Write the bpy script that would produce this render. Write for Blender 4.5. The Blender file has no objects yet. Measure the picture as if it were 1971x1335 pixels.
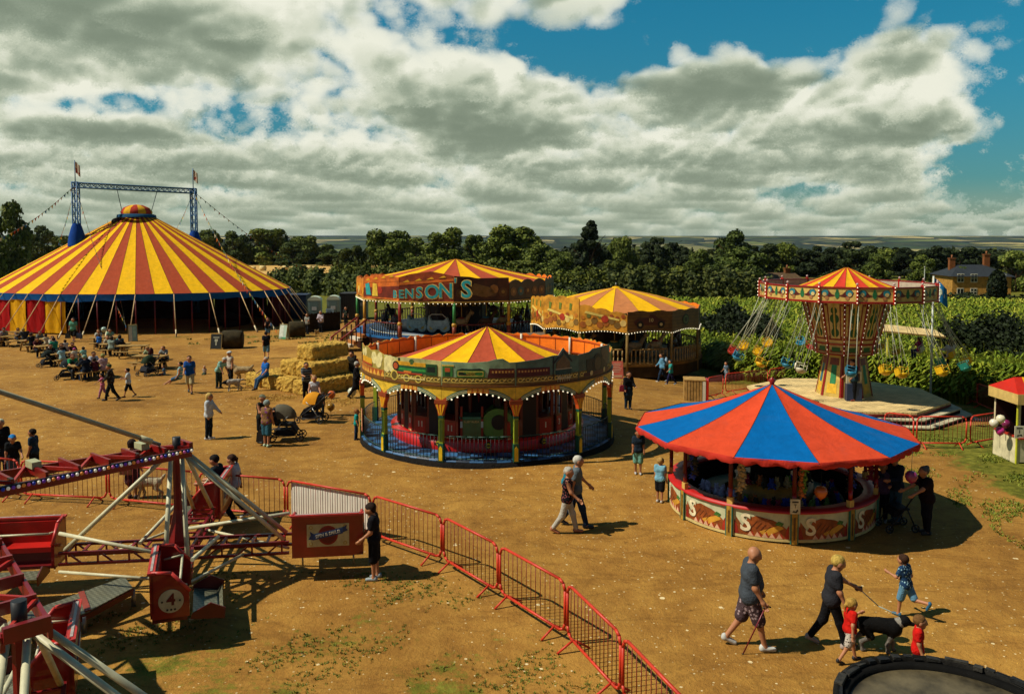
import bpy, bmesh, math, random
import numpy as np
from mathutils import Vector, Matrix
random.seed(7); rng = np.random.default_rng(7)
sc = bpy.context.scene; COL = sc.collection
rad = math.radians; PI = math.pi; sin = math.sin; cos = math.cos
# ---------------------------------------------------------------- camera
F, CX, HOR, CAMZ, PITCH = 1600., 985.5, 455., 7.0, rad(3.5)
CY = HOR + F*math.tan(PITCH)
cd = bpy.data.cameras.new('camera'); cam = bpy.data.objects.new('camera', cd); COL.objects.link(cam)
cam.location = (0, 0, CAMZ); cam.rotation_euler = (PI/2-PITCH, 0, 0)
cd.sensor_fit = 'HORIZONTAL'; cd.sensor_width = 36; cd.lens = 36*F/1971.
cd.shift_y = (CY-667.5)/1971.; cd.clip_start = .1; cd.clip_end = 20000
sc.camera = cam
# ---------------------------------------------------------------- light
SUN_EL, SUN_AZ = rad(50), rad(11)          # light travels along +X, slightly away from the camera
S = Vector((-cos(SUN_AZ)*cos(SUN_EL), -sin(SUN_AZ)*cos(SUN_EL), sin(SUN_EL)))
sl = bpy.data.lights.new('sun', 'SUN'); sl.energy = 5.0; sl.angle = rad(.5); sl.color = (1, .93, .78)
so = bpy.data.objects.new('sun', sl); COL.objects.link(so); so.rotation_euler = S.to_track_quat('Z', 'Y').to_euler()
sc.view_settings.view_transform = 'Standard'; sc.view_settings.look = 'None'
sc.cycles.max_bounces = 5; sc.cycles.diffuse_bounces = 2; sc.cycles.glossy_bounces = 2; sc.cycles.transparent_max_bounces = 4; sc.cycles.use_denoising = True; sc.cycles.caustics_reflective = False; sc.cycles.caustics_refractive = False
sc.view_settings.exposure = 0.07; sc.view_settings.gamma = 1
# ---------------------------------------------------------------- node helper
class NT:
    def __init__(s, tree): s.t = tree; s.n = tree.nodes; s.l = tree.links
    def node(s, ty, ins=None, **kw):
        nd = s.n.new(ty)
        for k, v in kw.items(): setattr(nd, k, v)
        for k, v in (ins or {}).items():
            if isinstance(v, bpy.types.NodeSocket): s.l.new(v, nd.inputs[k])
            else: nd.inputs[k].default_value = v
        return nd
    def m(s, op, a, b=0., c=0., clamp=False):
        return s.node('ShaderNodeMath', {0: a, 1: b, 2: c}, operation=op, use_clamp=clamp).outputs[0]
    def vm(s, op, a, b=(0, 0, 0), out=0):
        return s.node('ShaderNodeVectorMath', {0: a, 1: b}, operation=op).outputs[out]
    def noise(s, vec, scale, detail=4., rough=.55, dist=0., dim='3D'):
        return s.node('ShaderNodeTexNoise', {'Vector': vec, 'Scale': scale, 'Detail': detail, 'Roughness': rough, 'Distortion': dist}, noise_dimensions=dim).outputs[0]
    def ramp(s, fac, stops):
        nd = s.node('ShaderNodeValToRGB', {0: fac}); e = nd.color_ramp.elements
        while len(e) < len(stops): e.new(.5)
        for x, (p, c) in zip(e, stops): x.position = p; x.color = (*c, 1) if len(c) == 3 else c
        return nd.outputs[0]
    def mix(s, f, a, b, bt='MIX'):
        nd = s.node('ShaderNodeMix', data_type='RGBA', blend_type=bt)
        for i, v in ((0, f), (6, a), (7, b)):
            if isinstance(v, bpy.types.NodeSocket): s.l.new(v, nd.inputs[i])
            else: nd.inputs[i].default_value = (*v, 1) if (i > 0 and len(v) == 3) else v
        return nd.outputs[2]
    def rng(s, v, a, b, c=0., d=1., ty='SMOOTHSTEP'):
        return s.node('ShaderNodeMapRange', {0: v, 1: a, 2: b, 3: c, 4: d}, interpolation_type=ty).outputs[0]
# ---------------------------------------------------------------- pixel helpers
def ss(a, b, x): t = np.clip((x-a)/(b-a), 0, 1); return t*t*(3-2*t)
def ray(px, py):
    x, y = px-CX, -(py-CY)
    return Vector((x, F*cos(PITCH)+y*sin(PITCH), -F*sin(PITCH)+y*cos(PITCH)))
def atd(px, py, D):
    r = ray(px, py); return Vector((0, 0, CAMZ)) + r*(D/r.y)
def atz(px, py, z):
    r = ray(px, py); return Vector((0, 0, CAMZ)) + r*((z-CAMZ)/r.z)
def g(x, y):
    x = np.asarray(x, float); y = np.asarray(y, float)
    k = .018+.05*ss(0, 12, x)
    d = -k*np.clip(y-26, 0, 34)
    far = -5*ss(240, 420, y)-75*ss(350, 1900, y)+np.where(y > 2000, (y-2000)/3200.*(91+4*np.sin(x/900.)+3*np.sin(x/370.+1)), 0)
    far = np.where(y > 5200, -80+90*1.06-(y-5200)*.03, far)
    bump = .03*np.sin(x*.9+y*.4)*np.sin(y*.7-x*.3)*ss(8, 14, y)
    return d+far+bump*(y < 300)
def at(px, py):
    r = ray(px, py); r = r/r.y; D = 4.
    while D < 6000:
        p = Vector((0, 0, CAMZ))+r*D
        if p.z <= g(p.x, p.y): break
        D *= 1.02
    lo, hi = D/1.02, D
    for _ in range(24):
        m = (lo+hi)/2; p = Vector((0, 0, CAMZ))+r*m
        if p.z <= g(p.x, p.y): hi = m
        else: lo = m
    p = Vector((0, 0, CAMZ))+r*hi; p.z = float(g(p.x, p.y)); return p
def gz(x, y): return float(g(x, y))
# ---------------------------------------------------------------- world: Nishita sky with procedural clouds
w = bpy.data.worlds.new('World'); sc.world = w; w.use_nodes = True
T = NT(w.node_tree); T.n.clear()
sky = T.node('ShaderNodeTexSky', sky_type='NISHITA', sun_disc=False, sun_elevation=SUN_EL, sun_rotation=math.atan2(S.x, S.y) % (2*PI), altitude=100, air_density=1.0, dust_density=.6, ozone_density=2.5).outputs[0]
co = T.node('ShaderNodeTexCoord').outputs['Generated']
def uv(px, py): r = ray(px, py); return r.x/r.y, r.z/r.y
# a layer of cumulus is ray-marched here with numpy (periodic noise volume) and looked up by sky direction
def cloud_layer(W=1500, H=500, umax=.80, vmax=.42):
    r0 = np.random.default_rng(21); N = 128
    k = np.fft.fftfreq(N)*N; kk = np.sqrt(k[:, None, None]**2+k[None, :, None]**2+(np.fft.rfftfreq(N)*N)[None, None, :]**2)
    W0 = np.fft.rfftn(r0.normal(size=(N, N, N)).astype(np.float32)); vol = np.zeros((N, N, N), np.float32)
    for f, amp in ((3, 1.), (6, .55), (12, .30), (24, .17), (44, .09)):
        n = np.fft.irfftn(W0*np.exp(-((kk-f)/(f*.35))**2), s=(N, N, N)); n /= n.std(); vol += amp*np.abs(n).astype(np.float32)
    vol = (vol-vol.mean())/vol.std(); low = np.fft.irfftn(W0*np.exp(-((kk-3.2)/1.6)**2), s=(N, N, N)).astype(np.float32); low /= low.std()
    def smp(v, x, y, z, tile):
        c = [np.mod(a*(N/tile), N) for a in (x, y, z)]; i = [a.astype(np.int32) for a in c]; f = [a-b for a, b in zip(c, i)]; j = [(a+1) % N for a in i]; i = [a % N for a in i]
        def L(a, b): return v[i[0], a, b]*(1-f[0])+v[j[0], a, b]*f[0]
        return (L(i[1], i[2])*(1-f[1])+L(j[1], i[2])*f[1])*(1-f[2])+(L(i[1], j[2])*(1-f[1])+L(j[1], j[2])*f[1])*f[2]
    u = np.linspace(-umax, umax, W, dtype=np.float32); v = np.linspace(0.0, vmax, H, dtype=np.float32)
    U, V = np.meshgrid(u, v); B = np.zeros_like(U)
    BL = [(250,40,560,130,.55),(830,140,270,95,.75),(1090,25,190,45,.9),(1440,190,330,75,.9),(1740,95,200,55,2.9),(1560,120,60,26,-1.2),(560,225,500,50,.2),(700,330,900,80,.35),(1450,330,520,50,.25),
          (1310,55,360,75,-2.6),(1580,60,130,70,-1.8),(1960,80,130,190,-3.0),(1130,110,140,45,-1.8),(1960,320,150,90,-1.6),(190,205,150,24,-2.2),(455,238,90,30,-2.0),(1050,300,60,14,-.8),(1500,370,120,14,-.9),(30,140,130,60,.4),(1700,255,230,40,.5),(1380,5,90,50,-1.2),(1860,205,150,30,.2)]
    for px, py, a, b, wt in BL:
        u0, v0 = uv(px, py); r2 = ((U-u0)/(a/F))**2+((V-v0)/(b/F))**2; B += wt/(1+r2*r2)
    vm = np.maximum(V, .006)+.024; FD = ss(-.02, .09, V).astype(np.float32); col = np.zeros_like(U); tr = np.ones_like(U); ST = 28; J = r0.random(U.shape).astype(np.float32)
    for sidx in range(ST):
        hh = (sidx+J)/ST; z = 1+.62*hh; t = z/vm; x = U*t; y = t
        sh = smp(low, x, y*.9, z*1.2+3, 7.); dt = smp(vol, x+1.7, y, z*1.3, 1.9)*FD
        den = .29+.80*sh+.72*dt+B-2.6*np.abs(hh-.22)**1.25*np.where(hh > .22, 1.25, 1.6)
        den = np.clip(den, 0, 1.6)
        dl = np.clip(.22+.80*sh+.70*FD*smp(vol, x+1.7-.11, y-.04, z*1.3+.15, 1.9)+B-2.6*np.abs(hh+.2-.22)**1.25*1.25, 0, 2.2)
        lum = .27+.22*hh+1.22*np.exp(-1.25*dl)*(.40+.60*hh)
        a = 1-np.exp(-den*2.1/ST*7.5); col += tr*a*lum; tr *= 1-a
    al = 1-tr; lum = np.where(al > .01, col/np.maximum(al, .01), .5)
    hz = 1-ss(.0, .14, V); lum = lum*(1-hz*.5)+.44*hz*.5
    al = np.maximum(al, (1-ss(.01, .075, V))*.72)
    return np.stack([lum, lum, lum, al], -1)
CW = .80; CV = .42; ci = cloud_layer(umax=CW, vmax=CV)
img = bpy.data.images.new('cloud_layer', ci.shape[1], ci.shape[0], alpha=True, float_buffer=True)
img.colorspace_settings.name = 'Non-Color'; img.alpha_mode = 'CHANNEL_PACKED'; img.pixels.foreach_set(ci.astype(np.float32).ravel()); img.update()
sx = T.node('ShaderNodeSeparateXYZ', {0: co})
yy = T.m('MAXIMUM', T.m('ABSOLUTE', sx.outputs[1]), .05)
Uw = T.m('DIVIDE', sx.outputs[0], yy); Vw = T.m('DIVIDE', sx.outputs[2], yy)
tex = T.node('ShaderNodeTexImage', {0: T.node('ShaderNodeCombineXYZ', {0: T.m('ADD', T.m('DIVIDE', Uw, 2*CW), .5), 1: T.m('DIVIDE', Vw, CV), 2: 0.}).outputs[0]}, image=img, extension='MIRROR', interpolation='Cubic')
ccol = T.ramp(tex.outputs[0], [(0.1, (.085, .115, .082)), (.28, (.185, .235, .17)), (.48, (.36, .42, .315)), (.70, (.60, .645, .50)), (1., (.90, .905, .76))])
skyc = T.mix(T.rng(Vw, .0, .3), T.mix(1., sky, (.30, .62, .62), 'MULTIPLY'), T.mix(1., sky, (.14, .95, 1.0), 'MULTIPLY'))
skyc = T.mix(T.rng(sx.outputs[1], -.25, .15), T.mix(1., sky, (.62, .62, .55), 'MULTIPLY'), skyc)  # unseen sky behind the camera tinted to warm the fill light
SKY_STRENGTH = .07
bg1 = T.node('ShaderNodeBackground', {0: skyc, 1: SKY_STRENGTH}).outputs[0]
bg2 = T.node('ShaderNodeBackground', {0: ccol, 1: .9}).outputs[0]
front = T.m('MULTIPLY', T.rng(sx.outputs[1], .0, .25), T.rng(Vw, .40, .52, 1., 0.))      # clouds kept ahead; unseen sky overhead and behind cleared to cut ambient fill
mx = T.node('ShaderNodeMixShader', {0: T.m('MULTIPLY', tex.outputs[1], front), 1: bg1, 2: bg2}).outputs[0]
w.cycles.sampling_method = 'MANUAL'; w.cycles.sample_map_resolution = 1024
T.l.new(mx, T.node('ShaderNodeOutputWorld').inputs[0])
# ---------------------------------------------------------------- materials
def lin(h):
    h = h.lstrip('#'); c = [int(h[i:i+2], 16)/255 for i in (0, 2, 4)]
    return tuple(x/12.92 if x <= .04045 else ((x+.055)/1.055)**2.4 for x in c)
_mc = {}
def M(h, rough=.6, var=.18, scale=5., bump=0., metal=0., pat=None, emit=0., coat=0.):
    key = (h, rough, var, scale, bump, metal, str(pat), emit, coat)
    if key in _mc: return _mc[key]
    m = bpy.data.materials.new('paint_'+h.lstrip('#')); m.use_nodes = True
    t = NT(m.node_tree); b = t.n['Principled BSDF']; c = lin(h)
    o = t.node('ShaderNodeTexCoord').outputs['Object']
    n = t.noise(o, scale, 5., .6)
    hi = tuple(min(1, x*(1+var)) for x in c); lo = tuple(x*(1-var*1.6) for x in c)
    col = t.ramp(n, [(.3, lo), (.7, hi)])
    if pat:                                    # ('flower'|'stripe'|'plank'|'check', hex2, scale)
        k, h2, ps = pat; c2 = lin(h2)
        if k == 'flower':
            f = t.node('ShaderNodeTexVoronoi', {'Vector': o, 'Scale': ps, 'Randomness': 1.}).outputs[0]; f = t.rng(f, .30, .38)
            f = t.m('SUBTRACT', 1., f)
        elif k == 'stripe':
            z = t.node('ShaderNodeSeparateXYZ', {0: o}).outputs[2]; f = t.m('GREATER_THAN', t.m('FRACT', t.m('MULTIPLY', z, ps)), .55)
        elif k == 'plank':
            z = t.node('ShaderNodeSeparateXYZ', {0: o}).outputs[0]; f = t.m('LESS_THAN', t.m('FRACT', t.m('MULTIPLY', z, ps)), .06)
        else:
            f = t.node('ShaderNodeTexChecker', {'Vector': o, 'Scale': ps}).outputs[1]
        col = t.mix(f, col, c2)
    t.l.new(col, b.inputs['Base Color']); b.inputs['Roughness'].default_value = rough; b.inputs['Specular IOR Level'].default_value = .12 if rough >= .7 else .4; b.inputs['Metallic'].default_value = metal
    if coat: b.inputs['Coat Weight'].default_value = coat
    if bump:
        bn = t.node('ShaderNodeBump', {'Height': t.noise(o, scale*4, 4.), 'Strength': bump, 'Distance': .05}).outputs[0]; t.l.new(bn, b.inputs['Normal'])
    if emit: b.inputs['Emission Color'].default_value = (*c, 1); b.inputs['Emission Strength'].default_value = emit
    _mc[key] = m; return m
# ---------------------------------------------------------------- mesh builder
class MB:
    def __init__(s): s.v = []; s.f = []; s.mi = []; s.mats = []; s.sm = []; s.T = None; s.W = None
    def add(s, vs, fs, mat, smooth=False):
        if mat not in s.mats: s.mats.append(mat)
        k = s.mats.index(mat); n = len(s.v)
        if s.T is not None: vs = [s.T @ Vector(v) for v in vs]
        if s.W: th_, R_ = s.W; vs = [((R_-v[1])*sin(th_+v[0]/R_), -(R_-v[1])*cos(th_+v[0]/R_), v[2]) for v in vs]   # bend a flat panel round the ring
        s.v.extend(tuple(v) for v in vs)
        for f in fs: s.f.append(tuple(i+n for i in f)); s.mi.append(k); s.sm.append(smooth)
        return s
    def box(s, c, d, mat, rz=0., R=None):
        x, y, z = d[0]/2, d[1]/2, d[2]/2
        vs = [Vector((a*x, b*y, e*z)) for e in (-1, 1) for b in (-1, 1) for a in (-1, 1)]
        R = R or (Matrix.Rotation(rz, 3, 'Z') if rz else None)
        vs = [(R @ v if R else v)+Vector(c) for v in vs]
        return s.add(vs, [(0, 2, 3, 1), (4, 5, 7, 6), (0, 1, 5, 4), (2, 6, 7, 3), (0, 4, 6, 2), (1, 3, 7, 5)], mat)
    def beam(s, a, b, w, h, mat):
        a, b = Vector(a), Vector(b); d = b-a
        q = d.to_track_quat('X', 'Z').to_matrix()
        return s.box((a+b)/2, (d.length, w, h), mat, R=q)
    def tube(s, a, b, r, mat, r2=None, n=8, smooth=True):
        a, b = Vector(a), Vector(b); d = b-a; r2 = r if r2 is None else r2
        if d.length < 1e-6: return s
        q = d.to_track_quat('Z', 'Y'); vs = []
        for p, rr in ((a, r), (b, r2)):
            for i in range(n): t = 2*PI*i/n; vs.append(p+q @ Vector((rr*cos(t), rr*sin(t), 0)))
        fs = [(i, (i+1) % n, n+(i+1) % n, n+i) for i in range(n)]
        s.add(vs, fs, mat, smooth); m = len(s.v)-2*n
        return s.add([], [tuple(range(m-len(s.v)+n-1, m-len(s.v)-1, -1)), tuple(range(m-len(s.v)+n, m-len(s.v)+2*n))], mat)
    def path(s, pts, r, mat, n=6):
        for a, b in zip(pts[:-1], pts[1:]): s.tube(a, b, r, mat, n=n)
        return s
    def lathe(s, prof, mat, n=32, c=(0, 0, 0), a0=0., a1=2*PI, smooth=True):
        full = abs(a1-a0-2*PI) < 1e-6; k = n if full else n+1; vs = []
        for r, z in prof:
            for i in range(k):
                t = a0+(a1-a0)*i/n; vs.append((c[0]+r*sin(t), c[1]-r*cos(t), c[2]+z))
        fs = []
        for j in range(len(prof)-1):
            for i in range(n):
                a, b = j*k+i, j*k+(i+1) % k
                fs.append((a, b, b+k, a+k))
        return s.add(vs, fs, mat, smooth)
    def prism(s, pts, y0, y1, mat):                 # outline in local x,z; extruded along y
        if s.W and max(p[0] for p in pts)-min(p[0] for p in pts) > .26:      # cut into narrow strips so that it bends
            W_, x0, x1 = s.W, min(p[0] for p in pts), max(p[0] for p in pts); n = math.ceil((x1-x0)/.2)
            def half(P, x, sg):
                o = []
                for i in range(len(P)):
                    a, b = P[i-1], P[i]; ia, ib = sg*(a[0]-x) >= 0, sg*(b[0]-x) >= 0
                    if ia != ib: t = (x-a[0])/(b[0]-a[0]); o.append((x, a[1]+t*(b[1]-a[1])))
                    if ib: o.append(b)
                return o
            for k in range(n):
                q = half(half(pts, x0+(x1-x0)*k/n, 1), x0+(x1-x0)*(k+1)/n, -1)
                if len(q) > 2: s.prism(q, y0, y1, mat)
            return s
        n = len(pts); vs = [(x, y0, z) for x, z in pts]+[(x, y1, z) for x, z in pts]
        ar = sum(pts[i][0]*pts[(i+1) % n][1]-pts[(i+1) % n][0]*pts[i][1] for i in range(n))
        o = list(range(n)) if ar > 0 else list(range(n-1, -1, -1))
        fs = [tuple(o), tuple(x+n for x in reversed(o))]+[(o[i], o[i]+n, o[(i+1) % n]+n, o[(i+1) % n]) for i in range(n)]
        return s.add(vs, fs, mat)
    def rect(s, x0, x1, z0, z1, y0, y1, mat): return s.prism([(x0, z0), (x1, z0), (x1, z1), (x0, z1)], y0, y1, mat)
    def disc(s, x, z, r, y0, y1, mat, n=14, a0=0, a1=2*PI, ry=None):
        ry = ry or r; full = abs(a1-a0-2*PI) < 1e-6
        p = [(x+r*cos(a0+(a1-a0)*i/n), z+ry*sin(a0+(a1-a0)*i/n)) for i in range(n if full else n+1)]
        return s.prism(p, y0, y1, mat)
    def ball(s, c, r, mat, n=10, sc=(1, 1, 1)):
        m = max(4, n//2+1); vs = []; fs = []
        for j in range(m+1):
            ph = PI*j/m
            for i in range(n): t = 2*PI*i/n; vs.append((c[0]+sc[0]*r*sin(ph)*cos(t), c[1]+sc[1]*r*sin(ph)*sin(t), c[2]-sc[2]*r*cos(ph)))
        for j in range(m):
            for i in range(n): fs.append((j*n+i, j*n+(i+1) % n, (j+1)*n+(i+1) % n, (j+1)*n+i))
        return s.add(vs, fs, mat, True)
    def mesh(s, name):
        me = bpy.data.meshes.new(name); me.from_pydata(s.v, [], s.f)
        for m in s.mats: me.materials.append(m)
        me.polygons.foreach_set('material_index', s.mi); me.polygons.foreach_set('use_smooth', s.sm); me.update(); return me
    def build(s, name, parent=None, loc=None):
        o = bpy.data.objects.new(name, s.mesh(name)); COL.objects.link(o)
        if parent: o.parent = parent
        if loc is not None: o.location = loc
        return o
def tag(o, label=None, cat=None, group=None, kind=None):
    for k, v in (('label', label), ('category', cat), ('group', group), ('kind', kind)):
        if v: o[k] = v
    return o
def thing(name, label, cat, loc=(0, 0, 0), rz=0., group=None):
    o = bpy.data.objects.new(name, None); COL.objects.link(o); o.empty_display_size = .2
    o.location = loc; o.rotation_euler = (0, 0, rz); return tag(o, label, cat, group)
def copy_tree(o, parent=None):
    c = o.copy(); COL.objects.link(c); c.parent = parent
    for ch in list(o.children): copy_tree(ch, c)
    return c
def np_mesh(name, V, Fq, mats, mi=None, smooth=False, parent=None):
    me = bpy.data.meshes.new(name); V = np.asarray(V, np.float32); Fq = np.asarray(Fq, np.int32)
    me.vertices.add(len(V)); me.vertices.foreach_set('co', V.ravel())
    k = Fq.shape[1]; me.loops.add(Fq.size); me.loops.foreach_set('vertex_index', Fq.ravel())
    me.polygons.add(len(Fq)); me.polygons.foreach_set('loop_start', np.arange(len(Fq), dtype=np.int32)*k)
    for m in mats: me.materials.append(m)
    if mi is not None: me.polygons.foreach_set('material_index', np.asarray(mi, np.int32))
    me.polygons.foreach_set('use_smooth', np.full(len(Fq), smooth)); me.update(calc_edges=True)
    o = bpy.data.objects.new(name, me); COL.objects.link(o)
    if parent: o.parent = parent
    return o
_tx = {}
def text(mb, s, size, x, z, y0, y1, mat, bold=.0, align='CENTER', shear=0.):
    k = (s, bold)
    if k not in _tx:
        cu = bpy.data.curves.new('t', 'FONT'); cu.body = s; cu.size = 1; cu.extrude = .5; cu.offset = bold; cu.align_x = 'CENTER'; cu.align_y = 'CENTER'; cu.resolution_u = 3
        o = bpy.data.objects.new('t', cu); COL.objects.link(o)
        me = bpy.data.meshes.new_from_object(o.evaluated_get(bpy.context.evaluated_depsgraph_get()))
        _tx[k] = ([tuple(v.co) for v in me.vertices], [tuple(p.vertices) for p in me.polygons])
        bpy.data.objects.remove(o); bpy.data.meshes.remove(me)
    vs, fs = _tx[k]
    mb.add([(x+a*size+shear*b*size, (y0+y1)/2-c*(y1-y0), z+b*size) for a, b, c in vs], fs, mat)
    return mb
# ================================================================ SETTING: ground sheet to the horizon
def ground_material():
    m = bpy.data.materials.new('trodden_earth'); m.use_nodes = True; t = NT(m.node_tree); b = t.n['Principled BSDF']
    o = t.node('ShaderNodeTexCoord').outputs['Object']; z = t.node('ShaderNodeVertexColor', layer_name='zone')
    sp = t.node('ShaderNodeSeparateColor', {0: z.outputs[0]})
    n1 = t.noise(o, .22, 6., .6); n2 = t.noise(o, 1.7, 8., .65); n3 = t.noise(o, 14., 4., .6)
    mixn = t.m('ADD', t.m('MULTIPLY', n1, .45), t.m('ADD', t.m('MULTIPLY', n2, .4), t.m('MULTIPLY', n3, .15)))
    dirt = t.ramp(mixn, [(.32, lin('#6f4a1c')), (.46, lin('#93682b')), (.58, lin('#a87c36')), (.72, lin('#bd9448'))])
    # straw wisps and pale chips
    st = t.noise(t.vm('MULTIPLY', o, (1.2, 6., 1.)), 1.6, 6., .7, .8)
    dirt = t.mix(t.m('MULTIPLY', t.rng(st, .62, .74), .5), dirt, lin('#c9a455'))
    dk = t.noise(o, 2.6, 5., .7, .4); dirt = t.mix(t.m('MULTIPLY', t.rng(dk, .60, .72), .55), dirt, lin('#4a3010'))
    for sc_, th, amt in ((1.7, .10, .95), (4.1, .13, .9), (8.5, .17, .7)):
        vo = t.node('ShaderNodeTexVoronoi', {'Vector': o, 'Scale': sc_, 'Randomness': 1.})
        f = t.m('LESS_THAN', vo.outputs[0], t.m('MULTIPLY', t.node('ShaderNodeSeparateColor', {0: vo.outputs[1]}).outputs[0], th))
        dirt = t.mix(t.m('MULTIPLY', f, amt), dirt, lin('#e0cb98'))
    big = t.noise(t.vm('MULTIPLY', o, (1., .55, 1.)), .11, 4., .6); dirt = t.mix(1., dirt, t.mix(t.rng(big, .35, .68), (.86, .85, .86), (1.12, 1.13, 1.16)), 'MULTIPLY')
    wr = t.rng(t.noise(t.vm('MULTIPLY', o, (.5, 1.4, 1.)), .42, 5., .6, 1.1), .47, .50); wr = t.m('MULTIPLY', wr, t.m('SUBTRACT', 1., t.rng(t.noise(t.vm('MULTIPLY', o, (.5, 1.4, 1.)), .42, 5., .6, 1.1), .50, .53))); dirt = t.mix(t.m('MULTIPLY', wr, .28), dirt, lin('#5a3a14'))
    for sc_, th, amt in ((2.9, .16, .75), (6.3, .2, .6)):
        vo = t.node('ShaderNodeTexVoronoi', {'Vector': t.vm('ADD', t.vm('MULTIPLY', o, (.8, 1.5, 1.)), (3.1, 7.7, 0)), 'Scale': sc_, 'Randomness': 1.}); rnd = t.node('ShaderNodeSeparateColor', {0: vo.outputs[1]}).outputs[1]
        f = t.m('LESS_THAN', vo.outputs[0], t.m('MULTIPLY', t.m('SUBTRACT', rnd, .35), th)); dirt = t.mix(t.m('MULTIPLY', f, t.m('ADD', t.m('MULTIPLY', sp.outputs[1], amt*1.2), .18), clamp=True), dirt, lin('#3c260c'))
    gn = t.noise(o, .55, 7., .68); gf = t.noise(o, 6., 5., .7)
    gm = t.rng(t.m('ADD', t.m('ADD', sp.outputs[1], t.m('MULTIPLY', t.m('SUBTRACT', gn, .5), 1.5)), t.m('MULTIPLY', t.m('SUBTRACT', gf, .5), .7)), .46, .70)
    grass = t.ramp(t.noise(o, 3., 6., .7), [(.3, lin('#3d3f0f')), (.5, lin('#5f5f1a')), (.7, lin('#86802f'))])
    near = t.mix(gm, dirt, grass)
    tan = t.ramp(t.noise(o, .05, 5.), [(.3, lin('#b58b48')), (.7, lin('#cda763'))])
    near = t.mix(sp.outputs[2], near, tan)
    # far patchwork of fields on the hills
    vo = t.node('ShaderNodeTexVoronoi', {'Vector': t.vm('MULTIPLY', o, (1., .42, 0.)), 'Scale': .0042, 'Randomness': .9})
    fc = t.ramp(t.node('ShaderNodeSeparateColor', {0: vo.outputs[1]}).outputs[0], [(.0, lin('#2c3c12')), (.3, lin('#4e5a22')), (.45, lin('#8f8546')), (.6, lin('#33451a')), (.78, lin('#b8a467')), (1., lin('#5a6428'))])
    wd = t.rng(t.noise(t.vm('MULTIPLY', o, (.8, 1.6, 0.)), .0028, 5., .6), .47, .52)
    edge = t.node('ShaderNodeTexVoronoi', {'Vector': t.vm('MULTIPLY', o, (1., .42, 0.)), 'Scale': .0042, 'Randomness': .9}, feature='DISTANCE_TO_EDGE').outputs[0]
    fc = t.mix(t.m('MAXIMUM', wd, t.m('LESS_THAN', edge, .035)), fc, lin('#15200a'))
    py = t.node('ShaderNodeSeparateXYZ', {0: o}).outputs[1]
    col = t.mix(t.rng(py, 420., 700.), near, fc)
    t.l.new(col, b.inputs['Base Color']); b.inputs['Roughness'].default_value = .95; b.inputs['Specular IOR Level'].default_value = .15
    bh = t.m('ADD', t.m('MULTIPLY', n3, .5), t.m('ADD', t.m('MULTIPLY', n2, 1.), t.m('MULTIPLY', t.noise(o, 40., 3.), .25)))
    bn = t.node('ShaderNodeBump', {'Height': bh, 'Strength': .55, 'Distance': .12}).outputs[0]; t.l.new(bn, b.inputs['Normal'])
    return m
CORN = [(-8, 74), (3, 67), (9.5, 61), (13.4, 56), (13.6, 49), (16, 45), (19.3, 42.5), (21.2, 38), (24, 32), (31, 24), (60, 8), (130, 8), (130, 104), (12, 106), (-9, 116)]
def in_poly(x, y, P):
    x = np.asarray(x); y = np.asarray(y); c = np.zeros(x.shape, bool); n = len(P)
    for i in range(n):
        (x1, y1), (x2, y2) = P[i], P[i-1]
        if y1 == y2: continue
        c ^= ((y1 > y) != (y2 > y)) & (x < (x2-x1)*(y-y1)/(y2-y1)+x1)
    return c
def edge_dist(x, y, P):
    d = np.full(np.shape(x), 1e9)
    for i in range(len(P)-1):
        ax, ay = P[i]; bx, by = P[i+1]; L = (bx-ax)**2+(by-ay)**2
        t = np.clip(((x-ax)*(bx-ax)+(y-ay)*(by-ay))/L, 0, 1); d = np.minimum(d, np.hypot(x-ax-t*(bx-ax), y-ay-t*(by-ay)))
    return d
def build_ground():
    ys = np.concatenate([np.linspace(1, 84, 210), 84*np.power(7000/84., np.linspace(.012, 1, 110))])
    xp = np.concatenate([np.linspace(0, 46, 116), 46*np.power(7000/46., np.linspace(.02, 1, 50))])
    xs = np.concatenate([-xp[:0:-1], xp]); X, Y = np.meshgrid(xs, ys)
    Z = g(X, Y); V = np.stack([X, Y, Z], -1).reshape(-1, 3); ny, nx = X.shape
    i = (np.arange(ny-1)[:, None]*nx+np.arange(nx-1)[None]).ravel()
    o = np_mesh('ground', V, np.stack([i, i+1, i+nx+1, i+nx], 1), [ground_material()], smooth=True)
    x, y = X.ravel(), Y.ravel(); z = np.zeros((len(x), 4), np.float32); z[:, 3] = 1
    gr = np.where(in_poly(x, y, CORN), 1., .0)
    ed = edge_dist(x, y, CORN[:11]); gr = np.maximum(gr, .75*(1-ss(.5, 5, ed))*(y > 24))
    gr = np.maximum(gr, 1.0*ss(11.2, 15.5, x-.06*(y-20))*(1-ss(31, 34, y)))      # grass by the kiosk
    gr = np.maximum(gr, .47*(1-ss(13.5, 17.5, y+.35*np.abs(x+3.5)*0))*(1-ss(-1.5, 3.2, x-.25*(13-y)))*ss(-12, -4, x+4))  # weeds in the ride enclosure
    gr = np.maximum(gr, 1.2*ss(70, 80, y+.12*x)); gr = np.maximum(gr, .40*ss(60, 63, y)*(1-ss(64, 70, y)))
    tan = ss(150, 165, y)*(1-ss(215, 235, y))*(1-ss(-38, -30, x+.0*y)); z[:, 1] = np.clip(gr, 0, 1); z[:, 2] = tan
    ca = o.data.color_attributes.new('zone', 'FLOAT_COLOR', 'POINT'); ca.data.foreach_set('color', z.ravel())
    tag(o, kind='structure'); return o
build_ground()
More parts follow.
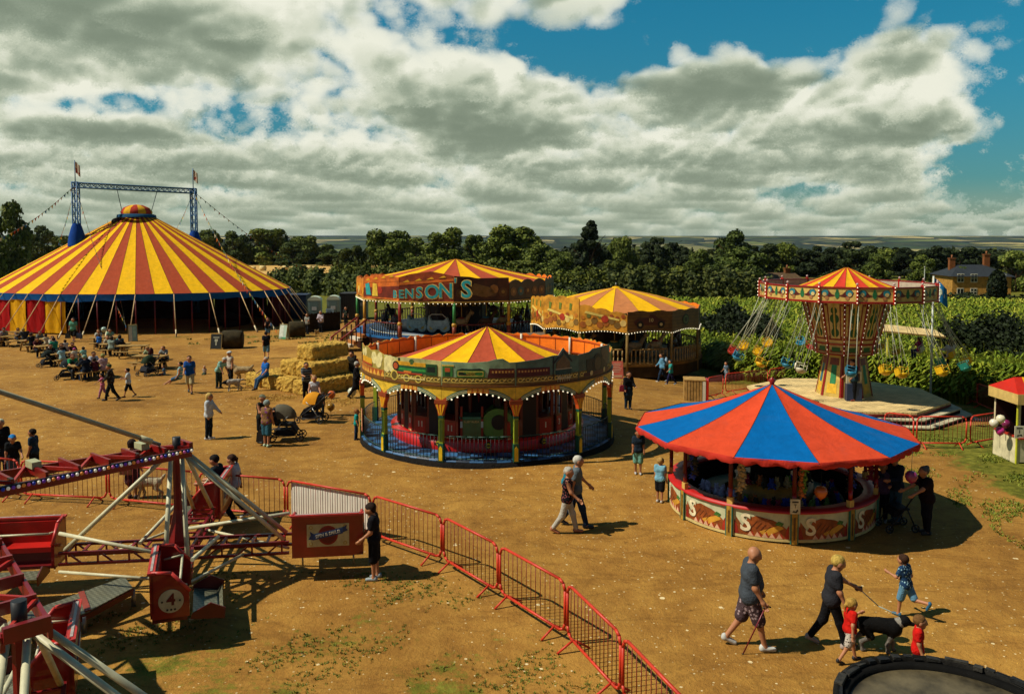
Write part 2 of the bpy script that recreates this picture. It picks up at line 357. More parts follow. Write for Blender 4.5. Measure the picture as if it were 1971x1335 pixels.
# ================================================================ foliage
def leaf_mat(nm, c0, c1, c2, sc_=.9):
    m = bpy.data.materials.new(nm); m.use_nodes = True; t = NT(m.node_tree); b = t.n['Principled BSDF']
    o = t.node('ShaderNodeTexCoord').outputs['Object']; ri = t.node('ShaderNodeNewGeometry').outputs['Random Per Island']
    n = t.m('ADD', t.m('MULTIPLY', t.noise(o, sc_, 3.), .7), t.m('MULTIPLY', ri, .3))
    col = t.ramp(n, [(.3, lin(c0)), (.5, lin(c1)), (.72, lin(c2))])
    oi = t.node('ShaderNodeObjectInfo').outputs['Random']; col = t.mix(1., col, t.mix(oi, (.7, .75, .7), (1.6, 1.45, 1.2)), 'MULTIPLY')
    t.l.new(col, b.inputs['Base Color']); b.inputs['Roughness'].default_value = .7; b.inputs['Specular IOR Level'].default_value = .2
    return m
LEAF = leaf_mat('broad_leaves', '#26310d', '#475618', '#727a38'); PINE = leaf_mat('pine_needles', '#141e0c', '#222e12', '#37431c')
BRAM = leaf_mat('hedge_leaves', '#2a350e', '#455016', '#6c7028', .5); CORNM = leaf_mat('maize_leaves', '#394c0d', '#5d6f16', '#8c8e33', .25)
IVY = leaf_mat('ivy_leaves', '#121a0a', '#1c270e', '#2a3515')
BARK = M('#3a2a18', .95, .3, 8, .5)
def quads(P, N, size, asp=1.0, jit=.6):
    n = len(P); N = N+rng.normal(0, jit, (n, 3)); N /= np.linalg.norm(N, axis=1, keepdims=True)+1e-9
    A = np.cross(N, rng.normal(0, 1, (n, 3))); A /= np.linalg.norm(A, axis=1, keepdims=True)+1e-9; B = np.cross(N, A)
    s = (size*rng.uniform(.6, 1.3, n))[:, None]/2
    V = np.stack([P-A*s-B*s*asp, P+A*s*.8-B*s*asp, P+A*s+B*s*asp, P-A*s*.8+B*s*asp], 1).reshape(-1, 3)
    return V, np.arange(4*n).reshape(-1, 4)
def crown_points(kind, n, r0):
    C = []
    if kind == 'broad':
        k = int(r0.integers(26, 36))
        for _ in range(k):
            a = r0.uniform(0, 2*PI); h = r0.uniform(.02, 1); rr = math.sqrt(max(.05, 1-((h-.36)/.68)**2))*r0.uniform(.45, 1.)*.42
            C.append((rr*cos(a), rr*sin(a), h*.88, r0.uniform(.10, .19)))
    elif kind == 'cone':
        for j in range(30):
            h = r0.uniform(.1, .97); a = r0.uniform(0, 2*PI); rr = (1.02-h)*.45*r0.uniform(.5, 1.05); C.append((rr*cos(a), rr*sin(a), h*.96, .05+.11*(1-h)))
    elif kind == 'pine':
        for j in range(30):
            h = r0.uniform(.15, 1); a = r0.uniform(0, 2*PI); rr = .42*math.sqrt(max(.1, 1-((h-.55)/.55)**2))*r0.uniform(.35, 1.05); C.append((rr*cos(a), rr*sin(a), h*.9, r0.uniform(.09, .16)))
    else:
        for _ in range(22):
            a = r0.uniform(0, 2*PI); h = r0.uniform(.05, .85); rr = r0.uniform(0, .42)*math.sqrt(1-h*.7); C.append((rr*cos(a), rr*sin(a), h*.85, r0.uniform(.12, .2)))
    C = np.array(C); idx = r0.integers(0, len(C), n); D = r0.normal(0, 1, (n, 3)); D /= np.linalg.norm(D, axis=1, keepdims=True)
    D[:, 2] = np.where(r0.uniform(0, 1, n) < .5, np.abs(D[:, 2]), D[:, 2])
    fl = .62 if kind in ('pine', 'cone') else .85
    P = C[idx, :3]+D*C[idx, 3:4]*np.array([1, 1, fl])*r0.uniform(.75, 1.08, (n, 1)); P[:, 2] = np.maximum(P[:, 2], .02)
    return P, D
def tree_proto(kind, seed, n=8600):
    r0 = np.random.default_rng(seed); P, D = crown_points(kind, n, r0)
    V, Q = quads(P, D, .042 if kind != 'bush' else .052, .8)
    me = np_mesh('crown', V, Q, [PINE if kind in ('pine', 'cone') else (BRAM if kind == 'bush' else LEAF)])
    t = MB(); t.tube((0, 0, -.03), (.01, 0, .5), .026, BARK, .016, 7)
    for j in range(7):
        a = r0.uniform(0, 2*PI); h = r0.uniform(.25, .5); t.tube((.01, 0, h), (.3*cos(a), .3*sin(a), h+.26), .011, BARK, .004, 5)
    tr = t.build('trunk'); data = (me.data, tr.data); bpy.data.objects.remove(me); bpy.data.objects.remove(tr); return data
TP = {k: [tree_proto(k, 11*i+hash_, 8600 if k != 'bush' else 4200) for i in range(n)] for k, n, hash_ in (('broad', 4, 1), ('cone', 2, 2), ('pine', 3, 3), ('bush', 3, 4))}
_ti = [0]
def tree(kind, px, wpx, top, D, label, base=None):
    _ti[0] += 1; c = atd(px, top, D); b = gz(c.x, D) if base is None else base; h = c.z-b; wd = wpx/F*D
    t = thing('bush' if kind == 'bush' else {'broad': 'broadleaf_tree', 'cone': 'conifer_tree', 'pine': 'pine_tree'}[kind], label, 'bush' if kind == 'bush' else 'tree', (c.x, D, b), random.uniform(0, 6.28), 'shrubs at the field edge' if kind == 'bush' else 'trees along the skyline')
    t.scale = (wd*1.02, wd*1.02, h*1.02)
    for nm, me in zip(('crown', 'trunk'), TP[kind][_ti[0] % len(TP[kind])]):
        o = bpy.data.objects.new(nm, me); COL.objects.link(o); o.parent = t
TREES = [
 ('broad', 12, 90, 388, 150, 'tall dark tree at the far left, beyond the tent roof'), ('broad', 78, 56, 436, 190, 'rounded tree between the tall dark tree and the left mast of the tent'),
 ('broad', 118, 50, 452, 200, 'low tree just left of the blue mast foot'), ('broad', 345, 60, 462, 205, 'low tree behind the tent roof, left of the right mast'), ('broad', 404, 66, 442, 215, 'tree directly right of the blue right mast'),
 ('broad', 452, 60, 446, 222, 'dark tree right of the tent bunting line'), ('broad', 515, 90, 438, 225, 'widest tree of the clump above the straw bales'), ('broad', 585, 66, 449, 228, 'right end tree of the clump above the straw bales'),
 ('broad', 628, 44, 470, 232, 'small tree at the left of the blue distance gap'), ('bush', 662, 46, 472, 180, 'pale green bush below the blue distance gap'), ('bush', 690, 40, 464, 184, 'light green bush touching the big dark tree'),
 ('broad', 746, 96, 435, 180, 'big dark round tree above the left end of the showman ride'), ('broad', 800, 60, 458, 200, 'low tree in the dip between two big dark trees'), ('broad', 862, 92, 440, 185, 'broad dark tree above the centre of the showman ride'),
 ('broad', 912, 50, 450, 190, 'thin crowned tree left of the largest skyline tree'), ('broad', 985, 128, 426, 170, 'largest round tree on the skyline, above the striped roof peak'), ('broad', 1050, 90, 470, 160, 'lower tree beside the largest skyline tree'),
 ('broad', 1082, 60, 486, 150, 'low dark tree left of the pointed conifer'), ('cone', 1136, 104, 422, 165, 'tall pointed conifer, tallest in the middle of the skyline'), ('broad', 1196, 66, 448, 172, 'round topped tree right of the pointed conifer'),
 ('bush', 1190, 70, 488, 140, 'dark bush at the conifer foot'), ('pine', 1262, 66, 456, 178, 'pine with ragged top, first right of the round topped tree'), ('pine', 1312, 60, 464, 184, 'ragged pine before the distant hill'),
 ('broad', 1350, 70, 474, 160, 'dense tree left of the tall tree over the cottage'), ('broad', 1408, 84, 443, 165, 'tallest tree of the right hand wood'), ('broad', 1428, 120, 478, 128, 'very dark broad tree left of the cottage roof'),
 ('pine', 1470, 60, 468, 190, 'pine behind the swing ride, left of its peak'), ('broad', 1512, 70, 462, 195, 'tree behind the left rim of the swing ride'), ('pine', 1558, 66, 470, 190, 'dark pine over the cottage chimney'),
 ('pine', 1602, 62, 476, 186, 'pine showing just left of the swing ride peak'), ('pine', 1652, 76, 464, 170, 'layered pine right behind the swing ride peak'), ('broad', 1700, 66, 474, 188, 'mid green tree right of the layered pine'),
 ('pine', 1742, 60, 476, 184, 'pine above the right rim of the swing ride'), ('broad', 1775, 60, 492, 150, 'round tree behind the flagpole'), ('pine', 1800, 76, 470, 178, 'high pine left of the house roof'),
 ('pine', 1850, 80, 474, 190, 'spreading pine behind the house roof'), ('pine', 1900, 66, 480, 200, 'pine behind the right chimney of the house'), ('broad', 1958, 80, 484, 140, 'grey green tree at the right edge beside the house'),
 ('broad', 1395, 50, 500, 120, 'small rounded tree over the hedge left of the cottage'), ('broad', 640, 60, 484, 215, 'low tree behind the middle of the straw field'), ('broad', 560, 60, 466, 215, 'olive tree in front of the clump above the bales'),
 ('bush', 1240, 90, 500, 138, 'broad bush in the gap under the ragged pine'), ('bush', 1310, 90, 506, 132, 'wide bush in front of the dense wood'), ('broad', 950, 60, 468, 176, 'small tree below the largest skyline tree on its left'),
 ('bush', 900, 70, 490, 165, 'bush below the thin crowned tree'), ('bush', 1000, 90, 496, 150, 'bush under the largest skyline tree'), ('bush', 800, 80, 488, 168, 'bush in the dip below two dark trees'),
 ('broad', 1845, 46, 506, 128, 'small tree left of the house front'), ('broad', 1690, 60, 488, 150, 'low tree just over the right rim of the swing ride')]
for a in TREES: tree(*a)
def hedge(label, pts, hpx, D, wid, n, mat=BRAM, size=.4, name='hedge', lo=0., stuff=False):
    # pts: list of (px, top_py); follows them at distance D (number or list)
    P = []; N = []; Ds = D if isinstance(D, (list, tuple)) else [D]*len(pts)
    W = [atd(px, py, dd) for (px, py), dd in zip(pts, Ds)]; L = np.array([0]+[(W[i+1]-W[i]).length for i in range(len(W)-1)]).cumsum()
    s = rng.uniform(0, L[-1], n); X = np.interp(s, L, [a.x for a in W]); Y = np.interp(s, L, [a.y for a in W]); Zt = np.interp(s, L, [a.z for a in W])
    lump = 1+.14*np.sin(s*1.3+X)+.12*np.sin(s*.47)+rng.normal(0, .07, n)
    a = rng.uniform(-.1, PI+.1, n); zb = g(X, Y)+lo; H = (Zt-zb)*lump
    V, Q = quads(np.stack([X+rng.normal(0, .2, n), Y-np.cos(a)*wid*.5*lump, zb+H*np.clip(np.sin(a), .02, 1)**.6*rng.uniform(.85, 1.03, n)], 1), np.stack([X*0, -np.cos(a), np.sin(a)], 1), size, .9)
    o = np_mesh(name, V, Q, [mat])
    return tag(o, label, 'hedge', None, None) if not stuff else tag(o, None, None, None, 'stuff')
hedge('trimmed dark hedge below the big skyline trees', [(640, 516), (760, 512), (930, 516), (1060, 520), (1170, 524)], 0, 140, 3, 9000, BRAM, .38)
hedge('wild bramble bank between the straw field and the toilets', [(520, 528), (570, 520), (640, 524), (700, 538), (770, 548)], 0, [112, 112, 110, 104, 98], 7, 10000, BRAM, .32)
hedge('low dark hedge line behind the showman ride', [(600, 538), (720, 534), (900, 538), (1080, 545), (1300, 552)], 0, 120, 3, 7000, leaf_mat('dark_hedge', '#161f0a', '#263010', '#3c4418'), .34)
hedge('tall hedge along the far edge of the maize, left of the cottage', [(1170, 530), (1260, 522), (1330, 524), (1450, 532), (1500, 540)], 0, 116, 5, 8000, leaf_mat('scrub_leaves', '#1c260c', '#303a14', '#505522'), .36)
hedge('dark hedge in front of the brick house', [(1830, 566), (1880, 570), (1990, 568)], 0, 112, 2.2, 2600, IVY, .3)
hedge('overgrown scrub bank beyond the swing ride fence on the right', [(1835, 634), (1880, 622), (1930, 634), (1990, 640)], 0, [50, 50, 48, 46], 4, 9000, IVY, .15)
hedge('dark overgrown bank behind the left swings', [(1352, 612), (1400, 602), (1450, 612), (1490, 632)], 0, [66, 66, 64, 62], 4, 9000, IVY, .17)
DW = leaf_mat('wood_leaves', '#19220b', '#2a3512', '#42491e', .15)
hedge('', [(375, 470), (420, 468), (470, 466), (530, 462), (600, 474), (640, 494), (690, 488), (760, 478), (820, 482), (880, 476), (940, 474), (1000, 470), (1060, 486), (1120, 478), (1180, 476)], 0, 235, 14, 20000, DW, 1.0, 'far_wood', stuff=True)
hedge('', [(1170, 480), (1230, 484), (1290, 482), (1340, 490), (1400, 484), (1450, 488), (1520, 484), (1590, 490), (1660, 484), (1730, 492), (1800, 488), (1860, 494), (1920, 490), (2010, 496)], 0, 205, 16, 20000, DW, 1.0, 'far_wood', stuff=True)
def corn():
    n = 30000; x = rng.uniform(-9, 80, n); y = rng.uniform(10, 117, n); ok = in_poly(x, y, CORN) & (np.abs(x) < y*.66+3)
    x, y = x[ok], y[ok]; e = edge_dist(x, y, CORN[:11]); keep = (e < 5) | (rng.uniform(0, 1, len(x)) < .55); x, y, e = x[keep], y[keep], e[keep]
    m = 5200; t = rng.uniform(0, 1, m); seg = rng.integers(2, 9, m); A = np.array(CORN)
    ex = A[seg, 0]+(A[seg+1, 0]-A[seg, 0])*t; ey = A[seg, 1]+(A[seg+1, 1]-A[seg, 1])*t
    ex += rng.uniform(.1, 2.2, m)*.75; ey += rng.uniform(.1, 2.2, m)*.7
    x = np.concatenate([x, ex]); y = np.concatenate([y, ey]); n = len(x); z = g(x, y); H = rng.uniform(1.75, 2.35, n)*(1-.25*ss(58, 95, y))
    Vs = []; Fs = []; off = 0; NL = 9
    sc_ = 1+np.clip((y-45)/80., 0, .6)
    for k in range(NL):
        a = rng.uniform(0, 2*PI, n); h0 = H*(.18+.70*k/NL); L = rng.uniform(.5, .85, n)*sc_; wd = .055*sc_*rng.uniform(.8, 1.3, n)
        dx, dy = np.cos(a), np.sin(a); px, py = -dy*wd, dx*wd
        c0 = np.stack([x, y, z+h0], 1); c1 = np.stack([x+dx*L*.5, y+dy*L*.5, z+h0+.42*L*.9], 1); c2 = np.stack([x+dx*L, y+dy*L, z+h0+.15*L], 1)
        p = np.stack([px, py, 0*px], 1)
        Vs.append(np.stack([c0-p*.5, c0+p*.5, c1+p, c1-p, c2+p*.15, c2-p*.15], 1).reshape(-1, 3)); b = off+np.arange(n)*6
        Fs += [np.stack([b, b+1, b+2, b+3], 1), np.stack([b+3, b+2, b+4, b+5], 1)]; off += 6*n
    b0 = np.stack([x, y, z], 1); t0 = np.stack([x, y, z+H], 1); p = np.stack([.025*sc_, 0*x, 0*x], 1)
    Vs.append(np.stack([b0-p, b0+p, t0+p*.5, t0-p*.5], 1).reshape(-1, 3)); b = off+np.arange(n)*4; Fs.append(np.stack([b, b+1, b+2, b+3], 1))
    tag(np_mesh('maize_crop', np.concatenate(Vs), np.concatenate(Fs), [CORNM]), kind='stuff')
corn()
def tufts(name, n, box, hgt, mat, dens=None, blades=6, wd=.02):
    x = rng.uniform(box[0], box[1], n); y = rng.uniform(box[2], box[3], n)
    cl = np.sin(x*1.7+1.3*np.sin(y*1.1))+np.sin(y*2.1+x*.6)+.8*np.sin(x*4.1-y*3.3); k = (cl+rng.normal(0, .5, n) > .9)
    if dens is not None: k &= dens(x, y)
    x, y = x[k], y[k]; n = len(x); z = g(x, y); Vs = []; Fs = []; off = 0
    for _ in range(blades):
        a = rng.uniform(0, 2*PI, n); h = hgt*rng.uniform(.5, 1.2, n); r = h*rng.uniform(.3, 1.2, n); s = wd*rng.uniform(.7, 1.5, n)
        c = np.stack([x+rng.normal(0, hgt*.5, n), y+rng.normal(0, hgt*.5, n), z-.005], 1); p = np.stack([-np.sin(a)*s, np.cos(a)*s, 0*a], 1); t = c+np.stack([np.cos(a)*r, np.sin(a)*r, h], 1)
        Vs.append(np.stack([c-p, c+p, t+p*.2, t-p*.2], 1).reshape(-1, 3)); b = off+np.arange(n)*4; Fs.append(np.stack([b, b+1, b+2, b+3], 1)); off += 4*n
    tag(np_mesh(name, np.concatenate(Vs), np.concatenate(Fs), [mat]), kind='stuff')
GR = leaf_mat('short_grass', '#3d4a12', '#5d6a1e', '#7d7f30', 2.)
tufts('weeds', 9000, (-8, 2.0, 10.2, 17), .034, GR, lambda x, y: x < -.5-.55*(y-16.5), 7, .009)
tufts('grass', 16000, (10.5, 20, 18, 31), .06, GR, lambda x, y: x > 11.5+.06*(y-20), 5, .014)
tufts('grass_tussocks', 900, (-24, 2, 58, 64), .14, GR, None, 6, .03)
# ================================================================ RIDES
YEL = '#e6ad12'; DRED = '#a84a30'
def canvas(h):
    if ('cv', h) in _mc: return _mc['cv', h]
    m = bpy.data.materials.new('canvas_'+h.lstrip('#')); m.use_nodes = True; t = NT(m.node_tree); b = t.n['Principled BSDF']; o = t.node('ShaderNodeTexCoord').outputs['Object']; c = lin(h)
    st = t.rng(t.noise(o, .9, 6., .65, .6), .52, .72); sm = t.noise(o, 3.5, 5., .6); col = t.ramp(sm, [(.3, tuple(x*.86 for x in c)), (.7, tuple(min(1, x*1.08) for x in c))])
    col = t.mix(t.m('MULTIPLY', st, .30), col, tuple(x*.55+.03 for x in c)); t.l.new(col, b.inputs['Base Color']); b.inputs['Roughness'].default_value = .85; b.inputs['Specular IOR Level'].default_value = .08
    hgt = t.m('ADD', t.noise(t.vm('MULTIPLY', o, (1., 1., .5)), 2.2, 4., .6, .8), t.m('MULTIPLY', t.noise(o, 30., 2.), .08)); t.l.new(t.node('ShaderNodeBump', {'Height': hgt, 'Strength': .5, 'Distance': .08}).outputs[0], b.inputs['Normal'])
    _mc['cv', h] = m; return m
RED = M('#8e1410', .38, .15, 3, coat=.3); CRED = M('#b01a12', .4, .12, 3); CREAM = M('#cdb978', .5, .15, 5); GOLD = M('#b8892a', .5, .25, 9)
GRN = M('#1f5a2c', .45, .2, 5); TEAL = M('#1f7f7a', .45, .2, 5); MAR = M('#4a0d10', .4, .2, 4); BLK = M('#14120f', .6, .2, 6); WHT = M('#cfcab4', .55, .1, 5)
ORG = M('#ee7812', .55, .14, 3); BLU = M('#14508c', .5, .2, 4); BROWN = M('#5a3214', .7, .3, 6); STEEL = M('#8a8a84', .4, .15, 8, metal=.7); DKSTEEL = M('#1d1d1e', .5, .2, 8)
WOOD = M('#a8844a', .75, .25, 4, .2); PALEWOOD = M('#d6ba80', .8, .2, 2.5, .2, pat=('plank', '#6f5630', 6.5)); BULB = M('#fff2cf', .3, 0, emit=.8); LGRN = M('#5f8a2a', .5, .15, 5)
def seg(th, A, z=0.):                         # local frame of a wall segment facing outward at angle th (0 = toward camera), x right, y inward
    c, s = cos(th), sin(th)
    return Matrix(((c, -s, 0, A*s), (s, c, 0, -A*c), (0, 0, 1, z), (0, 0, 0, 1)))
def pol(th, r, z): return Vector((r*sin(th), -r*cos(th), z))
def striped_cone(parent, n, z_eave, r_eave, z_top, r_top, cols, name='canvas_roof', ph=0., sag=.06, rows=6, sub=3, asp=1.):
    mb = MB(); ms = [canvas(c) for c in cols]
    for i in range(n):
        a0, a1 = 2*PI*i/n+ph, 2*PI*(i+1)/n+ph; vs = []; fs = []
        for j in range(rows+1):
            t = j/rows; r = r_top+(r_eave-r_top)*t; z = z_top+(z_eave-z_top)*t-sag*sin(PI*t)
            for k in range(sub+1):
                a = a0+(a1-a0)*k/sub; bow = 1-.5*(1-cos((a1-a0)/2))*sin(PI*k/sub)*2
                p = pol(a, r*(bow if sub > 1 else 1), z-.035*sin(PI*k/sub)*t*(1-t)*4); vs.append((p.x, p.y*asp, p.z))
        for j in range(rows):
            for k in range(sub): a = j*(sub+1)+k; fs.append((a, a+1, a+sub+2, a+sub+1))
        mb.add(vs, [f[::-1] for f in fs], ms[i % len(ms)], True)
        q = [Vector(vs[j*(sub+1)]) for j in range(rows+1)]; wd = .004*r_eave**.5; sd = Vector((cos(a0), sin(a0)*asp, 0))*wd; sv = []
        for p in q: sv += [p-sd+Vector((0, 0, .006)), p+sd+Vector((0, 0, .006))]
        mb.add(sv, [(2*j, 2*j+1, 2*j+3, 2*j+2)[::-1] for j in range(rows)], M('#5a2c14', .85))
    return mb.build(name, parent)
def bulbs(pts, mb, r=.035):
    for p in pts: mb.ball(p, r, BULB, 6)
# ---------------------------------------------------------------- train carousel
TC = Vector((-.87, 29.2, 0)); TC.z = gz(TC.x, TC.y)-.02
tc = thing('train_carousel', 'round children ride with painted steam trains and railway carriages in the middle of the ground', 'fairground ride', TC)
NP = 12; R0 = 4.36; CH = 2*R0*sin(PI/NP); AP = R0*cos(PI/NP); THS = [rad(-2+30*i) for i in range(-5, 7)]    # panel centres
m = MB(); m.lathe([(R0+.12, 0), (R0+.10, .26), (R0-.02, .27)], M('#191613', .9, .35, 3, .6), 48); m.build('skirt', tc)
m = MB(); m.lathe([(R0+.06, .262), (R0+.06, .30), (3.35, .305)], M('#2c5b86', .5, .2, 3, pat=('check', '#0f2438', 2.4)), 48); m.build('platform', tc)
m = MB(); m.lathe([(3.36, .30), (3.4, .62), (3.1, .66)], M('#b3160f', .35, .1, 3, coat=.4), 48); m.lathe([(3.1, .60), (1.0, .60)], BROWN, 24); m.build('turntable', tc)
striped_cone(tc, 16, 2.56, 4.0, 3.94, .03, (DRED, YEL), ph=rad(-2)-PI/16)
m = MB(); m.tube((0, 0, .6), (0, 0, 3.7), .28, MAR, n=16); m.lathe([(1.5, .6), (1.5, 2.3)], M('#30100c', .6, .3, 4), 12, smooth=False)
for i in range(12):
    m.T = seg(rad(30*i), 1.46); 
    for k, h in enumerate(('#b3160f', YEL, '#0f2f5a')): m.prism([(-.36+.24*k, 2.2), (-.14+.24*k, 2.2), (-.25+.24*k, 1.5)], -.02, .02, M(h, .6))
m.T = None; m.build('centre_drum', tc)
def fluted_post(parent, th):
    m = MB(); m.T = seg(th, R0)
    m.rect(-.085, .085, .26, .82, -.10, .07, M('#12503c', .45)); m.prism([(-.055, .30), (.055, .30), (.055, .68), (0, .76), (-.055, .68)], -.112, -.098, M('#d8b41c', .45))
    m.rect(-.065, .065, .82, 1.62, -.075, .06, M('#8fa024', .5))
    for x in (-.04, 0, .04): m.rect(x-.008, x+.008, .88, 1.56, -.085, -.07, M('#123a1e', .5))
    m.rect(-.08, .08, 1.60, 1.68, -.09, .06, M('#12503c', .45))
    m.prism([(-.075, 1.68), (.075, 1.68), (.10, 1.82), (.19, 2.04), (-.19, 2.04), (-.10, 1.82)], -.085, .05, M('#c9541c', .5))
    for x in (-.1, 0, .1): m.prism([(x*.3-.012, 1.7), (x*.3+.012, 1.7), (x*1.2+.03, 2.02), (x*1.2-.03, 2.02)], -.097, -.084, M('#d9a21a', .5))
    m.rect(-.2, .2, 2.04, 2.16, -.10, .05, M('#8e3c18', .5)); m.T = None
    return m.build('post', parent)
def arch_panel(parent, th, painted):
    h = R0*PI/NP-.006; m = MB(); m.W = (th, R0)
    n = 14; xs = [-h+2*h*i/n for i in range(n+1)]; az = lambda x: 2.40-.40*abs(x/h)**2.2
    for i in range(n):
        x0, x1 = xs[i], xs[i+1]; f = abs((x0+x1)/2)/h
        mt = M('#c86a22', .5) if f < .30 else (M('#3e6a58', .5) if f < .86 else M('#a04418', .5))
        m.prism([(x0, az(x0)), (x1, az(x1)), (x1, az(x1)+.14), (x0, az(x0)+.14)], -.03, .02, mt)
        if f >= .30 and f < .86:
            for q in (.035, .085): m.prism([(x0, az(x0)+q), (x1, az(x1)+q), (x1, az(x1)+q+.018), (x0, az(x0)+q+.018)], -.036, -.028, M('#d8cfa0', .5))
        elif f < .3: m.prism([(x0+.02, az(x0)+.01), (x1-.04, az(x1)+.01), (x1-.03, az(x1)+.13), (x0+.01, az(x0)+.13)], -.036, -.028, M('#dba03c', .5))
        m.prism([(x0, az(x0)+.14), (x1, az(x1)+.14), (x1, 2.56), (x0, 2.56)], -.02, .015, M('#dab430', .5, .2, 6)) if az(x0)+.14 < 2.55 and az(x1)+.14 < 2.55 else None
    m.rect(-h, h, 2.555, 2.60, -.06, .02, M('#5e3a12', .5)); bulbs([(x, -.05, az(x)-.03) for x in np.linspace(-h*.86, h*.86, 12)], m, .028); m.W = None; return m.build('arch', parent)
def art(i):
    """painted scene on the outer face of panel i, as thin relief pieces (list of outline, colour, layer)"""
    P = []
    def R(x0, x1, z0, z1, c, l=1): P.append(([(x0, z0), (x1, z0), (x1, z1), (x0, z1)], c, l))
    def Q(pts, c, l=1): P.append((pts, c, l))
    def C(x, z, r, c, l=1, ry=None, n=12): P.append(([(x+r*cos(2*PI*k/n), z+(ry or r)*sin(2*PI*k/n)) for k in range(n)], c, l))
    h = CH/2-.01
    R(-h, h, 2.60, 2.66, '#7a4c14'); 
    r_ = random.Random(i)
    if i != -2:
        R(-h, h, 2.66, 2.86, '#6d5a1e')
        for k in range(9):
            x = -h+.12+k*.245; C(x, 2.76, .085, '#c9ab4c', 2, .06); C(x, 2.76, .05, '#4d4416', 3, .03); R(x-.12, x+.12, 2.69, 2.705, '#d0b65c', 2); Q([(x+.05, 2.72), (x+.15, 2.80), (x+.12, 2.82), (x+.03, 2.75)], '#d8c472', 2)
    if i == -1:        # locomotive, wheels and smoke
        C(-.62, 2.78, .17, '#c8b04a', 4); C(-.62, 2.78, .12, '#5a4c1c', 5); C(-.1, 2.74, .13, '#c8b04a', 4); C(-.1, 2.74, .085, '#5a4c1c', 5); C(.35, 2.74, .13, '#c8b04a', 4); C(.35, 2.74, .085, '#5a4c1c', 5); R(-.3, .6, 2.72, 2.75, '#e0cf86', 6)
        for x, z, r in ((-1.0, 3.16, .17), (-.83, 3.22, .16), (-.72, 3.05, .2), (-1.0, 2.98, .16)): C(x, z, r, '#d8cb8c', 2)
        R(-.55, .62, 2.90, 3.12, '#14502a', 3); R(-.55, .62, 3.12, 3.24, '#c9941c', 4); R(-.55, .62, 2.97, 3.04, '#2f8a3c', 4); C(-.55, 3.08, .15, '#2a2415', 5); C(-.55, 3.08, .1, '#a84a20', 6); R(-.45, -.38, 3.2, 3.34, '#241c10', 3); C(.1, 3.25, .09, '#3a5a2a', 4)
        R(.62, 1.0, 2.88, 3.22, '#1e4a24', 5); R(.68, .94, 2.98, 3.14, '#0c1a12', 6); R(-.5, .5, 2.86, 2.91, '#a8341c', 5); R(-.2, .1, 2.9, 2.96, '#d07a2a', 6)
    elif i == 0:       # cab, tender and coach
        R(-1.1, -.78, 2.88, 3.2, '#2f6a2c', 3); R(-1.02, -.86, 3.02, 3.14, '#b0481c', 4); R(-1.02, -.86, 2.9, 3.0, '#123a20', 4); R(-1.12, -.74, 3.19, 3.23, '#c0a040', 4)
        R(-.66, .20, 2.86, 3.08, '#2c6a24', 3); R(-.62, .16, 2.90, 2.92, '#c9b050', 4); R(-.62, .16, 3.03, 3.05, '#c9b050', 4); R(-.62, -.60, 2.9, 3.05, '#c9b050', 4); R(.14, .16, 2.9, 3.05, '#c9b050', 4); Q([(-.6, 2.92), (-.25, 2.92), (-.5, 3.03), (-.6, 3.03)], '#10220e', 4)
        Q([(-.66, 3.08), (-.5, 3.13), (-.2, 3.12), (.05, 3.14), (.2, 3.08)], '#15150f', 3)
        Q([(.28, 2.85), (1.11, 2.85), (1.11, 3.12), (.34, 3.14)], '#4a1714', 3); R(.36, 1.11, 2.98, 3.08, '#6b2a16', 4)
        for k in range(7): R(.42+.1*k, .47+.1*k, 3.0, 3.06, '#c59a4a', 5)
    elif i == 1:       # rest of the coach and the station
        Q([(-1.11, 2.85), (-.02, 2.87), (-.02, 3.11), (-1.11, 3.12)], '#471614', 3); R(-1.11, -.06, 2.98, 3.07, '#61261a', 4)
        for k in range(10): R(-1.06+.1*k, -1.01+.1*k, 2.995, 3.055, '#b78a48', 5)
        R(.09, .12, 2.72, 3.42, '#141410', 4)
        Q([(.22, 3.02), (.74, 3.02), (.74, 3.22), (.48, 3.46), (.22, 3.22)], '#6b5a3a', 4); Q([(.14, 3.2), (.48, 3.54), (.83, 3.2), (.83, 3.26), (.48, 3.60), (.14, 3.26)], '#2c2c2c', 5); R(.2, .8, 2.84, 3.0, '#12403c', 4); R(.18, .82, 3.0, 3.03, '#a8a080', 5)
        for k in range(6): R(.26+.09*k, .275+.09*k, 2.62, 2.84, '#b9ad84', 5); C(.30+.09*k, 2.73, .04, '#b9ad84', 4)
    elif i == 2:       # dark engine front
        R(-.75, .75, 2.7, 3.2, '#2a231a', 3); C(-.1, 3.0, .33, '#171410', 4); C(-.1, 3.0, .22, '#4a3a20', 5); R(-.9, .9, 2.66, 2.78, '#4a1a12', 5); C(-.5, 2.74, .08, '#c8b070', 6); C(.4, 2.74, .08, '#c8b070', 6)
        for x, z, r in ((.45, 3.25, .2), (.7, 3.1, .2), (.3, 3.36, .14)): C(x, z, r, '#5a4c3a', 3)
    elif i == -2:
        R(-h, h, 2.66, 2.86, '#a8541c', 1)
        for k in range(8): Q([(-.95+.27*k, 2.66), (-.72+.27*k, 2.66), (-.83+.27*k, 2.84)], '#d8a03c', 2)
        R(-.9, .35, 2.95, 3.14, '#c9941c', 3); R(-.9, .35, 2.9, 2.97, '#a03c18', 4); C(-.9, 3.03, .14, '#4a2c14', 4)
        for x, z, r in ((-.6, 3.25, .13), (-.3, 3.3, .14), (.5, 3.2, .2), (.8, 3.1, .2), (.9, 3.25, .16)): C(x, z, r, '#d8cb8c', 2)
    else:
        R(-.8, .8, 2.9, 3.1, r_.choice(['#2c6a24', '#471614', '#14508c']), 3); C(0, 3.12, .12, '#c9a43c', 4)
    return P
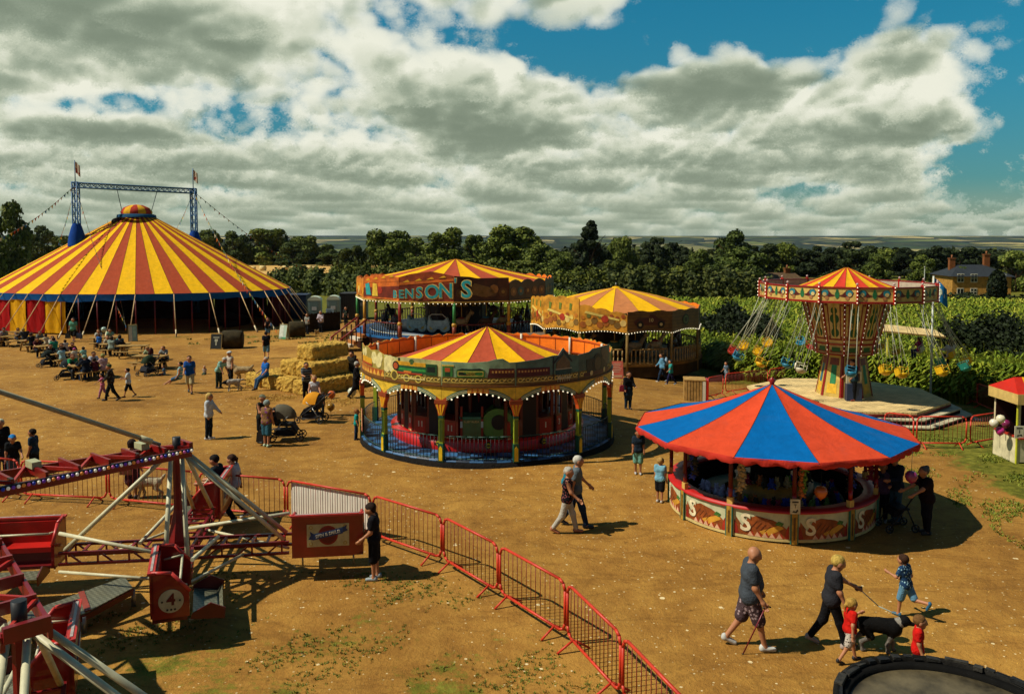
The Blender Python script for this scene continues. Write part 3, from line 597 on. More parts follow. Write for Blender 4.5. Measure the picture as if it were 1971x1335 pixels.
TOPS = {-2: [(-1.1, 3.42), (-.6, 3.36), (-.2, 3.44), (.2, 3.34), (.7, 3.40), (1.1, 3.28)], -1: [(-1.1, 3.30), (-.6, 3.26), (-.3, 3.30), (.4, 3.30), (1.1, 3.26)], 0: [(-1.1, 3.26), (-.2, 3.24), (.3, 3.28), (.5, 3.34), (.75, 3.36), (.95, 3.24), (1.1, 3.24)],
        1: [(-1.1, 3.24), (-.4, 3.30), (.1, 3.38), (.3, 3.38), (.48, 3.60), (.7, 3.38), (1.1, 3.30)], 2: [(-1.1, 3.32), (-.6, 3.36), (-.4, 3.44), (.5, 3.44), (1.1, 3.40)]}
for i, th in enumerate(THS):
    k = i-5
    o = MB(); o.W = (th, R0); h = R0*PI/NP-.002
    top = TOPS.get(k) or [(-1.12+.16*j, 3.13+.09*abs(sin(j*1.05+k*.6))+.03*(j % 2)) for j in range(15)]
    top = [(max(-h, min(h, x)), z+(.07 if k in TOPS else 0)) for x, z in top]; top[0] = (-h, top[0][1]); top[-1] = (h, top[-1][1])
    skyp = M({-1: '#b4b070', 0: '#86a37e', 1: '#4d6a58', 2: '#4a5a48'}.get(k, '#9c8a3c'), .55, .3, 3)
    o.prism([(-h, 2.56), (h, 2.56)]+top[::-1], 0, .025, skyp)
    o.prism([(-h, 2.56), (h, 2.56)]+[(x, z-.004) for x, z in top[::-1]], .027, .04, ORG)      # plain orange back
    o.rect(-h, h, 3.10, 3.14, .04, .07, M('#a8440f', .6)); o.rect(-h, h, 2.6, 2.64, .04, .07, M('#a8440f', .6))
    for x in (-.36, .36): o.rect(x-.01, x+.01, 2.6, 3.1, .04, .055, M('#8a3a10', .6))
    b = o.build('rounding_board', tc)
    a = MB(); a.W = (th, R0)
    for pts, c, l in art(k): a.prism([(max(-h, min(h, x)), z) for x, z in pts], -.004-.0035*l, -.0005, M(c, .5, .2, 7))
    if k == 0: text(a, 'NADIN', .085, -.22, 2.975, -.022, -.016, GOLD)
    a.build('painted_scene', b)
    arch_panel(tc, th, k)
    fluted_post(tc, th+rad(15))
    s = MB(); p = pol(th+rad(15), R0-.1, 2.2); s.tube(p, (p.x, p.y, 3.2), .045, WHT, n=8); s.build('board_stay', tc)
    f = MB(); gate = k in (3, )
    a0, a1 = th-rad(15)+.03, th+rad(15)-.03
    for j in range(17):
        t = a0+(a1-a0)*j/16; p = pol(t, R0-.02, 0); f.tube((p.x, p.y, .31), (p.x, p.y, 1.04), .011, DKSTEEL, n=4)
    for zz in (.36, 1.04): f.path([pol(a0+(a1-a0)*j/6, R0-.02, zz) for j in range(7)], .016, M('#20463c', .5), 6)
    f.build('railing', tc)
# carriages and engine on the turntable
def carriage(name, th, word, num, body, n=3, w=1.8, r=3.05):
    m = MB(); m.T = seg(th, r, .62)
    m.rect(-w/2, w/2, .02, .62, 0, .8, M(body, .4, .15, 4, coat=.4)); m.rect(-w/2, w/2, 1.42, 1.62, 0, .8, M(body, .4, .15, 4, coat=.4)); m.rect(-w/2-.05, w/2+.05, 1.6, 1.70, -.06, .86, M('#2a3038', .5))
    for k in range(n+1):
        x = -w/2+.05+(w-.1)*k/n; m.rect(x-.05, x+.05, .6, 1.43, 0, .06, M('#5a1a12', .4)); m.rect(x-.05, x+.05, .6, 1.43, .74, .8, M('#5a1a12', .4))
    for k in range(n):
        if k == n//2: continue
        x = -w/2+(k+.5)*w/n; m.rect(x-w/n*.36, x+w/n*.36, .08, .56, -.012, 0, M('#9a2218', .4)); m.rect(x-w/n*.34, x+w/n*.34, .02, .07, -.02, 0, CREAM)
        text(m, num, .26, x, .36, -.022, -.012, WHT, .02)
    m.rect(-w*.14, w*.14, .03, 1.4, -.004, .0, M('#120606', .6))
    text(m, word, .20, 0, 1.51, -.02, -.006, CREAM, .01); m.T = None
    return m.build(name, tc)
carriage('carriage', rad(-32), 'SUNDERLAND', '11', '#7c1a16'); carriage('carriage', rad(28), 'HORNSEA', '1', '#5c1414')
carriage('carriage', rad(-62), '', '0', '#5c1412', w=1.1); carriage('carriage', rad(60), '', '3', '#3c0d0e', w=1.3)
for t_ in (100, 140, 180, 220, 260): carriage('carriage', rad(t_), '', '2', '#3c1a14')
m = MB(); m.T = seg(0, 3.05, .62)
m.rect(-.75, -.1, .05, .72, 0, .7, M('#1a6240', .4, .15, 4, coat=.5)); m.rect(-.8, -.05, .70, .76, -.03, .73, M('#2c7a68', .45)); text(m, 'RUBY RUDA', .09, -.42, .60, -.012, 0, CREAM)
for x in (-.74, -.08): m.rect(x-.035, x+.035, .1, 1.1, -.03, .03, M('#7a1a1a', .4)); m.rect(x-.036, x+.036, .42, .62, -.034, .034, M('#9fb8c0', .4))
m.disc(.42, .50, .52, .02, .8, M('#1c7a34', .4, .15, 4, coat=.5), 20); m.rect(-.05, .95, .02, .5, .03, .8, M('#0f3a1c', .4)); m.disc(.45, .58, .24, -.02, .03, BLK, 16); m.rect(.32, .5, 1.0, 1.3, .3, .5, BLK); m.T = None
m.build('engine', tc)
for a_ in (-25, 2, 33):
    m = MB(); m.T = seg(rad(a_), 3.42, .56); m.disc(0, 0, .11, -.05, .05, BLK, 14); m.disc(0, 0, .08, -.058, -.04, M('#c9b81c', .4), 14); m.rect(-.07, .07, -.02, .02, -.064, -.05, BLK); m.T = None; m.build('step_badge', tc)
m = MB(); m.T = seg(rad(-75), R0+.03, 0); m.rect(-.2, .2, .5, 1.25, -.03, -.01, M('#c8785a', .6)); 
for k in range(7): m.rect(-.15, .15, 1.14-.08*k, 1.165-.08*k, -.034, -.03, CREAM)
m.T = None; m.build('notice_board', tc)
# ---------------------------------------------------------------- showman's carousel at the back with the name board
def ride_ring(o, R, n, zf, zg, skirt, floor):
    m = MB(); m.lathe([(R, zg), (R, zf-.14)], skirt, n, smooth=False); m.build('skirt', o)
    m = MB(); m.lathe([(R+.02, zf-.14), (R+.02, zf), (.5, zf+.01)], floor, n, smooth=False); m.build('platform', o)
BC = Vector((-4.0, 59, 0)); zb0 = gz(-4, 53)-.15
bc = thing('showman_carousel', 'large round ride with a carved orange front board lettered in turquoise, behind the train ride', 'fairground ride', BC)
BR = 7.0; BF = .55; BB = 2.86; BN = 12
ride_ring(bc, BR, 36, BF, zb0, M('#3a1c10', .8, .3, 2), M('#1c5a90', .5, .2, 3))
striped_cone(bc, 24, 4.02, 6.5, 5.42, .05, (YEL, DRED), ph=PI/24)
m = MB(); m.tube((0, 0, BF), (0, 0, 5.3), .3, MAR, n=12); m.lathe([(2.2, BF), (2.2, 2.8)], M('#35150c', .6, .3, 2), 12, smooth=False)
for i in range(12):
    m.T = seg(rad(30*i), 2.13); m.rect(-.5, .5, 2.2, 2.7, -.03, .0, GOLD); m.disc(0, 1.7, .3, -.03, 0, M('#6a4a20', .5), 10)
m.T = None; m.build('centre_drum', bc)
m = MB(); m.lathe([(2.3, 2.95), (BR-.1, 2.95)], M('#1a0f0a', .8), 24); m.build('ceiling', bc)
for i in range(BN):
    th = rad(-12+30*i); A = BR*cos(PI/BN); h = BR*sin(PI/BN)-.02; front = i in (0, 11, 1, 10)
    b = MB(); b.T = seg(th, A)
    if i == 0: top = [(-h, 4.42), (-1.1, 4.62), (-.4, 4.72), (.3, 4.80), (.9, 4.70), (h, 4.52)]
    elif i == 11: top = [(-h, 4.30), (-1.2, 4.36), (-.6, 4.56), (.2, 4.50), (h, 4.42)]
    elif i == 1: top = [(-h, 4.52), (-.8, 4.46), (-.3, 4.36), (h, 4.38)]
    else: top = [(-h+2*h*j/12, 4.02+.22*abs(sin(j*PI/4))) for j in range(13)]
    bot = [(-h, BB), (h, BB)] if i in (0, 11, 1) else [(-h+2*h*j/8, BB-.10*sin(PI*(j % 4)/4)) for j in range(9)]
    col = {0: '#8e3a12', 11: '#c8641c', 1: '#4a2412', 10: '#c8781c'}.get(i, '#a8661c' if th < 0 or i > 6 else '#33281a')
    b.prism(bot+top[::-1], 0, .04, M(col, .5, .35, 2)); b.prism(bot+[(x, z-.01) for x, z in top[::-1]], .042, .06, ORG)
    b.rect(-h, h, BB-.04, BB+.05, -.06, 0, M('#c9a850', .5)); bulbs([(x, -.06, BB-.09) for x in np.linspace(-h+.1, h-.1, 12)], b, .035); b.T = None; bo = b.build('rounding_board', bc)
    a = MB(); a.T = seg(th, A); rr = random.Random(i+5)
    if i in (0, 11):
        a.prism([(-h, BB+.2), (h, BB+.2), (h, BB+1.0+.2*(i == 0)), (-h, BB+.75+.25*(i == 0))], -.012, 0, M('#6e2410', .5, .3, 2)); a.prism([(-h, BB+1.05), (h, BB+1.30+.05*(i == 0)), (h, BB+1.5), (-h, BB+1.22)], -.02, 0, M('#c8661c', .5, .3, 2))
        for k in range(4): a.prism([(-h+.2+.8*k, BB+1.22+.1*k), (-h+.7+.8*k, BB+1.27+.1*k), (-h+.55+.8*k, BB+1.40+.1*k)], -.03, -.012, M('#d9a21a', .5))
    if i in (10, 9, 8): 
        for k in range(7): a.disc(-h+.3+.5*k, BB+.5+.2*(k % 2), .26, -.02, 0, M(rr.choice(['#d9a21a', '#c8741c', '#2a8a8a', '#b03a18', '#e0c070']), .5), 7)
    if i in (1, 2, 3, 4):
        for k in range(5): a.disc(-h+.4+.7*k, BB+.6, .3, -.02, 0, M(rr.choice(['#5a3a1a', '#1c4a52', '#6a4a20', '#3a1c10']), .5), 8); a.disc(-h+.4+.7*k, BB+.62, .12, -.03, -.01, M('#8a6a30', .5), 6)
    if i == 11: a.prism([(-1.5, BB+.3), (-1.0, BB+.3), (-1.2, BB+1.1), (-1.6, BB+1.0)], -.03, -.01, M('#2a9a9a', .5)); a.prism([(-.9, BB+.25), (-.3, BB+.25), (-.4, BB+1.05), (-.8, BB+1.1)], -.03, -.01, M('#d9b43a', .5)); a.disc(-.1, BB+.65, .25, -.03, -.01, M('#a02c18', .5), 8)
    if i == 1: a.prism([(-.9, BB+.5), (.3, BB+.3), (.9, BB+.5), (.6, BB+.9), (-.5, BB+1.2)], -.03, -.01, M('#7a5a2a', .5)); a.disc(.8, BB+.8, .3, -.03, -.01, M('#9a6a30', .5), 8)
    a.T = None; a.build('painted_scene', bo)
    if i == 0: name_board = bo
    p = MB(); q = pol(th+PI/BN, BR-.05, 0); p.tube((q.x, q.y, BF), (q.x, q.y, 1.4), .13, M('#7a3010', .5), n=8); p.tube((q.x, q.y, 1.4), (q.x, q.y, BB), .10, M(['#2f7a3a', '#b8892a', '#8a2416'][i % 3], .5), n=8); p.ball((q.x, q.y, 1.42), .17, GOLD, 8); p.build('post', bc)
    if i not in (9, 10, 0):
        r_ = MB(); a0, a1 = th-PI/BN+.04, th+PI/BN-.04
        for j in range(15): q = pol(a0+(a1-a0)*j/14, BR-.15, 0); r_.tube((q.x, q.y, BF), (q.x, q.y, BF+.85), .035, M('#2a1a12', .6), n=5)
        r_.path([pol(a0+(a1-a0)*j/5, BR-.15, BF+.88) for j in range(6)], .05, M('#5a1a14', .5)); r_.build('balustrade', bc)
for k, ch in enumerate("BENSON'S"):
    off = [771, 784, 799, 818, 844, 872, 891, 911][k]-877; t = 0.
    for _ in range(20): t = math.asin(max(-.99, min(.99, off*(59-BR*cos(t))/(1600*BR))))
    sz = [.52, .58, .66, .78, .98, 1.02, .8, 1.22][k]; zc = [3.30, 3.32, 3.36, 3.42, 3.48, 3.56, 3.96, 3.66][k]
    th = rad(-12) if t > rad(-27) else rad(-42); A = BR*cos(PI/BN); t_ = MB()
    t_.T = seg(th, A) @ Matrix.Translation((A*math.tan(t-th), 0, 0))
    text(t_, ch, sz*1.22, 0, zc, -.05, -.03, M('#1f8f94', .4), .02); text(t_, ch, sz*1.27, .02, zc-.015, -.034, -.016, M('#d8b45a', .4), .045)
    t_.T = None; t_.build('letter', name_board)
m = MB(); m.lathe([(6.0, BF), (6.0, BF+.16), (2.5, BF+.17)], M('#17364e', .5, .3, 2), 36); m.lathe([(6.05, BF+.05), (6.05, BF+.12)], WHT, 36); m.build('turntable', bc)
def animal_mount(parent, th, r, col, sad, kind):
    m = MB(); m.T = seg(th, r, BF+.2) @ Matrix.Rotation(0, 4, 'Z'); c = M(col, .5, .25, 6); s = M(sad, .5)
    if kind == 'cart':      # two little cycle-like tubs
        m.disc(-.42, .36, .34, -.1, .1, c, 16); m.disc(-.42, .36, .16, -.12, .12, s, 12); m.disc(.42, .36, .34, -.1, .1, c, 16); m.disc(.42, .36, .16, -.12, .12, s, 12)
        m.prism([(-.7, .55), (-.35, .25), (.35, .25), (.75, .6), (.6, 1.0), (.4, .8), (-.45, .8), (-.62, 1.1)], -.16, .16, c); m.path([(-.6, -.16, 1.05), (-.4, -.16, 1.2), (.3, -.16, 1.2), (.6, -.16, .95)], .03, WHT)
    else:
        m.ball((0, 0, .72), .27, c, 10, (1.7, .9, 1)); m.tube((.3, 0, .78), (.56, 0, 1.22), .16, c, .10); m.ball((.66, 0, 1.27), .12, c, 8, (1.5, .9, 1)); m.tube((-.42, 0, .8), (-.66, 0, .5), .06, c, .03)
        for x in (-.32, .3):
            for y in (-.13, .13): m.tube((x, y, .6), (x+.15*(1 if x > 0 else -1), y, .08), .08, c, .05)
        m.ball((-.02, 0, .94), .17, s, 8, (1.5, 1.2, .5)); m.tube((0, 0, .0), (0, 0, 2.1), .025, GOLD)
        for y in (-.05, .05): m.tube((.62, y, 1.34), (.6, y, 1.5), .03, c, .01)
    m.T = None; return m.build('ride_mount', parent)
for th_, c_, s_, k_ in ((-26, '#8fb0ac', '#b8a030', 'cart'), (-9, '#9ab4b0', '#c8b040', 'cart'), (8, '#9c8050', '#7a2416', 'a'), (27, '#5a3a20', '#2a6a7a', 'a'), (42, '#a08a5a', '#7a1a1a', 'a'), (60, '#4a3020', '#8a7a20', 'a'), (-48, '#3a3430', '#6a1a1a', 'a'), (-70, '#2a2624', '#7a4a1a', 'a'), (90, '#6a5030', '#1a4a6a', 'a'), (150, '#6a5030', '#6a1a1a', 'a'), (200, '#8a8070', '#1a4a6a', 'a'), (250, '#4a3a28', '#6a1a1a', 'a')):
    animal_mount(bc, rad(th_), 5.1, c_, s_, k_)
m = MB()      # stairs with rails on the left
S_ = seg(rad(-58), BR, 0); m.T = S_
hgt = BF-zb0
for k in range(6): m.rect(-.8, .8, zb0+hgt*k/6, zb0+hgt*(k+1)/6-.01, -1.9+.3*k, -1.6+.3*k, M('#a8662a', .6) if k % 2 else WHT)
m.T = None; m.build('stairs', bc)
m = MB(); m.T = S_
for x in (-.85, .85):
    m.path([(x, -1.95, zb0+.95), (x, -.1, BF+1.0)], .06, M('#7a1c14', .5)); m.tube((x, -1.95, zb0), (x, -1.95, zb0+1.0), .07, M('#7a1c14', .5))
    for k in range(6): m.tube((x, -1.8+.32*k, zb0+.1+hgt*k/6), (x, -1.8+.32*k, zb0+.95+hgt*k/6), .045, M('#3a1c12', .5))
m.T = None; m.build('stair_rail', bc)
# ---------------------------------------------------------------- smaller toy carousel on the right
KC = Vector((6.55, 52.3, 0)); zk = gz(6.2, 47.5)-.1
kc = thing('toy_carousel', 'smaller round ride with golden carved boards and a painted old racing car, beside the maize', 'fairground ride', KC)
KR = 5.35; KF = -.28; KN = 12
ride_ring(kc, KR, 24, KF, zk, M('#3a2c14', .8, .3, 2), M('#7a5a2a', .7, .3, 2))
striped_cone(kc, 20, 2.62, 5.0, 3.76, .3, (YEL, '#b87444'), ph=PI/20, sag=-.10)
m = MB(); m.lathe([(.34, 3.7), (.2, 3.85), (0, 3.88)], canvas(YEL), 12); m.tube((0, 0, 3.85), (0, 0, 4.1), .03, STEEL); m.build('finial', kc)
m = MB(); m.lathe([(1.9, KF), (1.9, 1.5)], M('#3c2410', .7, .3, 2), 12, smooth=False); m.tube((0, 0, 1.5), (0, 0, 3.6), .25, MAR, n=10); m.build('centre_drum', kc)
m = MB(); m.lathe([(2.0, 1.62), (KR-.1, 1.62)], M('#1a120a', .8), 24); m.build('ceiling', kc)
for i in range(KN):
    th = rad(-18+30*i+3); A = KR*cos(PI/KN); h = KR*sin(PI/KN)-.015; b = MB(); b.T = seg(th, A); lft = i in (0, 11, 10)
    wav = [(-h+2*h*j/10, 1.52+.13*sin(PI*j/10)) for j in range(11)]
    if lft: zt = {10: 3.15, 11: 3.42, 0: 3.05}[i]; top = [(-h+2*h*j/9, zt+.13*abs(sin(j*PI/3))-(.06*j if i == 0 else 0)+(.02*j if i == 10 else 0)) for j in range(10)]
    else: top = [(-h+2*h*j/9, 2.72+.06*((j // 2) % 2)) for j in range(10)]
    b.prism(wav+top[::-1], 0, .04, M('#cc8e26' if lft else '#6a4a1c', .55, .35, 2.2)); b.prism(wav+[(x, z-.01) for x, z in top[::-1]], .042, .06, ORG if th > 0 or i > 3 else M('#c8701c', .55))
    bulbs([(x, -.05, 1.47+.13*sin(PI*(x+h)/(2*h))) for x in np.linspace(-h+.06, h-.06, 16)], b, .033); b.T = None; bo = b.build('rounding_board', kc); a = MB(); a.T = seg(th, A); rr = random.Random(i)
    if lft:
        for k in range(8): a.disc(-h+.2+.33*k, 1.95+.12*(k % 3), .2, -.02, 0, M(rr.choice(['#c99a3c', '#8a4a18', '#d8b868', '#a05a1c', '#7a5a24']), .55), 7); a.disc(-h+.2+.33*k, 2.35+.1*(k % 2), .13, -.02, 0, M(rr.choice(['#c9a850', '#9a4a18', '#6a6a2a', '#b8701c']), .55), 6)
        for k in range(3): a.prism([(-h+.4+.8*k, 2.75), (-h+.55+.8*k, 2.75), (-h+.62+.8*k, 3.1), (-h+.42+.8*k, 3.15)], -.02, 0, M('#6a7a2a', .55)) if i != 0 else None
        a.prism([(-1.1, 2.62), (.9, 2.2), (.95, 2.3), (-1.0, 2.74)], -.03, -.01, M('#d8c060', .55)); a.disc(.1, 2.3, .22, -.035, -.02, M('#a8341c', .5), 8)
    elif i in (1, 2, 3):
        for k in range(5): a.rect(-h, h, 1.75+.2*k, 1.77+.2*k, -.012, 0, M('#3a2810', .6))
        if i == 1:       # an old racing car, seen from the side
            a.prism([(-.9, 1.95), (.9, 1.95), (.95, 2.2), (.5, 2.32), (.3, 2.52), (.0, 2.55), (-.1, 2.36), (-.8, 2.30), (-1.0, 2.15)], -.03, -.01, M('#4a1c10', .5)); text(a, '10', .3, .05, 2.22, -.042, -.03, CREAM)
            for x in (-.62, .68): a.disc(x, 1.98, .22, -.045, -.02, BLK, 14); a.disc(x, 1.98, .09, -.055, -.04, CREAM, 10)
        else: a.disc(0, 2.15, .34, -.02, 0, M('#2a2412', .5), 12); a.disc(0, 2.15, .24, -.03, -.01, M('#4a5a2a', .5), 12); a.disc(0, 2.15, .14, -.04, -.01, M('#2a2412', .5), 12)
    a.T = None; a.build('painted_scene', bo)
    q = pol(th+PI/KN, KR-.05, 0); p = MB(); p.tube((q.x, q.y, zk), (q.x, q.y, 1.6), .085, M('#7a6234', .7), n=8); p.build('post', kc)
    r_ = MB(); a0, a1 = th-PI/KN+.05, th+PI/KN-.05
    for j in range(10): q = pol(a0+(a1-a0)*j/9, KR-.1, 0); r_.tube((q.x, q.y, KF), (q.x, q.y, KF+.4), .055, M('#a08454', .7), .03, 6); r_.tube((q.x, q.y, KF+.4), (q.x, q.y, KF+.8), .03, M('#a08454', .7), .05, 6)
    for zz in (KF+.06, KF+.84): r_.path([pol(a0+(a1-a0)*j/5, KR-.1, zz) for j in range(6)], .05, M('#8a6c3c', .7))
    r_.build('balustrade', kc)
def kmount(th, c_, s_):
    o = animal_mount(kc, rad(th), 3.9, c_, s_, 'a'); o.location = (0, 0, KF-BF)
for th_, c_, s_ in ((-35, '#7a5a3a', '#7a1a1a'), (-8, '#2a4a30', '#8a6a1a'), (10, '#8a7a5a', '#1a4a6a'), (30, '#a8926a', '#7a1a1a'), (55, '#4a3420', '#6a6a1a'), (90, '#5a4028', '#7a1a1a'), (170, '#5a4028', '#1a4a6a'), (250, '#7a6040', '#7a1a1a')): kmount(th_, c_, s_)
# ================================================================ CIRCUS TENT
TA, TB, TCX, TCY = 13., 8., -32.4, 72.
zt = gz(-32, 66)-.05; ten = thing('circus_tent', 'huge yellow and red striped circus tent with a blue valance', 'tent', (TCX, TCY, 0)); ASP = TB/TA
EV = 2.52
striped_cone(ten, 56, EV, TA, 8.75, 1.35, ('#eab416', '#a4482c'), asp=ASP, sag=.0, sub=2, rows=10, ph=rad(-5))
def tel(th, r=TA, z=0.): p = pol(th, r, z); return Vector((p.x, p.y*ASP, z))
m = MB(); N_ = 112; vs = []; fs = []
for i in range(N_):
    t = 2*PI*i/N_
    for z, r in ((EV+.03, TA+.03), (EV-.2, TA+.0+.05*sin(i*1.7)), (EV-.52+.05*sin(i*2.1)+.06*sin(i*.5), TA+.03*sin(i*.9))): vs.append(tel(t, r, z))
for i in range(N_):
    for j in (0, 1): a = i*3+j; b = ((i+1) % N_)*3+j; fs.append((a, a+1, b+1, b))
m.add(vs, fs, canvas('#14508e'), True); m.build('valance', ten)
def wall(a0, a1, cols, z0, r=TA-.12, n=4, wob=.08):
    for k, c in enumerate(cols):
        b0, b1 = a0+(a1-a0)*k/len(cols), a0+(a1-a0)*(k+1)/len(cols); vs = []; fs = []
        for i in range(n*2+1):
            t = b0+(b1-b0)*i/(n*2); rr = r+wob*sin(i*PI/n*2+k)
            vs += [tel(t, rr, EV-.3), tel(t, rr+.05*sin(i), (EV+z0)/2-.1), tel(t, rr+.12*cos(i*1.3), z0)]
        for i in range(n*2):
            for j in (0, 1): a = i*3+j; fs.append((a, a+1, a+4, a+3))
        m = MB(); m.add(vs, fs, canvas(c), True); m.build('side_wall', ten)
wall(rad(-106), rad(-10), ['#9c1414', '#d8a012']*6, zt+.15)
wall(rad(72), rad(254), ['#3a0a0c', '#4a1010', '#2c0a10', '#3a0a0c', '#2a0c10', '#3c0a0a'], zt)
wall(rad(-106), rad(-60), ['#9c1414', '#d8a012'], zt)
m = MB()
for a in range(0, 360, 9): pass
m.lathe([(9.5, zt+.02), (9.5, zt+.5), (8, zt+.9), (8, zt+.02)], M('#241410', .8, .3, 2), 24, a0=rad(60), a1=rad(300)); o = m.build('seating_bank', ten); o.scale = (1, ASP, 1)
for k in range(56):
    t = rad(-5)+2*PI*k/56; td = (math.degrees(t)+180) % 360-180
    if -100 < td < 112:
        if td > -12:
            m = MB(); p = tel(t, TA-.1, EV-.3); m.tube((p.x, p.y, zt-.1), p, .05, M('#6a1414', .5), n=6); m.build('wall_pole', ten)
        if abs(td) < 104 and (k % 2 or td > 60 or td < 20):
            m = MB(); p = tel(t, TA+.03, EV-.02); q = Vector((p.x+2.3*sin(t), p.y-2.6*cos(t), 0)); q.z = gz(TCX+q.x, TCY+q.y)-.05
            q2 = p.lerp(q, .82); m.tube(p, q2, .032, M('#c9a878', .8), n=5); m.tube(q2, q, .055, M('#d8c8a0', .7), n=5); m.tube((q.x, q.y, q.z-.2), (q.x+.05*sin(t), q.y-.05*cos(t), q.z+.35), .04, M('#4a3020', .8), n=5); m.build('guy_rope', ten)
m = MB(); m.lathe([(1.6, 8.62), (1.55, 8.85), (1.30, 8.92)], canvas('#1c4a6a'), 24); m.build('crown_ring', ten)
m = MB()
for k in range(12):
    m.lathe([(1.22, 8.85), (1.28, 9.1), (1.05, 9.45), (.55, 9.68), (0, 9.75)], canvas('#d8a428' if k % 2 else '#a83c2c'), 3, a0=2*PI*k/12, a1=2*PI*(k+1)/12)
m.build('cupola', ten)
m = MB(); m.T = Matrix.Translation(tel(rad(-35), 2.1, 8.28)) @ Matrix.Rotation(rad(-25), 4, 'X'); m.ball((0, 0, 0), .42, M('#2c2018', .8), 12, (1.2, .5, .8)); m.T = None; m.build('vent_flap', ten)
# masts over the tent
LB = M('#1f5f92', .5, .2, 3); mastL = atd(145, 356, 70); mastR = atd(372, 368, 76)
ga = thing('mast_gantry', 'blue lattice gantry of two masts joined by a beam above the striped tent', 'mast', (0, 0, 0))
def lattice(mb, a, b, w, mat, n, r=.045):
    a, b = Vector(a), Vector(b); d = (b-a).normalized(); u = d.cross(Vector((0, 1, 0)) if abs(d.z) > .5 else Vector((0, 0, 1))).normalized(); v = d.cross(u)
    cs = [(u*x+v*y)*w/2 for x, y in ((-1, -1), (1, -1), (1, 1), (-1, 1))]
    for c in cs: mb.tube(a+c, b+c, r*1.3, mat, n=5)
    for k in range(n):
        p, q = a.lerp(b, k/n), a.lerp(b, (k+1)/n)
        for i in range(4): mb.tube(p+cs[i], q+cs[(i+1) % 4], r*.7, mat, n=4); mb.tube(q+cs[i], q+cs[(i+1) % 4], r*.6, mat, n=4)
for top, base in ((mastL, 6.2), (mastR, 5.6)):
    m = MB(); lattice(m, (top.x, top.y, 0), top+Vector((0, 0, .25)), .42, LB, 16); m.build('lattice_mast', ga)
    m = MB(); m.lathe([(.75, base), (.62, base+.9), (.42, base+1.6), (.30, base+1.9)], canvas('#14408e'), 14, (top.x, top.y, 0)); m.build('mast_collar', ga)
    m = MB(); m.tube(top+Vector((0, 0, .2)), top+Vector((0, 0, 2.05)), .04, LB, n=5); m.build('flag_staff', ga)
    m = MB(); vs = []; 
    for i in range(6):
        for j in range(2): vs.append((top.x+.22*i*.35+.04+.02*j, top.y+.1*sin(i*1.3), top.z+(1.95 if j == 0 else 1.0)-.07*i))
    m.add(vs, [(2*i, 2*i+1, 2*i+3, 2*i+2) for i in range(5)], M('#c9b8a0', .8, .1, 2, pat=('flower', '#a02c24', 2.2))); m.build('flag', ga)
m = MB(); lattice(m, mastL+Vector((-.2, -.1, 0)), mastR+Vector((.2, .1, 0)), .40, LB, 22); m.build('lattice_beam', ga)
apx = Vector((TCX, TCY, 8.9))
for f, dx in ((.33, -1.2), (.68, 1.2)): m = MB(); m.tube(mastL.lerp(mastR, f), apx+Vector((dx, 0, 0)), .03, M('#3a4a4a', .6), n=5); m.build('hoist_cable', ga)
def bunting(a, b, label, sag=.5, n=26, sz=.22):
    a, b = Vector(a), Vector(b); t = thing('bunting_string', label, 'bunting', a); pts = [a.lerp(b, k/n)-a-Vector((0, 0, sag*sin(PI*k/n))) for k in range(n+1)]
    m = MB(); m.path(pts, .018, M('#6a6450', .8), 4); cs = ['#a83c24', '#d8b43a', '#2a7a4a', '#2a6a9a', '#d8cfae', '#c8641c']
    for k in range(n):
        p = pts[k].lerp(pts[k+1], .5); d = (pts[k+1]-pts[k]).normalized()*sz*.55; m.add([p-d, p+d, p+Vector((.04*sin(k), .05*cos(k*2), -sz*1.25))], [(0, 1, 2)], M(cs[k % 6], .7))
    m.build('pennant_line', t); return t
bunting(mastL, atd(-25, 470, 62), 'bunting from the left mast down past the left edge of the picture', .5)
bunting(mastL, atd(112, 470, 72), 'short steep bunting left of the left mast', .3, 16)
bunting(mastL, atd(243, 628, 63), 'long bunting from the left mast across the tent roof down to its front', .9, 34)
bunting(atd(207, 425, 71), atd(243, 634, 63), 'dark bunting down the middle of the striped roof', .3, 24)
bunting(mastR, atd(340, 440, 80), 'short bunting behind the tent at the right mast', .2, 12)
bunting(mastR, atd(534, 638, 63), 'bunting from the right mast along the right slope of the tent to the ground', .8, 36, .26)
bunting(mastR, atd(590, 520, 84), 'thin bunting from the right mast out over the bramble bank', .5, 26, .18)
# ================================================================ RED AND BLUE ROUND STALL
SC = Vector((6.66, 21.1, 0)); SC.z = gz(6.66, 21.1)
st = thing('round_game_stall', 'round game stall with a big red and blue striped canopy', 'stall', SC)
SR, SE, SZ = 2.54, 3.46, 2.11
striped_cone(st, 12, SZ, SE, 3.22, .04, ('#005c9c', '#c84526'), ph=rad(-15.6-15), sag=.10, name='canopy', rows=8, sub=4)
m = MB(); m.lathe([(.05, 3.16), (.06, 3.26), (.10, 3.33), (0, 3.41)], RED, 10); m.build('finial', st)
m = MB(); vs = []; fs = []; n = 192
for i in range(n):
    t = 2*PI*i/n; dz = .07+.045*abs(sin(i*PI/4))+.015*sin(i*2.3); rr = SE*(1-.034*abs(sin((t-rad(-30.6))*6)))+.02
    vs += [pol(t, rr-.03, SZ+.02), pol(t, rr+.02*sin(i*1.1), SZ-.04), pol(t, rr-.04+.02*sin(i*1.7), SZ-.04-dz)]
for i in range(n):
    for j in (0, 1): a = i*3+j; b = ((i+1) % n)*3+j; fs.append((a, a+1, b+1, b))
m.add(vs, fs, canvas('#b83426'), True); m.build('scalloped_valance', st)
NS = 11; off = rad(-38)
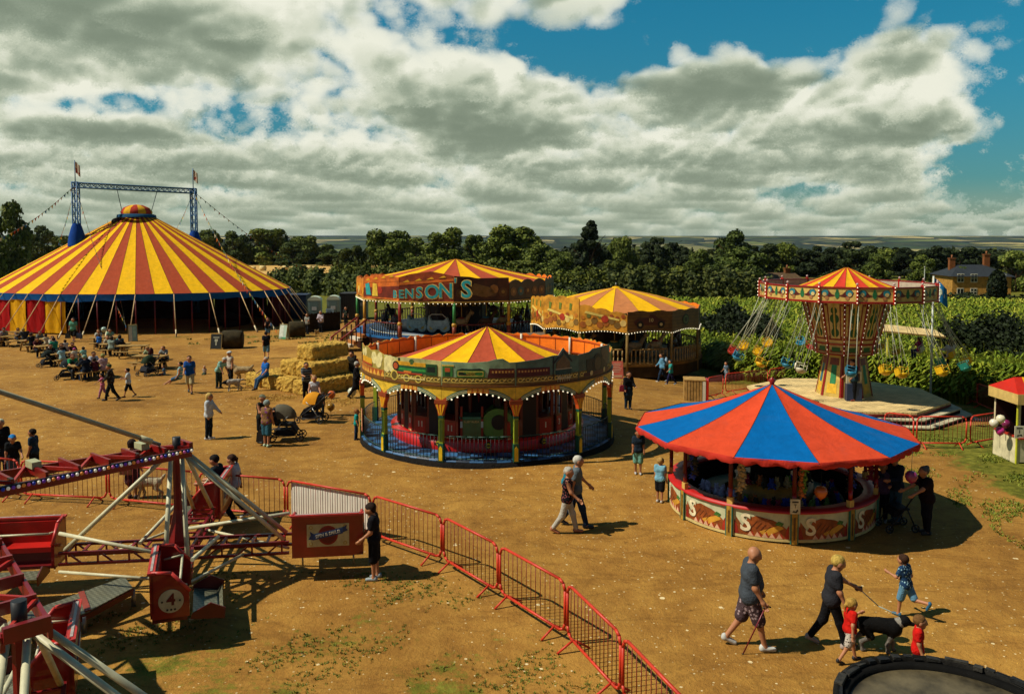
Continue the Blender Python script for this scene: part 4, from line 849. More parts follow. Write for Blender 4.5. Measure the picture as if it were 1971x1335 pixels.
m = MB(); m.lathe([(SR+.05, .70), (SR+.05, .76), (SR-.32, .765), (SR-.32, .70), (SR+.05, .70)], M('#b0120c', .5, .12, 3), 44); m.build('counter', st)
m = MB(); m.lathe([(SR-.35, 0), (SR-.35, .70)], M('#1a0c08', .8), 44); m.build('inner_wall', st)
for i in range(NS):
    th = off+2*PI*(i+.5)/NS; h = SR*PI/NS-.05; m = MB(); m.W = (th, SR-.012)
    m.rect(-h, h, .03, .70, 0, .05, M('#b9bb94', .55, .15, 4)); b = m
    m.rect(-h, h, .03, .09, -.012, 0, CREAM); m.rect(-h, -h+.05, .03, .70, -.012, 0, CREAM); m.rect(h-.05, h, .03, .70, -.012, 0, CREAM); b = m.build('front_panel', st)
    a = MB(); a.W = (th, SR-.012)
    a.prism([(-h+.06, .1), (h-.06, .1), (h-.08, .3), (h-.25, .44), (.25, .52), (-.1, .58), (-.3, .5), (-.42, .3), (-h+.1, .5)], -.006, 0, M('#8a4416', .55, .35, 6))
    a.prism([(-h+.06, .1), (-h+.18, .1), (-h+.13, .28), (-h+.09, .38), (-h+.06, .42)], -.009, -.004, M('#8a1c12', .55)); a.prism([(h-.15, .1), (h-.06, .1), (h-.06, .42), (h-.1, .36), (h-.13, .25)], -.009, -.004, M('#a02c18', .55))
    a.prism([(.12, .12), (.5, .34), (.42, .42), (-.05, .22)], -.009, -.004, M('#c8902c', .55)); a.prism([(.3, .42), (.45, .38), (.5, .46), (.38, .5)], -.010, -.004, M('#3a6a2a', .55))
    for k in range(5): a.prism([(-.3+.16*k, .1), (-.16+.16*k, .1), (-.24+.16*k, .21)], -.014, -.008, M('#d8a884', .55)); a.prism([(-.22+.16*k, .1), (-.14+.16*k, .1), (-.2+.16*k, .24)], -.012, -.008, M('#a8341c', .55))
    for k in range(4): a.prism([(-.1+.1*k, .46-.03*k), (-.08+.1*k, .46-.03*k), (-.2+.1*k, .3-.02*k), (-.22+.1*k, .3-.02*k)], -.011, -.005, M('#5a2a0c', .55))
    text(a, 'S', .56, -h+.33, .38, -.026, -.016, M('#e0d4ac', .5), .02); a.T = None; a.build('painted_scene', b)
    p = MB(); p.T = seg(off+2*PI*i/NS, SR); p.rect(-.065, .065, 0, .72, -.05, .03, M('#a8802a', .5, .3, 8)); p.rect(-.085, -.065, 0, .72, -.055, .0, M('#2a6a5a', .5)); p.rect(.065, .085, 0, .72, -.055, .0, M('#2a6a5a', .5)); p.rect(-.02, .02, .1, .62, -.056, -.05, M('#5a3a10', .5))
    p.rect(-.07, .07, .76, .92, -.02, .08, M('#c8a050', .5)); p.T = None; q = pol(off+2*PI*i/NS, SR-.03, 0); p.tube((q.x, q.y, .9), (q.x, q.y, 1.15), .05, RED, n=8); p.tube((q.x, q.y, 1.15), (q.x, q.y, 2.15), .05, M('#5a0c0c', .5), n=8); p.build('post', st)
m = MB(); m.lathe([(1.75, .12), (1.78, .42), (1.2, .45)], M('#6a6a3a', .6, .3, 4), 32); m.lathe([(1.05, .44), (1.05, .78), (.6, .80)], M('#a8762a', .5, .3, 5), 32); m.lathe([(.5, .8), (.5, 1.25)], M('#1a100a', .8), 16)
m.tube((0, 0, 0), (0, 0, 3.1), .06, RED, n=8); m.build('centre_display', st)
m = MB(); m.lathe([(1.1, 1.95), (3.2, 2.1)], M('#3a1410', .8), 24)
for i in range(60):
    t = 2*PI*i/60
    m.ball(pol(t, SR+.02, 2.0), .022, M('#c9b98a', .4), 5)
m.build('lamp_ring', st)
TOYM = []
for c in ('#c0bcd8', '#34489a', '#3c3a30', '#b8a070', '#a03048', '#6a8a3a', '#c8743a'):
    m = MB(); mt = M(c, .9, .3, 14); m.ball((0, 0, .07), .075, mt, 8, (1, 1, 1.05)); m.ball((0, -.01, .165), .05, mt, 8)
    for x in (-.035, .035): m.ball((x, 0, .21), .02, mt, 5); m.tube((x, -.02, .03), (x*2.1, -.07, .0), .024, mt, .02, 5); m.tube((x*1.6, -.02, .1), (x*2.6, -.06, .07), .02, mt, .016, 5)
    o = m.build('plush_toy'); TOYM.append(o.data); bpy.data.objects.remove(o)
TN = ['pale lilac', 'dark blue', 'black', 'tan', 'dark red', 'green', 'orange brown']
def toy(k, p, lab, grp, s=1.):
    o = bpy.data.objects.new('plush_toy', TOYM[k]); COL.objects.link(o); o.location = p; o.rotation_euler = (0, 0, random.uniform(-1.5, 1.5)); o.scale = (s, s, s); tag(o, '%s plush toy %s' % (TN[k], lab), 'plush toy', grp)
for i in range(64):
    t = rad(-95+190*i/63); low = i % 3 != 2; k = 0 if (t < rad(-50) and low) else random.choice([1, 1, 2, 3, 4, 5, 6, 2])
    toy(k, SC+pol(t+random.uniform(-.02, .02), random.uniform(1.3, 1.7) if low else random.uniform(.7, .98), .45 if low else .80), 'heaped on the lower tier of the red and blue stall' if low else 'on the upper tier of the red and blue stall', 'plush toys on the stall tiers', 1.15)
for j, t in enumerate((-71, -38, -5, 27, 60, 93)):
    for q in range(7): toy([1, 3, 6, 2, 4, 5][(j+(q % 2)*3) % 6] if j != 1 else 3, SC+pol(rad(t+4)+.03*(q % 2), SR-.16, 1.76-.12*q), 'hanging on the stall pole %s' % ['at its left rim', 'wrapped in tan toys', 'facing the photographer', 'right of the front', 'on its right side', 'at its right rim'][j], 'plush toys hung on the stall poles', 1.05)
def balloon(p, col, label, r=.16, string=.5, pat=None, up=True):
    t = thing('balloon', label, 'balloon', p); m = MB(); m.lathe([(0, -r*1.12), (r*.28, -r*1.02), (r*.72, -r*.66), (r, 0), (r*.93, r*.45), (r*.6, r*.85), (0, r*1.02)], M(col, .25, .08, 3, coat=.4, pat=pat), 18); m.lathe([(r*.08, -r*1.08), (r*.16, -r*1.22)], M(col, .4), 8); m.build('skin', t)
    m = MB(); m.tube((0, 0, r if not up else -r*1.15), (.01, 0, (r+string) if not up else -r-string), .006, M('#3a3428', .8), n=4); m.build('string', t); return t
balloon(atd(1580, 947, 18.7), '#c8682a', 'orange balloon hanging inside the red and blue stall', .15, .35, up=False)
balloon(atd(1754, 917, 18.6), '#8a2a5a', 'dark pink balloon hanging from the right rim of the stall canopy', .14, .45, up=False)
t = thing('notice_sign', 'white notice sign fixed to the front post of the round stall', 'sign', SC); m = MB(); m.T = seg(rad(-5.3), SR+.06, 0); m.rect(-.11, .11, .72, 1.06, -.02, 0, M('#c8bf9c', .5)); m.T = None; m.build('panel', t)
m = MB(); m.T = seg(rad(-5.3), SR+.082, 0); m.rect(-.07, .07, .98, 1.01, -.004, 0, BLK); m.rect(-.006, .006, .86, .95, -.004, 0, BLK); m.rect(-.03, .03, .93, .945, -.004, 0, BLK); m.prism([(-.07, .76), (-.03, .8), (0, .77), (.05, .83), (.07, .80), (.03, .75)], -.004, 0, BLK); m.T = None; m.build('printed_mark', t)
# ================================================================ CHAIR SWING RIDE
WC = Vector((14.5, 36, 0)); DZ = .15
sw = thing('chair_swing_ride', 'tall chair swing ride with cream painted panels and flying seats on chains', 'fairground ride', WC)
m = MB()
def octo(R, z0, z1, mat, a=18, n=8): m.lathe([(R, z0), (R, z1), (0.01, z1)], mat, n, a0=rad(a), a1=rad(a)+2*PI, smooth=False)
octo(4.15, DZ-.10, DZ, PALEWOOD); octo(4.17, DZ-.16, DZ-.09, M('#7a1c14', .5)); m.build('deck', sw)
m = MB(); octo(4.02, -.85, DZ-.16, M('#1c4a6a', .7, .3, 2)); m.build('deck_skirt', sw)
for k, (R, z) in enumerate(((4.55, -.07), (4.95, -.28), (5.35, -.50))):
    m = MB(); m.lathe([(R, z-.05), (R, z), (R-.55, z)], M('#b8b090', .7, .2, 3), 3, a0=rad(-27), a1=rad(108), smooth=False); m.lathe([(R-.05, z-.25), (R-.05, z-.05)], M('#2a1410', .7), 3, a0=rad(-27), a1=rad(108), smooth=False); m.build('step', sw)
for k in range(8):
    m = MB(); m.T = seg(rad(-4.5+45*k), 0); R0_, R1_ = 1.16, .84; w0, w1 = R0_*.44, R1_*.44
    def fl(z): f = (z-DZ)/(1.97-DZ); return R0_+(R1_-R0_)*f
    for (x0, x1, z0, z1, mt, pr) in ((-1, 1, DZ, 1.97, M('#c8a850', .5, .2, 3), 0), (-1, -.82, DZ, 1.97, RED, .02), (.82, 1, DZ, 1.97, RED, .02), (-.55, .5, .3, .75, M('#d8a82a', .5), .01), (-.3, .35, .7, 1.5, M('#2a7a4a', .5) if k % 2 else M('#2a6a7a', .5), .012), (-.6, .6, 1.5, 1.8, M('#7a3a1a', .5), .01)):
        a, b = fl(z0)*.924+pr, fl(z1)*.924+pr; q = lambda x, z: x*fl(z)*.383
        m.add([(q(x0, z0), -a, z0), (q(x1, z0), -a, z0), (q(x1, z1), -b, z1), (q(x0, z1), -b, z1)], [(0, 1, 2, 3)], mt)
    m.T = None; m.build('base_panel', sw)
for k in range(12):
    th = rad(-8+30*k); m = MB(); m.T = seg(th, 0); prof = [(1.97, 1.26), (2.42, 1.29), (2.46, 1.31), (4.42, 1.84)]
    def rr(z): return float(np.interp(z, [p[0] for p in prof], [p[1] for p in prof]))
    def pan(x0, x1, z0, z1, mt, pr=0.):
        P = [(x0, z0), (x1, z0), (x1, z1), (x0, z1)]; m.add([(x*rr(z)*.268, -rr(z)*.966-pr, z) for x, z in P], [(0, 1, 2, 3)], mt)
    pan(-1, 1, 1.97, 2.44, M('#b89a60', .5, .2, 4)); pan(-1, 1, 2.44, 4.42, M('#c4a468', .5, .2, 4)); pan(-1, 1, 2.40, 2.48, RED, .02); pan(-1, 1, 1.97, 2.03, RED, .02)
    pan(-.5, .5, 2.12, 2.32, M('#2a5a2a', .5), .008); pan(-.7, .7, 2.08, 2.36, M('#7a2418', .5), .004)
    for z0, z1, w_ in ((2.62, 2.8, .75), (2.8, 4.1, .62), (4.1, 4.3, .8)): pan(-w_, w_, z0, z1, M('#7a2418', .5), .004)
    pan(-.5, .5, 2.7, 4.2, M('#c8ac74', .5, .2, 4), .007); pan(-.8, .8, 4.2, 4.34, M('#c8ac74', .5), .007)
    for z, w_, hh in ((2.95, .42, .2), (3.25, .22, .22), (3.55, .45, .22), (3.9, .30, .16)):
        m.add([(w_*rr(z)*.268*cos(a), -rr(z+hh*sin(a))*.966-.010, z+hh*sin(a)) for a in np.linspace(0, 2*PI, 12, endpoint=False)], [tuple(range(12))], M('#14502c', .45))
    pan(-.08, .08, 2.7, 4.2, M('#c8a850', .5), .013)
    m.T = None
    for z0, z1 in ((1.97, 2.44), (2.44, 4.42)): m.tube(pol(th+rad(15), rr(z0), z0), pol(th+rad(15), rr(z1), z1), .05, RED, n=6)
    bulbs([pol(th+rad(15), rr(z)+.07, z) for z in np.linspace(2.0, 4.35, 13)], m, .018); m.build('tower_panel', sw)
FR = 3.60
for k in range(16):
    th = rad(-4.75+22.5*k); A = FR*cos(PI/16); h = FR*sin(PI/16); m = MB(); m.T = seg(th, A) 
    m.rect(-h, h, 4.40, 5.0, 0, .05, M('#c9a858', .5, .2, 4)); m.rect(-h, h, 4.36, 4.44, -.03, .06, RED); m.rect(-h, h, 4.95, 5.01, -.03, .06, RED); m.rect(-h, h, 4.42, 4.98, .052, .06, M('#b8a890', .6))
    m.rect(-h, -h+.07, 4.32, 5.06, -.06, .07, CRED); 
    for z in (4.4, 4.55, 4.7, 4.85, 5.0): m.ball((-h+.02, -.08, z), .025, BULB, 6)
    m.ball((-h+.03, .0, 5.13), .05, M('#c8a8a0', .4), 8); m.T = None; b = m.build('rounding_board', sw)
    a = MB(); a.T = seg(th, A)
    for s in (-1, 1):
        a.prism([(s*.06, 4.66), (s*.2, 4.72), (s*.34, 4.88), (s*.52, 4.90), (s*.62, 4.78), (s*.55, 4.62), (s*.42, 4.56), (s*.3, 4.60), (s*.18, 4.62)], -.008, 0, M('#5a1c14', .5)); a.disc(s*.45, 4.76, .13, -.014, -.006, M('#1f7a84', .5), 10); a.disc(s*.47, 4.71, .08, -.02, -.012, M('#c8b070', .5), 10); a.disc(s*.38, 4.56, .08, -.014, -.006, M('#a87040', .5), 8)
    a.disc(0, 4.7, .085, -.016, -.006, M('#1f6a3a', .5), 10, ry=.16); a.disc(0, 4.86, .05, -.016, -.006, M('#1f6a3a', .5), 8); a.T = None; a.build('painted_scene', b)
striped_cone(sw, 24, 4.58, 2.65, 5.66, .08, ('#c23a2a', '#d9a21a'), ph=rad(-8), sag=.04)
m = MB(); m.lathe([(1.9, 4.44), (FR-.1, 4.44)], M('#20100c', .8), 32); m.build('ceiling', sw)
SEATC = ['#d8a812', '#2a7a94', '#a82c1c', '#1f7a6a', '#c8bfa0']
def swing(th, r, L, out, lag, col):
    hang = pol(th, r, 4.40); d = pol(th, 1, 0); tg = Vector((cos(th), sin(th), 0)); seatp = hang+d*(L*sin(out))+tg*(-lag)+Vector((0, 0, -L*cos(out)))
    up = (hang-seatp).normalized(); fw = (tg-up*tg.dot(up)).normalized(); sd = up.cross(fw); R = Matrix((fw, sd, up)).transposed().to_4x4(); m = MB(); m.T = Matrix.Translation(seatp) @ R; c = M(col, .4, .12, 3)
    m.lathe([(0, -.09), (.13, -.06), (.20, .02), (.205, .07), (.18, .07), (.12, -.02), (0, -.04)], c, 12, smooth=True); m.prism([(-.19, .02), (-.15, .02), (-.19, .26), (-.23, .26)], -.15, .15, c)
    for z in (.26,): m.path([(-.16, -.18, z+.05), (.16, -.18, z), (.16, .18, z), (-.16, .18, z+.05), (-.19, 0, z+.06), (-.16, -.18, z+.05)], .013, c, 5)
    for x, y in ((-.16, -.18), (.16, -.18), (.16, .18), (-.16, .18)): m.tube((x, y, 0), (x, y, .34), .012, c, n=5)
    m.T = None; s = m.build('swing_seat', sw)
    for x, y in ((-.16, -.18), (.16, -.18), (.16, .18), (-.16, .18)):
        m = MB(); q = seatp+R.to_3x3() @ Vector((x, y, .3)); m.tube(q, hang+tg*x*.7+d*y*.9, .011, M('#a8a890', .5), n=4); m.build('chain', s)
    return seatp, R
SEATS = []
for k in range(16): SEATS.append(swing(rad(-16+22.5*k), 3.42, 3.0, rad(27), .25, SEATC[[1, 0, 0, 3, 0, 0, 4, 0, 2, 1, 0, 0, 2, 1, 0, 4][k]]))
for k in range(6): SEATS.append(swing(rad(5+60*k), 2.65, 2.95, rad(22), .2, SEATC[[0, 3, 0, 2, 0, 1, 2, 0, 0, 1][k]]))
m = MB(); m.T = seg(rad(-8), 1.75); m.rect(-.3, .3, DZ, DZ+.72, 0, .4, M('#1c2c4a', .5)); m.rect(-.3, .3, DZ+.72, DZ+1.25, .1, .3, M('#b8b094', .5)); m.rect(-.2, -.02, DZ+.8, DZ+1.15, .08, .1, M('#c8a050', .5)); m.rect(.04, .22, DZ+.84, DZ+1.15, .08, .1, M('#4a3020', .5)); m.T = None; m.build('control_box', sw)
# kiosk at the right edge
kp = at(1946, 884); kp.x += .72; ki = thing('striped_kiosk', 'small game kiosk with red and yellow striped roof and cream counter at the right edge', 'kiosk', kp)
m = MB(); m.box((.1, .6, 1.32), (1.75, 1.3, 2.6), M('#1a0e0c', .8)) if False else None
w_ = .85
for x0 in (-w_, w_-.08):
    for y0 in (-.5, .7): m = MB(); m.rect(x0, x0+.08, 0, 1.9, y0, y0+.08, M('#c8b890', .5)); m.build('post', ki)
m = MB(); m.rect(-w_-.03, -w_, 0, 1.9, -.52, -.45, M('#b8b82a', .5)); m.build('corner_strip', ki)
m = MB(); m.rect(-w_, w_, 0, 1.9, .66, .7, M('#2c1210', .8)); m.rect(w_-.06, w_-.02, 0, 1.9, -.42, .66, M('#2c1210', .8)); m.build('back_wall', ki)
m = MB(); m.box((-w_+.01, .14, .4), (.04, 1.18, .8), M('#cfc39a', .5)); m.box((-w_+.01, .14, .83), (.08, 1.2, .06), M('#b03020', .5)); m.build('side_panel', ki)
m = MB(); m.prism([(-w_+.08, .05), (w_-.08, .05), (w_-.08, .78), (-w_+.08, .78)], -.5, -.46, M('#d0c49c', .5)); m.rect(-w_, w_, .78, .83, -.6, -.3, M('#b03020', .5)); m.disc(.0, .36, .3, -.52, -.5, M('#1c3a2a', .5), 14); m.disc(.1, .38, .18, -.53, -.515, M('#4a2a5a', .5), 10); m.disc(-.25, .3, .14, -.53, -.515, M('#7a2a5a', .5), 10); m.prism([(-.5, .6), (-.2, .5), (-.3, .62)], -.53, -.51, M('#6aa02a', .5)); m.build('counter', ki)
m = MB()
for k in range(6):
    x0, x1 = -1.0+k/3, -1.0+(k+1)/3; f = .72; m.add([(x0, -.68, 2.2), (x1, -.68, 2.2), (x1*f, -.0, 2.62), (x0*f, -.0, 2.62), (x0, .9, 2.2), (x1, .9, 2.2)], [(0, 1, 2, 3), (3, 2, 5, 4)], canvas('#d8a21a' if k % 2 else '#b8281c'))
m.add([(-1.0, -.68, 2.2), (-.72, 0, 2.62), (-1, .9, 2.2)], [(0, 1, 2)], canvas('#b8281c')); m.build('roof', ki)
m = MB(); m.rect(-1.0, 1.0, 1.88, 2.2, -.70, -.66, M('#c8a860', .5)); m.rect(-1.0, -.97, 1.88, 2.2, -.66, .88, M('#c8a860', .5)); m.build('fascia', ki)
m = MB(); text(m, 'S', .26, -.42, 2.03, -.73, -.70, M('#24306a', .5), .03); m.build('letter', ki)
t = thing('notice_sign', 'small white notice on the left post of the kiosk', 'sign', kp+Vector((-w_, -.55, .82))); m = MB(); m.rect(-.13, .15, 0, .38, -.02, 0, M('#d8cfb0', .5)); m.rect(-.08, .1, .3, .33, -.024, -.018, BLK); m.rect(0, .02, .16, .26, -.024, -.018, BLK); m.prism([(-.06, .05), (.02, .09), (.1, .06), (.08, .12), (-.05, .1)], -.024, -.018, BLK); m.build('panel', t)
for (px, py, c, lab, pt) in ((1926, 806, '#d8cfae', 'white and yellow balloon, topmost of the bunch at the kiosk', ('flower', '#d8c03a', 4.)), (1913, 814, '#d8d0b8', 'white balloon with pink marks on the left of the bunch at the kiosk', ('flower', '#b83a6a', 5.)), (1925, 829, '#b82a78', 'bright pink balloon, lowest of the bunch at the kiosk', None), (1936, 815, '#7a2450', 'dark pink balloon behind the bunch at the kiosk', None)):
    balloon(atd(px, py, 25.6 if c != '#7a2450' else 25.9), c, lab, .135, .4, pt)
# ================================================================ SPINNING CAR RIDE (front left)
CHEQ = M('#8a8a72', .35, .15, 5, metal=.5, pat=('check', '#6c6c58', 16.)); IVORY = M('#c4bf9c', .45, .15, 5)
sp = thing('spinning_car_ride', 'red spinning car ride with lit boom arms and cream brace tubes', 'fairground ride', (0, 0, 0))
HUB1, HUB2, CEN = Vector((-6.75, 16.5, 0)), Vector((-5.66, 9.3, -.10)), Vector((-9.5, 13.2, 0))
def car(hub, ang, num, r0=2.27):
    cs = MB(); T0 = Matrix.Translation(hub) @ Matrix.Rotation(ang, 4, 'Z') @ Matrix.Translation((r0, 0, 0)); cs.T = T0; L = 1.42
    R_ = M('#84100f', .35, .15, 3, coat=.5); D_ = M('#5c0c0e', .4, .2, 3)
    out = [(0, .5), (L-.22, .5), (L-.08, .55), (L, .68), (L, 1.36), (0, 1.36)]
    cs.prism(out, -.36, -.30, R_); cs.rect(0, L, .50, .56, -.33, .22, D_)
    for x0, x1 in ((0, .06), (L-.06, L)):
        cs.add([(x, y, z) for x in (x0, x1) for y, z in ((-.33, .52), (.26, .56), (.26, .96), (-.02, 1.30), (-.33, 1.34))], [(0, 1, 2, 3, 4), (9, 8, 7, 6, 5)]+[(i, (i+1) % 5+0, (i+1) % 5+5, i+5)[::-1] for i in range(5)], R_)
    cs.T = None; o = cs.build('passenger_car', sp)
    m = MB(); m.T = T0; m.rect(-.02, L+.02, 1.34, 1.38, -.39, -.27, M('#b03028', .4)); m.rect(.08, L-.08, 1.365, 1.39, -.35, -.31, M('#a89c94', .4))
    for x in (.03, L-.03): m.path([(x, -.33, 1.36), (x, -.02, 1.32), (x, .27, .98)], .035, M('#b03028', .4), 6)
    m.T = None; m.build('rim', o)
    m = MB(); m.T = T0; m.rect(.07, L-.07, .78, .88, -.30, .08, CRED); m.rect(.07, L-.07, .56, .78, .02, .06, D_); m.rect(.07, L-.07, .88, 1.3, -.298, -.24, M('#a01410', .4)); m.T = None; m.build('seat', o)
    m = MB(); m.T = T0; m.path([(.1, -.2, 1.1), (.14, .12, 1.16), (L-.14, .12, 1.16), (L-.1, -.2, 1.1)], .022, IVORY, 7); m.T = None; m.build('lap_bar', o)
    m = MB(); m.T = T0; m.add([(.1, .3, .5), (L-.1, .3, .5), (L-.1, .72, .42), (.1, .72, .42), (L-.1, .80, .52), (.1, .80, .52)], [(0, 1, 2, 3), (3, 2, 4, 5)], CHEQ)
    m.add([(.1, .3, .485), (L-.1, .3, .485), (L-.1, .72, .405), (.1, .72, .405)], [(3, 2, 1, 0)], D_)
    for x in (.08, L-.1): m.add([(x+d, y, z) for d in (0, .025) for y, z in ((.26, .46), (.82, .40), (.84, .58), (.6, .7), (.3, .56))], [(0, 1, 2, 3, 4), (9, 8, 7, 6, 5)]+[(i, (i+1) % 5, (i+1) % 5+5, i+5)[::-1] for i in range(5)], D_)
    m.T = None; m.build('footrest', o)
    m = MB(); m.T = T0; q = -.362
    m.rect(.30, 1.14, .72, 1.18, q-.008, q+.01, M('#b8ac7c', .5)); m.disc(.72, .95, .20, q-.013, q-.006, M('#8a1a14', .5), 20); m.disc(.72, .95, .165, q-.016, q-.01, M('#6a1410', .5), 20)
    m.prism([(.42, .86), (1.02, .98), (1.02, 1.10), (.42, .98)], q-.02, q-.012, M('#1c3a6a', .5)); m.prism([(.33, .88), (.45, .86), (.45, .98), (.36, 1.04), (.38, .96)], q-.018, q-.01, M('#142c54', .5)); m.prism([(1.0, .99), (1.12, 1.04), (1.08, 1.08), (1.1, 1.15), (1.0, 1.10)], q-.018, q-.01, M('#142c54', .5))
    m.T = T0 @ Matrix.Translation((.72, 0, .98)) @ Matrix.Rotation(-rad(11.3), 4, 'Y'); text(m, 'SPIN & SMILE!', .085, 0, 0, q-.028, q-.019, WHT, .012); m.T = T0
    for x in (.38, 1.06):
        for z in (.78, 1.12): m.disc(x, z, .04, q-.012, q-.006, M('#a8883a', .5), 10); m.disc(x, z, .022, q-.016, q-.01, M('#b8ac7c', .5), 8)
    m.T = None; m.build('name_plate', o)
    m = MB(); m.T = T0 @ Matrix.Translation((L+.002, 0, 0)) @ Matrix.Rotation(PI/2, 4, 'Z')
    m.disc(-.03, .86, .2, -.012, 0, M('#b4ac8c', .5), 24); text(m, num, .27, -.03, .88, -.02, -.011, M('#5a0c0c', .5), .03)
    for x in (-.17, .11): m.disc(x, .86, .018, -.018, -.011, BLK, 6)
    for k in (-1, 0, 1): m.disc(-.03+.06*k, .715, .02, -.018, -.011, BLK, 6)
    m.T = None; m.build('number_plate', o)
    for x in (.2, L-.2): m = MB(); m.tube(T0 @ Vector((x, -.3, .5)), T0 @ Vector((x, -.26, .3)), .018, STEEL, n=6); m.build('hanger', o)
def cluster(hub, tip, rot, nums, tw=(0, 0, 0, 0), r0=(2.27,)*4):
    m = MB(); m.lathe([(.26, .45), (.22, .9), (.09, 1.5), (.09, tip.z-.1)], M('#7a1412', .4, .2, 3), 8, hub, smooth=False); m.tube((hub.x, hub.y, tip.z-.15), (tip.x, tip.y, tip.z+.22), .085, DKSTEEL); m.build('spindle', sp)
    for k in range(4):
        a = rot+k*PI/2+rad(tw[k]); re = r0[k]-.07; d = Vector((cos(a), sin(a), 0)); n = Vector((-sin(a), cos(a), 0)); m = MB()
        for s in (-1, 1):
            for z in (.58, .80): m.beam(hub+d*.25+n*s*.26+Vector((0, 0, z)), hub+d*re+n*s*.24+Vector((0, 0, z)), .06, .05, M('#6c1014', .4, .2, 3))
        for q in range(7):
            t = .3+q*(re-.15)/7
            for s in (-1, 1): m.beam(hub+d*t+n*s*.25+Vector((0, 0, .58)), hub+d*(t+.26 if q % 2 else t)+n*s*.25+Vector((0, 0, .80)), .03, .03, M('#7c1418', .4))
            m.beam(hub+d*t-n*.25+Vector((0, 0, .8)), hub+d*t+n*.25+Vector((0, 0, .8)), .05, .03, M('#7c1418', .4))
        m.build('ladder_arm', sp)
        for s in (-1, 1):
            m = MB(); m.tube(tip+d*.14+n*s*.10-Vector((0, 0, .1)), hub+d*(re-.1)+n*s*.2+Vector((0, 0, .84)), .045, IVORY); m.build('brace_tube', sp)
        m = MB(); a2 = a+PI/2; d2 = Vector((cos(a2), sin(a2), 0)); m.tube(hub+d*2.15+n*.3+Vector((0, 0, 1.22)), hub+d2*.75+Vector((0, 0, .84)), .038, IVORY); m.build('tie_tube', sp)
        m = MB(); m.tube(hub+d*1.3-n*.26+Vector((0, 0, .6)), hub-n*2.15+d*.1+Vector((0, 0, .55)), .03, IVORY); m.build('tie_tube', sp)
        car(hub, a, nums[k], r0[k])
TIP1, TIP2 = Vector((-6.75, 16.5, 2.76)), Vector((-5.66, 9.3, 2.62))
cluster(HUB1, TIP1, rad(8), '1324', (0, 0, 0, 12), (2.27, 2.27, 2.27, 1.55)); cluster(HUB2, TIP2, rad(22), '5687', (-12, 2, 0, 0))
LC = ['#e8e0c8', '#1c2c8a', '#b0508a', '#c87a2a', '#e8e0d0', '#5a2a8a']
def boom(tip, cen, ext, z0, z1):
    d = (tip-cen); d.z = 0; d.normalize(); n = Vector((-d.y, d.x, 0)); a = Vector((tip.x, tip.y, z0))+d*ext; b = Vector((cen.x, cen.y, z1)); L = (a-b).length; m = MB(); R_ = M('#7c1010', .4, .2, 3, coat=.3); wN, wT = .62, .24
    for s in (-1, 1): m.beam(a+n*s*wT, b+n*s*wN, .05, .18, R_)
    K = 8; P = lambda f, s: a.lerp(b, f)+n*s*(wT+(wN-wT)*f)+Vector((0, 0, .10))
    for k in range(K+1): m.beam(P(k/K, -1), P(k/K, 1),   .05, .15, R_) if k else m.beam(P(0, -1), P(0, 1), .08, .18, R_)
    for k in range(K): m.beam(P(k/K, 1 if k % 2 else -1), P((k+1)/K, -1 if k % 2 else 1), .04, .06, M('#a82a20', .4))
    m.build('boom_arm', sp)
    near = -1 if (P(.5, -1).y+P(.5, -1).x*-.3) < (P(.5, 1).y+P(.5, 1).x*-.3) else 1
    m = MB(); m.beam(P(0, near)+n*near*.05+Vector((0, 0, -.03)), P(1, near)+n*near*.05+Vector((0, 0, -.03)), .05, .05, BLK); N = int(L/.08)
    for k in range(N): p = P((k+.5)/N, near)+n*near*.09+Vector((0, 0, -.05)); m.ball(p, .034, M(LC[k % 6], .3, .05, 2, emit=.15), 6)
    m.build('lamp_strip', sp)
    for f in ((.18, .62) if tip is TIP1 else (.7,)): m = MB(); m.box(P(f, 0)+n*(wT*.7)+Vector((0, 0, .10)), (.16, .30, .12), M('#a8a880', .4), rz=math.atan2(d.y, d.x)); m.build('lamp_housing', sp)
boom(TIP1, CEN, .18, 2.68, 2.80); boom(TIP2, CEN, .3, 2.50, 2.70)
boom(CEN+Vector((-5, .5, 0)), CEN, .3, 2.76, 2.8)
p0, p1 = Vector((-6.95, 16.2, 2.90)), Vector((-9.5, 13.2, 4.95)); pm = p0.lerp(p1, .10)
m = MB(); m.tube(pm, p1, .045, M('#a09a7c', .45, .15, 4)); m.build('stay_tube', sp); m = MB(); m.tube(p0, pm, .035, STEEL); m.tube(p0.lerp(pm, .45), pm, .06, M('#c0b890', .4)); m.build('stay_fork', sp)
m = MB(); m.lathe([(1.1, -.02), (1.1, .4), (.5, .5), (.42, 4.4), (.2, 5.1), (0, 5.1)], M('#7c1010', .4, .2, 3), 16, CEN); m.build('centre_column', sp)
c4 = [atz(px, py, .36) for px, py in ((239, 1109), (256, 1130), (161, 1180), (30, 1212), (28, 1186))]
m = MB(); m.add(c4+[p-Vector((0, 0, .05)) for p in c4], [(0, 4, 3, 2, 1), (5, 6, 7, 8, 9)]+[(i, (i+1) % 5, (i+1) % 5+5, i+5) for i in range(5)], CHEQ); m.build('walkway', sp)
m = MB(); m.beam(c4[1]-Vector((0, 0, .08)), c4[2]-Vector((0, 0, .08)), .05, .1, M('#5c0c0e', .4)); m.beam(c4[2]-Vector((0, 0, .08)), c4[3]-Vector((0, 0, .08)), .05, .1, M('#5c0c0e', .4)); q = c4[0].lerp(c4[4], .42); q2 = c4[1].lerp(c4[2], .92); m.beam(q+Vector((0, 0, .012)), q2+Vector((0, 0, .012)), .1, .02, M('#8a3a2c', .5)); m.build('walkway_edge', sp)
for p in c4[:4]: m = MB(); m.tube((p.x, p.y, 0), p-Vector((0, 0, .05)), .04, STEEL); m.build('walkway_leg', sp)
